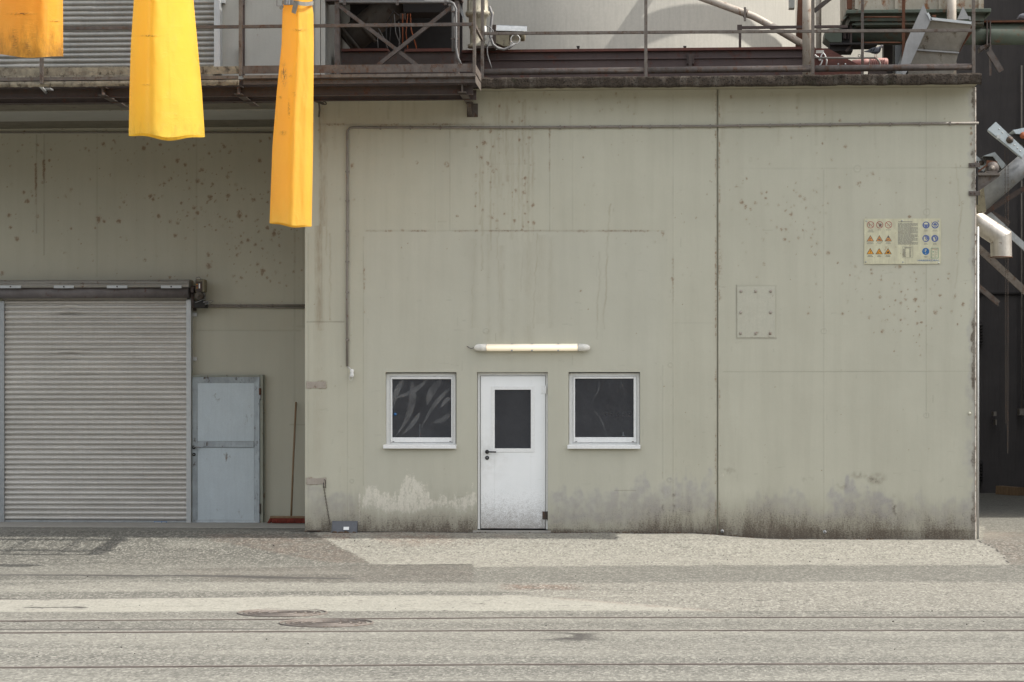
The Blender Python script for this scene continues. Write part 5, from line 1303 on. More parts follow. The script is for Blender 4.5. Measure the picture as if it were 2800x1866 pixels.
dk = thing('clad_hall', (14, 16, 0), 'tall dark brown clad hall standing behind the right end of the yard', 'building')
hx = P(2487, 70, 16).x
b = MB(); b.box(hx, 26, 16.02, 30, -.3, 15)
b.build('wall', M['darkclad'], dk)
rib = None
xr = hx + .05
while xr < 11.2:
    if rib is None: b = MB(); b.box(xr, xr + .03, 16.012, 16.03, 0, 15); rib = b.build('cladding_rib', M['darkclad'], dk)
    else: repeat(rib, Vector((xr + .015, WORG[rib.name].y, WORG[rib.name].z)), dk)
    xr += .34
b = MB(); b.box(hx, 13, 15.95, 16.02, 3.9, 3.93); b.build('sheet_joint', M['dark'], dk)
for r0, r1 in ((883, 943), (990, 942), (1262, 1322)):
    if r1 < r0: continue
    b = MB(); z0, z1 = P(2683, r1, 15.9).z, P(2683, r0, 15.9).z; xa, xb = P(2670, 900, 15.9).x, P(2687, 900, 15.9).x; k = 7
    for i in range(k): z = z0 + (z1 - z0) * i / k; b.prism([(xa, 15.86, z), (xa, 15.98, z + .06), (xa, 15.98, z + .08), (xa, 15.86, z + .02)], (xb - xa, 0, 0))
    b.build('louvre', M['dark'], dk)
b = MB(); b.tube([P(2794, 180, 15.7), P(2794, 1140, 15.7)], .02, 6); b.build('conduit', M['conduit'], dk)
b = MB(); b.pbox(2788, 2800, 1118, 1136, 15.6, .3); b.pbox(2717, 2725, 1126, 1138, 15.6, .3); b.pbox(2722, 2726, 1148, 1163, 15.6, .3); b.build('junction_box', M['conduit'], dk)
b = MB(); b.box(10.9, 26, 5.2, 15.9, -.3, 14); b.box(10.8, 26.1, 5.1, 15.9, 14, 14.2); tag(b.build('side_hall', M['darkclad']), 'dark clad side hall at the right of the yard casting its shade', 'building')
b = MB(); b.box(-70, 60, -75, -58, -.6, 12); b.prism([(-70, -75.5, 12), (-70, -57.5, 12), (-70, -66.5, 15.5)], (130, 0, 0)); tag(b.build('added_opposite_hall', M['brown']), 'unseen long dark hall added across the yard behind the photographer to cut low sky light', 'building')  # unseen hall added to hold back low sky light from the facade
b = MB(); b.bar(P(2731, 1340, 15.0), P(2792, 1345, 14.6), .18, .16); tag(b.build('timber_beam', M['wood']), 'old timber beam lying at the foot of the dark hall', 'beam')

# ---------------------------------------------------------------- upper storey on the left
ZFL = ZS1 + .12
up = thing('upper_storey', (-5, .6, ZFL), 'pale grey upper storey with its own roller shutter behind the left walkway', 'building')
YU = .60
b = MB(); b.box(-16, P(889, 90, .45).x, YU, 4.5, ZFL - .3, 9.5); b.build('wall', M['panel'], up)
b = MB(); b.pbox(862, 875, -260, 235, .44, .3); b.build('corner_post', M['panel'], up); b = MB(); b.pbox(877, 889, -260, 235, .46, .3); b.build('corner_post', M['panel'], up)
b = MB(); b.pbox(663, 669, -200, 212, YU - .015, .03); b.build('door_edge', M['brown'], up)
b = MB(); b.pbox(654, 662, 128, 180, YU - .06, .06); b.pbox(660, 668, -6, 14, YU - .05, .05); b.build('hinge', M['steel'], up)
x0, x1 = P(-60, 90, YU - .1).x, P(586, 90, YU - .1).x
us = None
zb0 = P(290, 186, YU - .1).z
b = MB(); g0, g1 = P(585, 90, .42).x, P(601, 90, .42).x; b.box(g0, g1, .42, .60, zb0 - .1, 9.3); ush = b.build('roller_shutter', M['galv_light'], up, bevel=.003)
b = MB(); b.pbox(600, 614, -4, 8, .5, .1); b.build('lug', M['galv_light'], ush)
pu = .0712
for i in range(42):
    z = zb0 + i * pu
    if us is None: b = MB(); slat_mesh(b, x0, x1, YU - .09, z, pu); us = b.build('slat', M['slat_up'], ush); off = WORG[us.name].z - z
    else: repeat(us, Vector((WORG[us.name].x, WORG[us.name].y, z + off)), ush)
b = MB(); b.box(-16, g0, .35, .599, ZFL - .06, zb0 - .004); b.build('shutter_sill', M['lichen'], ush)

# ---------------------------------------------------------------- walkway in front of the building
YP = -1.38
wk = thing('walkway', P(640, 232, -.7), 'rusty steel walkway with a hand rail under the yellow chutes', 'walkway')
def pz(r, Y=YP): return P(900, r, Y).z
xE = P(1300, 150, YP).x; xM = P(658, 150, YP).x; xW = -9.6
b = MB(); b.pbox(662, 1296, 177.5, 199.5, YP, .008); b.build('toe_board', M['steel'], wk)
b = MB(); b.box(xW, P(654, 190, YP).x, YP, YP + .008, pz(200), pz(179.5)); b.build('toe_board', M['lichen'], wk)
b = MB(); b.box(P(666, 209, YP).x, xE, YP - .012, YP + .05, pz(213), pz(204.5)); b.box(xW, P(650, 209, YP).x, YP - .012, YP + .05, pz(214), pz(205)); b.build('edge_angle', M['steel_pale'], wk)
# channels: web plus two flanges
def channel(b, x0, x1, r0, r1, Y):
    z1, z0 = pz(r0), pz(r1); b.box(x0, x1, Y + .045, Y + .052, z0 + .006, z1 - .006); b.box(x0, x1, Y, Y + .052, z0, z0 + .006); b.box(x0, x1, Y, Y + .052, z1 - .006, z1)
b = MB(); channel(b, P(664, 220, YP).x, xE - .01, 214, 229, YP); b.build('edge_channel', M['steel'], wk)
b = MB(); n_ = 160; xs_ = np.linspace(xW, P(652, 220, YP).x, n_)
vs = []
for x in xs_:
    for t in range(6): vs.append((x, YP - .005 - .016 * math.sin(math.pi * t / 5) + random.uniform(-.006, .006), pz(216) + (pz(230.5) - pz(216)) * t / 5 + random.uniform(-.004, .004) * (0 < t < 5) + (t == 5) * random.uniform(-.012, .006)))
b.add(vs, [(i * 6 + j, (i + 1) * 6 + j, (i + 1) * 6 + j + 1, i * 6 + j + 1) for i in range(n_ - 1) for j in range(5)], True); b.box(xW, xs_[-1], YP, YP + .05, pz(230), pz(216)); b.build('edge_channel', M['lichen'], wk)
b = MB(); z1 = pz(231); zb1 = pz(250.5)
for y in (-1.15, -.62): b.box(xW, xE - .05, y, y + .008, z1 - .11, z1); b.box(xW, xE - .05, y - .03, y + .04, z1 - .118, z1 - .11); b.box(xW, xE - .05, y - .03, y + .04, z1, z1 + .008)
b.build('long_beam', M['brown'], wk)
for p in (-140, 276, 648, 1262):
    x = P(p, 240, YP).x; b = MB(); b.box(x - .006, x + .006, YP + .06, -.005, z1 - .10, z1 - .0085); b.box(x - .05, x + .05, YP + .055, -.005, z1 - .106, z1 - .10); b.box(x - .05, x + .05, YP + .055, -.005, z1 - .0085, z1 - .001)
    if p > 1000:
        b.box(x - .045, x + .10, -.014, -.002, z1 - .27, z1 - .09); b.bar((x, -.02, z1 - .25), (x, -.3, z1 - .11), .05, .03)
    b.build('bracket', M['steel'], wk)
# open grating: bearing bars along the walkway, thin rods across
b = MB(); zg = pz(213) + .0
for k in range(30):
    y = YP + .06 + k * .0435
    if y < -.49 or True:
        xr_ = xE - .02 if y < -.5 else XL - .03
        b.box(xW, xr_, y, y + .004, zg - .03, zg)
for k in range(60):
    x = xW + k * .165
    if x < xE - .03: b.box(x, x + .006, YP + .055, (-.5 if x > XL - .03 else -.02), zg - .012, zg - .004)
stuff(b.build('grating', M['brown'], wk))
# posts and rails
def post(p, r0, r1, w=.04, Y=YP, mat='steel_pale'):
    b = MB(); c0, c1 = P(p, r0, Y), P(p, r1, Y); b.box(c0.x - w / 2, c0.x + w / 2, Y - .02, Y + .02, c1.z, c0.z); return b.build('post', M[mat], wk, bevel=.004)
post(1297, -110, 200, .041); post(658, -110, 208, .045); post(114, -110, 230, .048, YP - .03); post(-420, -110, 230)
b = MB(); b.box(xW, P(655, 71, YP).x, YP - .015, YP + .015, pz(75.5), pz(66.5)); b.box(P(661, 71, YP).x, P(1294, 71, YP).x, YP - .015, YP + .015, pz(75.5), pz(66.5)); b.build('mid_rail', M['steel'], wk, bevel=.003)
b = MB(); zt1 = pz(-112); b.box(xW, xE, YP - .018, YP + .018, zt1, zt1 + .035); b.build('top_rail', M['steel'], wk, bevel=.003)
b = MB(); xq = xE - .018
for dz in (pz(71), zt1 + .01): b.bar((xq, YP + .02, dz), (xq, -.13, dz), .03, .036)
b.build('end_rail', M['steel_pale'], wk)
b = MB(); b.box(xE - .004, xE + .004, YP + .002, -.49, pz(200) - .01, pz(180)); b.box(xE - .006, xE + .002, YP + .002, -.49, pz(229), pz(207)); b.build('end_plate', M['steel_pale'], wk)
b = MB(); b.tube([(P(110, 240, YP).x, YP, pz(228)), (P(110, 240, YP).x + .02, YP + .3, pz(244))], .02, 8); b.box(P(120, 240, YP).x, P(135, 240, YP).x, YP + .05, YP + .25, pz(236), pz(232)); b.build('stub', M['galv_light'], wk)
b = MB()
for k in range(26):
    c = P(1138 + random.gauss(0, 11), 201, YP + .16); a = random.uniform(0, 3.1); s_ = random.uniform(.012, .03); z = zg + random.uniform(.003, .035)
    b.add([(c.x - s_, c.y, z), (c.x, c.y - s_ * .6, z + .012), (c.x + s_, c.y, z + random.uniform(-.01, .02)), (c.x, c.y + s_ * .6, z + .006)], [(0, 1, 2, 3)])
stuff(tag(b.build('dry_leaves', M['leaf']), 'small heap of dry orange leaves caught on the walkway grating', 'leaves'))
# tangle of old rope hanging at the bracket beside the amber chute
b = MB()
for k in range(14):
    c = P(868 + random.uniform(-8, 12), 262 + random.uniform(-10, 18), -.4); pts = [c + Vector((.07 * math.cos(t * 1.3 + k), .05 * math.sin(t), .06 * math.sin(t * .9 + k))) for t in np.linspace(0, 5, 12)]; b.tube(pts, .008, 5)
b.tube([P(868, 250, -.4), P(874, 300, -.1), P(872, 320, -.03)], .012, 6)
tag(b.build('rope_tangle', M['duct']), 'dusty tangle of old rope hanging under the walkway beside the amber chute', 'rope')

# ---------------------------------------------------------------- roof railing
YR = -.10
rr_ = thing('roof_railing', P(2000, 212, YR), 'rusty square tube railing along the mossy roof edge', 'railing')
po = None
for p in (1319, 1766, 2222.5, 2662):
    c0 = P(p, 212, YR); zt1 = P(p, -130, YR).z
    b = MB(); b.box(c0.x - .021, c0.x + .021, YR - .021, YR + .021, ZF1 - .02, zt1); b.build('post', M['steel_pale'], rr_, bevel=.004)
rows = {1319: 92.5, 1766: 89, 2222.5: 86, 2662: 83.5}
ks = list(rows)
for a, c in zip(ks[:-1], ks[1:]):
    b = MB(); b.bar(P(a, rows[a], YR) + Vector((.022, 0, 0)), P(c, rows[c], YR) - Vector((.022, 0, 0)), .034, .040); b.build('mid_rail', M['steel_pale'], rr_, bevel=.004)
    b = MB(); q0 = P(a + 6, 198 - (a - 1319) * .0105, YR + .02); q1 = P(c - 6, 197.5 - (c - 1319) * .0105, YR + .02); b.tube([q0, q1], .044, 14); b.build('kick_tube', M['steel'], rr_)
b = MB(); b.box(P(1319, 0, YR).x, P(2662, 0, YR).x, YR - .018, YR + .018, zt1, zt1 + .036); b.build('top_rail', M['steel_pale'], rr_)

# ---------------------------------------------------------------- oxide-red screw conveyor trough
YT = 1.3
sw = thing('screw_conveyor', P(1600, 190, YT), 'long dull red conveyor trough running along the roof behind the railing', 'conveyor')
b = MB(); b.pbox(1252, 2226, 139, 215, YT, .4); b.build('trough', M['trough'], sw)
b = MB(); b.pbox(1262, 2226, 132.5, 139.5, YT - .06, .5); b.build('top_flange', M['redbrown'], sw)
b = MB(); b.pbox(1254, 2226, 158.5, 162, YT - .03, .03); b.build('ridge', M['trough'], sw)
b = MB(); b.pprism([(2226, 132.5), (2264, 132.5), (2356, 182), (2356, 215), (2226, 215)], YT - .02, .42); b.build('end_hood', M['redbrown'], sw)
b = MB(); b.pbox(2231, 2253, 138, 146, YT - .024, .003); b.build('name_plate', M['nameplate'], sw)
b = MB(); b.pbox(1878, 1898, 148, 175, YT - .05, .045); b.pbox(1883, 1892, 150, 186, YT - .08, .03); b.build('clamp', M['brown'], sw)
for p in (1580, 1872): b = MB(); b.pprism([(p - 4, 126), (p + 5, 126), (p + 4, 133), (p - 2, 133)], YT + .1, .05); b.build('lug', M['dark'], sw)
bo = None
for p in range(1290, 2220, 55):
    q = P(p, 132, YT - .03); q.z = P(1744, 132.5, YT - .06).z
    if bo is None: b = MB(); b.lathe(q, (0, 0, 1), [(-.02, .014), (.003, .012)], 6); bo = b.build('bolt', M['redbrown'], sw)
    else: repeat(bo, Vector((q.x, q.y, WORG[bo.name].z)), sw)
b = MB(); b.lathe(P(2292, 176, YT - .021), (0, -1, 0), [(0, .012), (.01, .010)], 8); b.lathe(P(2311, 176, YT - .021), (0, -1, 0), [(0, .012), (.01, .010)], 8); b.build('bolt', M['galv'], sw)
for q, nm in (([(2228, 150), (2238, 160), (2243, 165), (2247, 150), (2252, 146), (2256, 152), (2261, 165), (2259, 182)], 0), ([(2236, 155), (2241, 166), (2249, 165), (2245, 176), (2240, 182)], 1)):
    b = MB(); b.tube([P(x, y, YT - .06) for x, y in q], .011, 6); tag(b.build('loose_cable', M['wirewhite']), ('longer' if nm == 0 else 'shorter') + ' loose white cable dangling over the end of the red conveyor', 'cable', 'white cables on the red conveyor')

# ---------------------------------------------------------------- steel frame with cross bracing
YF = .45
fr_ = thing('braced_tower', P(1090, 190, YF), 'dark cross braced steel tower standing behind the walkway right of the amber chute', 'tower')
for p0, p1 in ((915, 928), (1243, 1254)): b = MB(); b.pbox(p0, p1, -150, 212, YF, .12); b.build('post', M['steel'], fr_)
b = MB(); b.bar(P(928, 17, YF), P(1140, 179, YF), .05, .055, (0, 1, 0)); b.build('brace', M['steel'], fr_)
b = MB(); b.bar(P(1034, 179, YF - .03), P(1236, 19, YF - .03), .05, .055, (0, 1, 0)); b.build('brace', M['steel'], fr_)
b = MB(); b.pbox(890, 1262, -8, 1.5, YF - .02, .3); b.build('head_beam', M['brown'], fr_)
b = MB(); b.pbox(880, 1275, -190, -150, .25, 3.6); b.build('added_shade_slab', M['brown'], fr_)  # unseen slab added overhead to darken the bay below
b = MB(); b.pbox(934, 1060, 133, 140, .95, .4); b.pbox(1106, 1246, 133, 141, .95, .4); b.build('top_flange', M['redbrown'], fr_)
b = MB(); b.pbox(932, 1252, 141, 215, 1.0, .3); b.build('side_sheet', M['brown'], fr_)
b = MB(); b.pbox(878, 1264, -160, 215, 3.0, .1); b.build('shade_backing', M['dark'], fr_)  # dark sheet in place of the shaded silo and depth behind
cp = thing('frame_conduit', P(1080, 6, YF - .06), 'grey conduit running under the head beam and down the right frame post', 'conduit')
b = MB(); b.tube([P(928, 5.5, YF - .06), P(1225, 5.5, YF - .06), P(1233, 8, YF - .06), P(1238, 14, YF - .06), P(1239, 30, YF - .06), P(1239, 141, YF - .06)], .021, 10); b.build('tube', M['wire'], cp)
b = MB(); b.tube([P(1228, 4, YF - .1), P(1240, 10, YF - .1), P(1247, 25, YF - .1), P(1247, 130, YF - .1), P(1252, 158, YF - .1), P(1262, 180, YF - .1)], .016, 8); b.build('hose', M['wire'], cp)
b = MB()
for r in (32, 106): b.pbox(1233, 1252, r - 2, r + 2, YF - .085, .05)
for p in (942, 1086, 1218): b.pbox(p - 4, p + 4, 2, 14, YF - .08, .05)
b.build('clamps', M['steel'], cp)
dt = thing('sloping_duct', P(1010, 90, 1.9), 'thick dirty duct sloping down to the left behind the frame bracing', 'duct')
b = MB(); b.tube([P(1120, -25, 2.0), P(950, 118, 1.9)], .21, 16); b.build('tube', M['duct'], dt)
b = MB(); a, c = P(1000, 75, 1.93), P(992, 82, 1.93); b.tube([a, c], .25, 16); a, c = P(964, 106, 1.9), P(958, 111, 1.9); b.tube([a, c], .25, 16); b.build('flange', M['duct'], dt)
hb = thing('head_hopper', P(1155, 20, 1.6), 'dark steel trough end hanging under the frame ceiling', 'hopper')
b = MB(); b.pprism([(1098, -20), (1226, -20), (1226, 14), (1200, 34), (1104, 34)], 1.5, .5); b.build('body', M['dark'], hb)
b = MB(); b.pbox(1094, 1108, 36, 52, 1.4, .1); b.build('box', M['iron'], hb)
# hanging cables
CNT = {}
for i, (q, mt) in enumerate((([(1101, 38), (1101, 133)], 'copper'), ([(1115, 38), (1110, 90), (1115, 133)], 'copper'), ([(1122, 38), (1124, 80), (1139, 133)], 'copper'), ([(1060, 60), (1076, 30), (1094, 45)], 'wiredark'), ([(1035, 78), (1050, 105), (1060, 133)], 'wire'), ([(1078, 40), (1082, 90), (1094, 120)], 'wire'), ([(1036, 90), (1032, 110), (1034, 131)], 'wire'), ([(1090, 60), (1094, 100), (1090, 130)], 'wire'), ([(1056, 60), (1056, 132)], 'wiredark'), ([(1070, 50), (1064, 132)], 'wiredark'))):
    b = MB(); b.tube([P(x, y, 1.25) for x, y in q], .008, 6)
    o = b.build('hanging_cable', M[mt])
    cnt_ = CNT.setdefault(mt, []); cnt_.append(o)
    nm_ = {'copper': 'orange', 'wire': 'grey', 'wiredark': 'black'}[mt]
    k_ = {'copper': ('leftmost straight', 'middle', 'rightmost bowed'), 'wire': ('bowed left', 'long slanting right', 'short leftmost', 'curved middle'), 'wiredark': ('looping upper', 'left straight', 'right straight')}[mt][len(cnt_) - 1]
    tag(o, k_ + ' thin ' + nm_ + ' cable hanging behind the cross bracing', 'cable', nm_ + ' cables behind the bracing')

# geared motors
gm = thing('gear_motor', P(1307, 132, 1.05), 'upright cream geared motor behind the walkway end post', 'motor')
c = P(1306, 131, 1.12); k = 1 / 196
def px2(v): return v / 196.0
b = MB(); b.lathe(c, (0, 0, 1), [(0, px2(27)), (px2(8), px2(27)), (px2(10), px2(20)), (px2(50), px2(21)), (px2(54), px2(24)), (px2(82), px2(24)), (px2(84), px2(30)), (px2(90), px2(33)), (px2(96), px2(33)), (px2(98), px2(28)), (px2(120), px2(28)), (px2(140), px2(24)), (px2(180), px2(24))], 20); b.build('housing', M['cream'], gm)
b = MB()
for a in range(8): an = a * math.pi / 4; d = Vector((math.cos(an), math.sin(an), 0)); b.bar(c + d * px2(26) + Vector((0, 0, px2(98))), c + d * px2(24) + Vector((0, 0, px2(175))), .03, .02)
b.build('rib', M['cream'], gm)
b = MB(); b.ring(P(1344, 38, 1.05), (0, 1, 0), px2(5), px2(1.7), 16, 6); b.build('lifting_eye', M['cream'], gm)
b = MB(); b.tube([P(1326, 72, .98), P(1327, 110, .98)], .02, 10); b.build('oil_glass', M['wirewhite'], gm)
b = MB(); b.pbox(1296, 1352, 126, 132, .95, .4); b.build('foot_plate', M['iron'], gm)
b = MB(); b.pprism([(1254, 6), (1258, 10), (1274, 55), (1274, 62), (1254, 27)], .75, .012); tag(b.build('triangular_sheet', M['galv']), 'small triangular galvanised sheet beside the upright motor', 'sheet')
g2 = thing('gear_motor', P(1395, 125, 1.05), 'small ochre geared motor lying under a bent metal rain cover', 'motor')
c = P(1352, 100, 1.15); mmx = lambda p: (P(p, 100, 1.15) - c).x
b = MB(); b.lathe(c, (1, 0, 0), [(0, .10), (.02, .10), (.03, .085), (mmx(1392), .085), (mmx(1393), .07)], 16); b.pprism([(1356, 96), (1392, 96), (1392, 127), (1378, 127), (1356, 118)], 1.0, .25); b.build('gearbox', M['ochre'], g2)
b = MB(); b.lathe(c + Vector((mmx(1393), 0, .01)), (1, 0, 0), [(0, .075), (mmx(1424) - mmx(1393), .075), (mmx(1425) - mmx(1393), .082), (mmx(1434) - mmx(1393), .082), (mmx(1436) - mmx(1393), .06)], 16); b.build('motor_body', M['ochre'], g2)
b = MB()
for i in range(6): b.pbox(1399, 1420, 97 + i * 3.4, 98.4 + i * 3.4, 1.055, .02)
b.build('cooling_fin', M['cream'], g2)
b = MB(); b.prism([P(1354, 84, 1.0), P(1441, 86, 1.0), P(1441, 73, 1.1), P(1356, 69.5, 1.1)], (0, .01, .004)); b.prism([P(1356, 69.5, 1.1), P(1441, 73, 1.1), P(1441, 74, 1.35), P(1356, 70, 1.35)], (0, .0, .008)); b.build('rain_cover', M['galv'], g2)
b = MB(); b.pbox(1345, 1356, 68, 126, .98, .3); b.build('mount_plate', M['iron'], g2)
b = MB(); b.ring(P(1409, 108, .9), (0, 1, 0), px2(12.2), px2(1.3), 24, 6); tag(b.build('white_cable_loop', M['wirewhite']), 'loop of white cable hanging in front of the small ochre motor', 'cable')
b = MB(); b.tube([P(x, y, .9) for x, y in ((1338, 18), (1346, 40), (1342, 75), (1340, 100), (1348, 122), (1362, 133), (1378, 136), (1393, 130), (1407, 121))], .019, 8); tag(b.build('black_hose', M['wire']), 'thick dark hose looping below the small ochre motor', 'hose')
b = MB(); b.tube([P(x, y, .8) for x, y in ((1329, 71), (1340, 75), (1348, 84), (1346, 100), (1337, 116), (1332, 132), (1333, 150), (1339, 170), (1345, 188))], .008, 6); tag(b.build('thin_cable', M['wire']), 'thin grey cable falling in front of the red conveyor near the walkway end', 'cable')

# ---------------------------------------------------------------- pipes, hopper and plant on the roof, right half
pi_ = thing('sloping_pipe', P(2050, 60, 2.3), 'pale painted pipe sloping down to the right in front of the silo', 'pipe')
b = MB(); b.tube([P(1880, -20, 2.3), P(2040, 38, 2.3), P(2060, 45, 2.3), P(2100, 66, 2.3), P(2230, 142, 2.3)], .052, 14); b.build('tube', M['palepipe'], pi_)
b = MB(); b.tube([P(2036, 36.5, 2.3), P(2043, 39, 2.3)], .062, 14); b.pbox(2034, 2040, 20, 58, 2.2, .03); b.build('collar', M['steel_pale'], pi_)
for i, (p0, p1, r1, YY_, mt, lab) in enumerate(((2170, 2194, 240, 2.7, 'rust', 'rusty brown pipe standing behind the pale pole at the middle railing post'), (2194, 2218, 205, 1.02, 'palepipe', 'pale painted pole with rust marks beside the third railing post'), (2231, 2246, 240, 3.2, 'palepipe', 'thin pale pipe standing right of the third railing post'), (2589, 2615, 240, 2.0, 'palepipe', 'pale peeling pole behind the bare metal chute'))):
    b = MB(); a, c = P((p0 + p1) / 2, -150, YY_), P((p0 + p1) / 2, r1, YY_); 
    if i == 0: a = P(2200, -150, YY_)
    b.tube([a, c], abs(P(p1, 0, YY_).x - P(p0, 0, YY_).x) / 2, 16)
    tag(b.build('standing_pipe', M[mt]), lab, 'pipe')
b = MB(); b.bar(P(2226, 31, 2.9), P(2290, -20, 2.9), .06, .06); tag(b.build('diagonal_brace', M['steel']), 'short rusty diagonal brace above the thin pale pipe', 'brace')
b = MB(); b.pbox(2158, 2173, -40, 22, 4.2, .2); tag(b.build('cabinet', M['panel']), 'small grey cabinet high on the silo beside the rusty pipe', 'cabinet')
lr = thing('low_railing', P(2160, 132, 2.0), 'low dark brown rail with one post on the conveyor in front of the silo', 'railing')
b = MB(); b.pbox(2016, 2318, 70.5, 77.5, 2.0, .05); b.build('rail', M['brown'], lr); b = MB(); b.pbox(2020, 2027, 76, 215, 2.0, .04); b.pbox(2016, 2029, 68, 82, 1.99, .06); b.build('post', M['brown'], lr)

hp = thing('hopper', P(2500, 60, 3.0), 'large weathered green and cream hopper at the top right of the roof', 'hopper')
YH = 2.2
b = MB(); b.pbox(2318, 2690, -200, 27, YH, 1.6); b.build('upper_box', M['hopper_pale'], hp)
b = MB(); b.pbox(2314, 2710, 25.5, 35, YH - .1, 1.9); b.build('flange', M['green'], hp, bevel=.006)
b = MB(); b.pprism([(2320, 35.5), (2700, 35.5), (2690, 58), (2324, 58)], YH + .05, 1.4); b.build('lower_body', M['green'], hp)
b = MB(); b.prism([P(2298, 60, YH - .1), P(2320, 36, YH + .1), P(2320, 36, YH + 1.4), P(2298, 60, YH + 1.5)], (.03, 0, .01)); b.prism([P(2710, 36, YH - .05), P(2690, 58, YH + .1), P(2690, 58, YH + 1.4), P(2710, 36, YH + 1.5)], (-.03, 0, 0)); b.build('sloped_sheet', M['green'], hp)
for p in (2342, 2451, 2571, 2680): b = MB(); b.pbox(p - 4, p + 4, -200, 25, YH - .06, .06); b.build('stiffener', M['hopper_pale'], hp)
b = MB(); b.pbox(2316, 2330, -200, 25, YH - .03, .03); b.build('rusty_edge', M['rust'], hp)
b = MB(); b.pbox(2340, 2690, 58, 71, YH + .1, .9); b.pbox(2330, 2690, 63, 67.5, YH + .06, .04); b.build('lower_body', M['green'], hp)

gc = thing('green_conveyor', P(2560, 95, 2.7), 'round green screw conveyor tube passing under the hopper to the right', 'conveyor')
cy = 2.65
b = MB(); b.tube([P(2322, 93, cy), P(2900, 93, cy)], .16, 24); b.pbox(2330, 2900, 62, 93, cy - .02, .2); b.build('tube', M['green'], gc)
b = MB(); b.pbox(2326, 2900, 57.5, 62, cy - .18, .42); b.build('cover_strip', M['rust'], gc)
for p0, p1 in ((2698, 2701.5), (2706.5, 2710)): b = MB(); b.pprism([(p0, 58), (p1, 58), (p1, 122), (p0, 127)], cy - .19, .45); b.build('flange', M['steel'], gc)
b = MB(); b.prism([P(2710, 115, cy - .15), P(2710, 122, cy - .15), P(2682, 138, cy - .15), P(2680, 128, cy - .15)], (0, .3, 0)); b.build('saddle', M['steel'], gc)
b = MB(); b.pprism([(2257, 82), (2270, 78), (2302, 78), (2302, 117), (2270, 117), (2254, 105)], cy - .3, .5); b.build('drive_box', M['green'], gc, bevel=.01)
b = MB(); b.pbox(2270, 2400, 117, 122, cy - .3, .5); b.pbox(2268, 2332, 122, 140, cy - .2, .4); b.pbox(2302, 2328, 70, 118, cy - .15, .3); b.build('drive_frame', M['dark'], gc)
b = MB(); b.pbox(2306, 2314, 86, 106, cy - .2, .06); b.pbox(2318, 2321, 86, 106, cy - .2, .06); b.pbox(2324, 2330, 66, 126, cy - .26, .04); b.bar(P(2327, 124, cy - .22), P(2313, 141, cy - .22), .03, .03); b.build('guard', M['brown'], gc)

ld = thing('ladder', P(2414, 180, .75), 'rusty upright ladder in front of the hopper', 'ladder')
for p0, p1 in ((2355, 2362), (2467, 2475)): b = MB(); b.pbox(p0, p1, -160, 208, .75, .05); b.build('side_rail', M['rust' if p0 > 2400 else 'steel'], ld)
for r in (-93, -23, 47, 117): b = MB(); b.tube([P(2361, r, .775), P(2468, r, .775)], .011, 8); b.build('rung', M['rust'], ld)

mc = thing('metal_chute', P(2560, 190, .9), 'bare metal sheet chute tilted behind the last roof railing bay', 'chute')
b = MB(); b.pprism([(2525.5, 11), (2544, 58), (2483, 190), (2470, 215), (2462, 180), (2477, 117)], .55, .012); b.build('side_sheet', M['alu'], mc)
b = MB(); b.prism([P(2542, 56, .57), P(2660, 68, .57), P(2622, 143, .80), P(2503, 136, .80)], (0, .012, .006)); b.build('bottom_sheet', M['chute_sheet'], mc)
b = MB(); b.prism([P(2503, 138, .78), P(2621, 145, .78), P(2604, 210, .88), P(2480, 210, .88)], (0, .012, .006)); b.build('bottom_sheet', M['chute_sheet'], mc)
b = MB(); b.bar(P(2503, 136.5, .76), P(2622, 145, .76), .03, .02); b.build('seam_bar', M['alu'], mc)
b = MB(); b.bar(P(2544, 52, .55), P(2656, 64, .55), .05, .035); b.bar(P(2536, 36, .54), P(2546, 56, .54), .03, .03); b.build('lip', M['galv_light'], mc)
b = MB(); b.pprism([(2633, 18), (2651, 52), (2617, 54)], 1.3, .012); b.pprism([(2648, 44), (2654, 46), (2655, 56), (2650, 54)], .56, .02); b.build('far_side_sheet', M['alu'], mc)
b = MB(); b.prism([P(2657, 70, .57), P(2660, 84, .60), P(2632, 125, .7), P(2622, 143, .8)], (.01, .02, 0)); b.build('side_edge', M['rust'], mc)
b = MB(); b.pbox(2550, 2560, 41, 46, .56, .03); b.tube([P(2556, 42, .57), P(2556, 52, .57)], .01, 6); b.build('latch', M['rust'], mc)

b = MB(); b.pbox(2417, 2441, 121, 215, 3.5, .3); tag(b.build('grey_column', M['darkclad']), 'dark grey column seen under the green conveyor beside the sky gap', 'column')
b = MB(); b.prism([P(2466, 140, 3.2), P(2466, 215, 3.2), P(2445, 215, 3.2)], (0, .02, 0)); tag(b.build('corner_sheet', M['galv']), 'small slanted grey sheet at the right of the sky gap', 'sheet')
mt_ = thing('red_motor', P(2395, 178, 1.4), 'small faded red drive motor at the end of the red conveyor', 'motor')
c = P(2330, 172, 1.45); dx = lambda p: (P(p, 172, 1.45) - c).x
b = MB(); b.lathe(c, (1, 0, 0), [(0, .035), (dx(2358), .05), (dx(2362), .055), (dx(2374), .055), (dx(2376), .04)], 14); b.build('coupling', M['pinkred'], mt_)
b = MB(); b.lathe(c + Vector((dx(2378), 0, 0)), (1, 0, 0), [(0, .055), (.02, .06), (dx(2425) - dx(2378), .06), (dx(2428) - dx(2378), .045)], 14)
for i in range(7): b.pbox(2381 + i * 6, 2383.5 + i * 6, 163, 180, 1.375, .1)
b.build('motor_body', M['pinkred'], mt_)
b = MB(); b.pbox(2376, 2424, 178, 215, 1.35, .2); b.build('base', M['brown'], mt_)
pb = thing('perch_bar', P(2310, 158, 1.1), 'thin grey bar with a curved end on which the pigeon stands', 'bar')
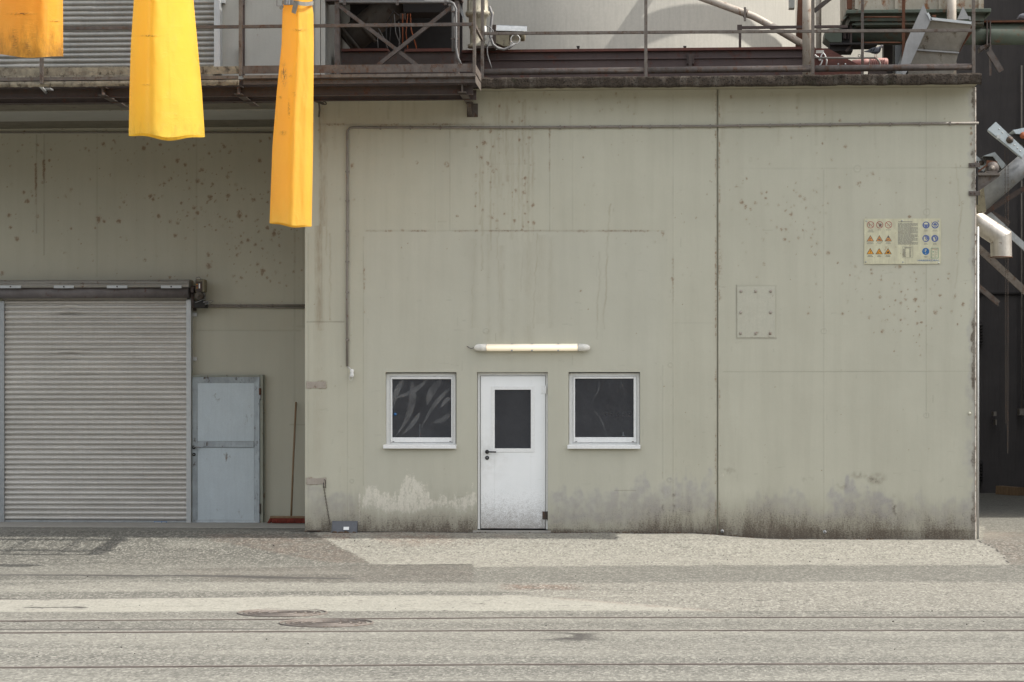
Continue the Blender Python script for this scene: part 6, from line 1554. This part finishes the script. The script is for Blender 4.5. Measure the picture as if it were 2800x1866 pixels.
b = MB(); b.tube([P(2225, 159, 1.1), P(2390, 159, 1.1), P(2398, 161, 1.1), P(2405, 170, 1.1), P(2408, 182, 1.1)], .013, 8); b.build('rod', M['conduit'], pb)
b = MB(); b.ring(P(2350, 153, 1.1), (0, 1, 0), .018, .004, 14, 5); b.build('eye', M['dark'], pb)

# pigeon
pg = thing('pigeon', P(2392, 157, 1.1), 'slate grey pigeon facing right perched on a thin bar behind the railing', 'pigeon')
def sweep(b, spine, n=14):
    vs = []
    for (p, r), (ry, rz) in spine:
        c = P(p, r, 1.1)
        for j in range(n): a = 2 * math.pi * j / n; vs.append((c.x, 1.1 + ry * math.cos(a), c.z + rz * math.sin(a)))
    k = len(spine); fs = [(i * n + j, i * n + (j + 1) % n, (i + 1) * n + (j + 1) % n, (i + 1) * n + j) for i in range(k - 1) for j in range(n)]
    fs += [tuple(range(n)), tuple((k - 1) * n + j for j in range(n))]; b.add(vs, fs, True)
u = 1 / 196
b = MB(); sweep(b, [((2363, 141.5), (.012, .006)), ((2371, 140.5), (.018, .010)), ((2378, 140), (.026, .020)), ((2386, 140), (.036, .036)), ((2394, 139.5), (.042, .046)), ((2401, 138), (.040, .046)), ((2406, 135), (.034, .040)), ((2408.5, 130.5), (.024, .030)), ((2410, 127.5), (.020, .023)), ((2412.5, 127), (.016, .018)), ((2414, 127.6), (.006, .007))]); b.build('body', M['pigeon'], pg)
b = MB(); sweep(b, [((2413.4, 127.8), (.006, .006)), ((2416, 128.8), (.003, .003)), ((2418, 129.6), (.001, .001))], 8); b.build('beak', M['dark'], pg)
for s in (-1, 1):
    b = MB(); vs = []
    for p, r, hz in ((2402, 137, .018), (2395, 137, .030), (2386, 138, .030), (2377, 140, .018), (2366, 142, .004)):
        c = P(p, r, 1.1); w_ = np.interp(p, [2366, 2378, 2386, 2394, 2402], [.016, .028, .038, .044, .042])
        vs += [(c.x, 1.1 + s * (w_ + .003), c.z + hz), (c.x, 1.1 + s * (w_ + .007), c.z), (c.x, 1.1 + s * (w_ + .002), c.z - hz)]
    b.add(vs, [(i * 3 + j, i * 3 + 3 + j, i * 3 + 4 + j, i * 3 + 1 + j) for i in range(4) for j in range(2)], True)
    wing = b.build('wing', M['pigeonlight'], pg)
    if s < 0:
        for q in (((2391, 134), (2386, 143)), ((2383, 136), (2379, 143))):
            b = MB(); a, c = P(*q[0], 1.1), P(*q[1], 1.1); a.y = c.y = 1.1 - .052; b.bar(a, c, .004, .012); b.build('wing_bar', M['pigeondark'], wing)
b = MB(); sweep(b, [((2404.5, 136), (.0385, .044)), ((2407, 133.5), (.032, .037)), ((2409, 129.5), (.024, .029))]); b.build('neck_feathers', M['pigeondark'], pg)
for p in (2392, 2397): b = MB(); b.tube([P(p, 147, 1.1), P(p + .5, 152, 1.1), P(p, 156.6, 1.1)], .0035, 6); b.tube([P(p - 2, 156.7, 1.09), P(p + 3.5, 156.9, 1.09)], .003, 5); b.build('leg', M['redfade'], pg)
b = MB(); b.lathe(P(2411.5, 126.8, 1.1 - .0175), (0, -1, 0), [(0, .0035), (.002, .002)], 8); b.build('eye', M['copper'], pg)
# a second bird is cut by the right edge of the photo
p2 = thing('pigeon', P(2800, 57, 2.65), 'pale headed pigeon sitting on the green conveyor at the right edge of the photo', 'pigeon')
b = MB(); n = 14; vs = []
for p, r, ry, rz in ((2780, 54, .006, .006), (2783, 50, .02, .022), (2788, 46, .026, .030), (2796, 46, .036, .045), (2806, 47, .045, .052), (2820, 50, .038, .038), (2836, 53, .015, .012)):
    c = P(p, r, 2.65); vs += [(c.x, 2.65 + ry * math.cos(2 * math.pi * j / n), c.z + rz * math.sin(2 * math.pi * j / n)) for j in range(n)]
b.add(vs, [(i * n + j, i * n + (j + 1) % n, (i + 1) * n + (j + 1) % n, (i + 1) * n + j) for i in range(6) for j in range(n)] + [tuple(range(n)), tuple(6 * n + j for j in range(n))], True); b.build('body', M['pigeonlight'], p2)

# ---------------------------------------------------------------- plant in the gap right of the building
bk = thing('pulley_bracket', P(2690, 520, .1), 'rusty steel bracket with a pulley bolted to the right corner of the wall', 'bracket')
b = MB(); b.pbox(2673, 2735, 473, 480, .0, .22); b.build('shelf', M['steel_pale'], bk, bevel=.003)
b = MB(); b.pprism([(2674, 480.5), (2728, 480.5), (2690, 506), (2674, 519)], .05, .012); b.build('gusset', M['steel_pale'], bk)
b = MB(); b.bar(P(2730, 481, .045), P(2675, 520, .045), .03, .025, (0, 1, 0)); b.build('strut', M['steel'], bk)
b = MB(); b.lathe(P(2711.5, 462, .16), (0, -1, 0), [(0, .085), (.02, .085), (.03, .075), (.08, .075), (.09, .085), (.11, .085)], 24); b.build('pulley', M['steel'], bk)
b = MB(); b.pbox(2697, 2726, 468, 472.5, .02, .16); b.lathe(P(2711.5, 462, .05), (0, -1, 0), [(0, .045), (.03, .045)], 16); b.lathe(P(2711.5, 462, .02), (0, -1, 0), [(0, .02), (.02, .018)], 8); b.build('bearing', M['steel_pale'], bk)
b = MB(); b.bar(P(2673, 471, .03), P(2700, 451, .03), .02, .02); b.bar(P(2697, 449, .06), P(2726, 452, .06), .012, .1); b.build('cover', M['rust'], bk)
for r0, r1 in ((446, 458), (523, 535)):
    b = MB(); b.pbox(2649, 2680, r0, r1, -.022, .02); b.m = 1; b.lathe(P(2655, (r0 + r1) / 2, -.022), (0, -1, 0), [(0, .014), (.012, .012)], 6); b.lathe(P(2666, (r0 + r1) / 2, -.022), (0, -1, 0), [(0, .010), (.012, .008)], 6); b.build('clamp', [M['steel'], M['iron']], bk, bevel=.002)
b = MB(); b.pbox(2671.5, 2674, 440, 560, -.012, .05); b.build('back_bar', M['dark'], bk)
b = MB(); b.prism([P(2688, 512, .5), P(2690, 512, .5), P(2697, 579, .5), P(2676, 582, .5), P(2672, 540, .5)], (0, .25, 0)); tag(b.build('olive_guide', M['ochre']), 'narrow tapered olive sheet guide between the pulley bracket and the elbow spout', 'guide')

el = thing('elbow_spout', P(2738, 704, .9), 'stained silver elbow spout pointing down beside the right end of the wall', 'spout')
b = MB(); rE = .143
A, B_, C_ = P(2640, 586, .9), P(2737, 650, .9), P(2738, 704, .9)
d1 = (B_ - A).normalized(); d2 = (C_ - B_).normalized(); mid = (d1 + d2).normalized(); n = 28
def ringpts(c, dirn, plane, r):
    u = Vector((0, 1, 0)); v = dirn.cross(u).normalized(); out = []
    for j in range(n):
        o = (u * math.cos(2 * math.pi * j / n) + v * math.sin(2 * math.pi * j / n)) * r
        t = -o.dot(plane) / dirn.dot(plane); out.append(c + o + dirn * t)
    return out
def loft(b, rings, smooth=True):
    vs = sum(rings, []); k = len(rings); b.add(vs, [(i * n + j, i * n + (j + 1) % n, (i + 1) * n + (j + 1) % n, (i + 1) * n + j) for i in range(k - 1) for j in range(n)], smooth)
loft(b, [ringpts(A, d1, d1, rE), ringpts(B_, d1, mid, rE)]); b.build('upper_pipe', M['silverpipe'], el)
b = MB(); loft(b, [ringpts(B_, d2, mid, rE), ringpts(C_, d2, d2, rE)]); loft(b, [ringpts(C_, d2, d2, rE - .006), ringpts(B_ + d2 * .1, d2, d2, rE - .006)]); b.build('lower_pipe', M['silverpipe'], el)
b = MB(); b.ring(C_, d2, rE + .004, .006, 32, 6); b.build('rim', M['rust'], el)
b = MB(); b.tube([P(2880, 381, 2.2), P(2640, 588, 2.2)], .142, 24); tag(b.build('large_pipe', M['dullpipe']), 'large dull metal pipe rising steeply to the right behind the pulley bracket', 'pipe')
for q, w_, YY_, mt, lab in (((2690, 575, 2815, 688), .09, 3.0, 'galv', 'upper pale strut sloping down right behind the elbow spout'), ((2650, 655, 2815, 808), .10, 4.0, 'steel_pale', 'middle strut sloping down right below the elbow spout'), ((2650, 763, 2730, 830), .08, 6.0, 'steel', 'short lowest strut ending at a small upright'), ((2690, 585, 2830, 497), .07, 2.6, 'brown', 'dark brown stay running up right under the large pipe'), ((2704, 140, 2738, 196), .09, 6.0, 'steel', 'short dark brace under the green conveyor at the right edge'), ((2714, 585, 2760, 612), .07, 3.4, 'brown', 'short dark arm behind the upper pale strut')):
    b = MB(); b.bar(P(q[0], q[1], YY_), P(q[2], q[3], YY_), .05, w_, (0, 0, 1)); tag(b.build('strut', M[mt]), lab, 'strut', 'struts in the gap right of the building')
b = MB(); b.pbox(2728, 2731, 820, 838, 6.0, .05); b.pbox(2706, 2711, 120, 207, 6.0, .06); tag(b.build('upright', M['steel']), 'thin steel upright carrying the short braces in the right gap', 'upright')
cs = thing('pierced_channel', P(2760, 400, 1.8), 'blue grey pierced steel channel tilted across the top of the right gap', 'channel')
b = MB(); b.pprism([(2700, 355), (2723, 333.5), (2806, 412), (2794, 432)], 1.75, .02); b.build('web', M['bluegrey'], cs)
b = MB(); b.prism([P(2700, 356, 1.75), P(2794, 433, 1.75), P(2794, 437, 1.95), P(2700, 361, 1.95)], (0, 0, .012)); b.build('flange', M['bluegrey_worn'], cs)
b = MB(); b.lathe(P(2761, 383, 1.75), (0, -1, 0), [(0, .05), (.02, .05), (.03, .03), (.06, .026)], 14); b.build('bearing', M['iron'], cs)
bo = None
for p, r in ((2732, 354), (2741, 363), (2774, 397), (2782, 406), (2790, 414)):
    q = P(p, r, 1.75)
    if bo is None: b = MB(); b.lathe(q, (0, -1, 0), [(0, .012), (.006, .010)], 8); bo = b.build('bolt', M['galv'], cs)
    else: repeat(bo, Vector((q.x, WORG[bo.name].y, q.z)), cs)
b = MB(); b.pbox(2726, 2736, 369, 379, 1.72, .1); b.build('lug', M['galv_light'], cs)
c2 = thing('sheet_hood', P(2790, 380, 2.4), 'folded grey sheet hood with a dark opening at the right edge above the large pipe', 'hood')
b = MB(); b.prism([P(2770, 356, 2.3), P(2800, 350, 2.3), P(2860, 350, 2.3), P(2860, 372, 2.3), P(2778, 366, 2.3)], (0, .4, 0)); b.build('sheet', M['bluegrey'], c2)
b = MB(); b.prism([P(2760, 368, 2.35), P(2778, 366.5, 2.35), P(2860, 372.5, 2.35), P(2860, 400, 2.35), P(2786, 388, 2.35)], (0, .3, 0)); b.build('opening', M['dark'], c2)
b = MB(); b.lathe(P(2798, 371, 2.28), (0, -1, 0), [(0, .05), (.02, .045)], 14); b.build('reflector', M['copper'], c2)
c3 = thing('sheet_hood', P(2720, 440, 3.0), 'darker folded sheet hood behind the pulley and the large pipe', 'hood')
b = MB(); b.prism([P(2688, 427, 3), P(2720, 416, 3), P(2752, 452, 3), P(2740, 462, 3), P(2716, 428, 3)], (0, .3, 0)); b.build('sheet', M['bluegrey_worn'], c3)
b = MB(); b.prism([P(2690, 428, 3.05), P(2716, 428.6, 3.05), P(2740, 462.5, 3.05), P(2712, 462, 3.05), P(2700, 440, 3.05)], (0, .2, 0)); b.build('opening', M['dark'], c3)
b = MB(); b.pprism([(2668, 424), (2700, 452), (2690, 470), (2660, 450)], 3.2, .02); b.m = 1; b.lathe(P(2684, 446, 3.2), (0, -1, 0), [(0, .04), (.03, .03)], 12); b.build('end_plate', [M['bluegrey_worn'], M['iron']], c3)
for p, r1, nm in ((2748.5, 1160, 'left'), (2756.5, 1240, 'right')):
    b = MB(); a, c = P(p, 396, 1.9), P(p + (2 if nm == 'left' else -1), r1, 1.9); L = (c - a).length; k = int(L / .026)
    for i in range(k):
        q = a + (c - a) * ((i + .5) / k); h, w2 = .017, .007
        if i % 2: b.ring(q, (0, 1, 0), .0095, .0028, 6, 4)
        else: b.ring(q, (1, 0, 0), .0095, .0028, 6, 4)
    tag(b.build('hoist_chain', M['iron']), nm + ' strand of the thin hoist chain hanging in the right gap', 'chain', 'hoist chain strands')

# ---------------------------------------------------------------- tarpaulin chutes
def tarp(name, mat, label, rows_px, prof, Y, depth, wob, seam_s, dirt, scars, ink=None, seed=1, strap=None, spout=True):
    """rows_px: [(row, left px, right px)], prof: front depth over s in -1..1"""
    rs = [r[0] for r in rows_px]; Lp = [r[1] for r in rows_px]; Rp = [r[2] for r in rows_px]
    t = thing(name, P((Lp[-1] + Rp[-1]) / 2, rs[-1], Y), label, 'chute', 'tarpaulin loading chutes')
    nr, n = 150, 120
    vs = []; att = []
    for i in range(nr):
        f = i / (nr - 1); row = rs[0] + (rs[-1] - rs[0]) * f
        l, r_ = float(np.interp(row, rs, Lp)), float(np.interp(row, rs, Rp))
        for j in range(n):
            a = 2 * math.pi * j / n
            s_ = -math.cos(a); front = math.sin(a) > 0
            p = (l + r_) / 2 + (r_ - l) / 2 * (math.copysign(abs(s_) ** .86, s_))
            sv = math.copysign(abs(s_) ** .86, s_)
            env = max(0, 1 - sv * sv) ** .42
            d = float(np.mean(np.interp(sv + np.array([-.14, -.09, -.04, 0, .04, .09, .14]) + .035 * (vnoise(np.array(row / 110.), np.array(seed * 3.1), seed) - .5), [q[0] for q in prof], [q[1] for q in prof])))
            fold = .030 * (float(fbm(np.array(sv * 2.2 + seed), np.array(row / 190.), seed + 5, 3)) - .5) + .02 * (float(fbm(np.array(sv * 5 + seed), np.array(row / 60.), seed + 9, 3)) - .5)
            y = Y + (-depth * d - fold * .8 if front else depth * .6) * env
            rowj = row + f ** 8 * (wob[0] * math.sin(sv * 2.1 + wob[1]) + wob[2] * math.sin(sv * 5 + wob[3]) + wob[4] * sv) + (0 if front else f ** 8 * wob[5] * env)
            q = P(p, rowj, y); vs.append(q)
            dm = max(0, (row - rs[-1] + 150) / 150) ** 1.6 * dirt
            sm = math.exp(-((sv - (seam_s + .02 * math.sin(row / 70))) / .022) ** 2) if front else 0
            sc = 0; ik = 0
            if front:
                for (sp, sr, sw, sh) in scars: sc = max(sc, math.exp(-(((p - sp) / sw) ** 2 + ((row - sr) / sh) ** 2)))
                if ink: ik = math.exp(-(((p - ink[0]) / ink[2]) ** 2 + ((row - ink[1]) / ink[3]) ** 2))
            att.append((dm, sm, sc, ik))
    fs = [(i * n + j, i * n + (j + 1) % n, (i + 1) * n + (j + 1) % n, (i + 1) * n + j) for i in range(nr - 1) for j in range(n)]
    b = MB(); b.add(vs, fs, True); o = b.build('tarpaulin', M[mat], t)
    at = o.data.attributes.new('stain', 'FLOAT_COLOR', 'POINT'); at.data.foreach_set('color', np.array(att, np.float32).ravel())
    if spout:
        c0 = P((Lp[0] + Rp[0]) / 2, rs[0] + 30, Y); w_ = (P(Rp[0], rs[0], Y) - P(Lp[0], rs[0], Y)).x * .40
        b = MB(); b.lathe(c0, (0, 0, 1), [(0, w_ * .9), (.4, w_ * .9), (.5, w_ * 1.1), (1.4, w_ * 1.1)], 24); b.build('spout', M['galv'], t)
    return t
YC, YC2, YC1 = -2.4, -3.3, -4.8
t1 = tarp('tarpaulin_chute', 'fab_orange', 'wide short dirty orange tarpaulin chute at the top left corner', [(-170, -55, 165), (0, -58, 172), (152, -70, 173)], [(-1, 0), (-.5, .7), (0, .95), (.45, .9), (.62, 1.05), (1, 0)], YC1, .30, (3.5, 1.2, 2, .6, 5, -13), .62, .62, [(60, 38, 26, 3), (150, 58, 12, 2), (40, 110, 5, 26), (75, 128, 6, 16)], None, 4)
t2 = tarp('tarpaulin_chute', 'fab_yellow', 'widest bright yellow tarpaulin chute in the middle of the three', [(-170, 381, 514), (0, 366, 529), (120, 358, 540), (250, 354, 552), (371, 352, 560)], [(-1, 0), (-.80, .42), (-.56, .96), (-.44, 1.0), (0, .74), (.14, .63), (.26, .60), (.6, .36), (1, 0)], YC2, .58, (2.0, .4, 4.2, 1.4, .6, 9), .14, .2, [(408, 98, 24, 1.6), (400, 234, 9, 1.6)], None, 9)
t3 = tarp('tarpaulin_chute', 'fab_amber', 'long narrow amber tarpaulin chute tied with a grey strap', [(-170, 772, 860), (0, 775, 855), (12, 775, 853), (36, 772, 857), (120, 770, 858), (250, 757, 857), (400, 745, 856), (614, 737, 852)], [(-1, 0), (-.6, .55), (-.1, .95), (0.05, 1.0), (.35, .72), (.7, .6), (1, 0)], YC, .20, (1.0, .2, 1.8, 1.0, 4.5, 6), -2, .12, [(818, 82, 14, 1.6), (794, 207, 4, 2.5), (774, 364, 7, 4), (806, 258, 4, 3), (767, 266, 3, 3), (790, 300, 2, 20)], (776, 205, 6, 24), 15)
# strap with buckle
b = MB(); nS = 40; vs = []
for j in range(nS):
    a = 2 * math.pi * j / nS; s_ = -math.cos(a); front = math.sin(a) > 0; env = max(0, 1 - s_ * s_) ** .42; p = 814 + 43 * s_; y = YC + (-.235 * (.6 + .4 * (1 - abs(s_))) if front else .14) * env
    rr = 9 + 3 * math.sin(s_ * 3) ; vs += [P(p, rr - 6, y), P(p, rr + 5, y)]
b.add(vs, [(2 * j, 2 * ((j + 1) % nS), 2 * ((j + 1) % nS) + 1, 2 * j + 1) for j in range(nS)], True); b.build('strap', M['strap'], t3, solid=0)
b = MB(); b.prism([P(803, 4, YC - .25), P(815, 14, YC - .25), P(808, 39, YC - .24), P(797, 34, YC - .24)], (0, .006, 0)); b.build('strap_end', M['strap'], t3); b = MB(); b.prism([P(770, 14, YC - .1), P(776, 20, YC - .14), P(768, 28, YC - .1), P(763, 22, YC - .08)], (0, .006, 0)); b.build('strap_end', M['strap'], t3)
b = MB(); b.pbox(776, 801, -2, 14, YC - .265, .02); b.m = 1; b.pbox(783, 786, -2, 13, YC - .27, .006); b.pbox(789, 792, -2, 13, YC - .27, .006); b.build('buckle', [M['wire'], M['galv']], t3, bevel=.004)
b = MB(); b.tube([P(757, -20, YC - .05), P(757, 17, YC - .05), P(775, 17, YC - .1)], .006, 6); b.build('wire_clip', M['wire'], t3)
# cantilever arms carrying the chutes (out of the frame, they keep the chutes up)
for p_, y_, lab in ((52, YC1, 'longest cantilever arm carrying the short orange chute'), (447, YC2, 'middle cantilever arm carrying the yellow chute'), (815, YC, 'shortest cantilever arm carrying the amber chute')):
    c = P(p_, -140, y_); zA = c.z + 1.42
    b = MB(); b.box(c.x - .05, c.x + .05, y_ - .12, YU - .002, zA, zA + .14); b.box(c.x - .14, c.x + .14, y_ - .14, y_ + .14, zA - .02, zA - .001)
    tag(b.build('chute_arm', M['steel']), lab, 'arm', 'arms carrying the chutes')
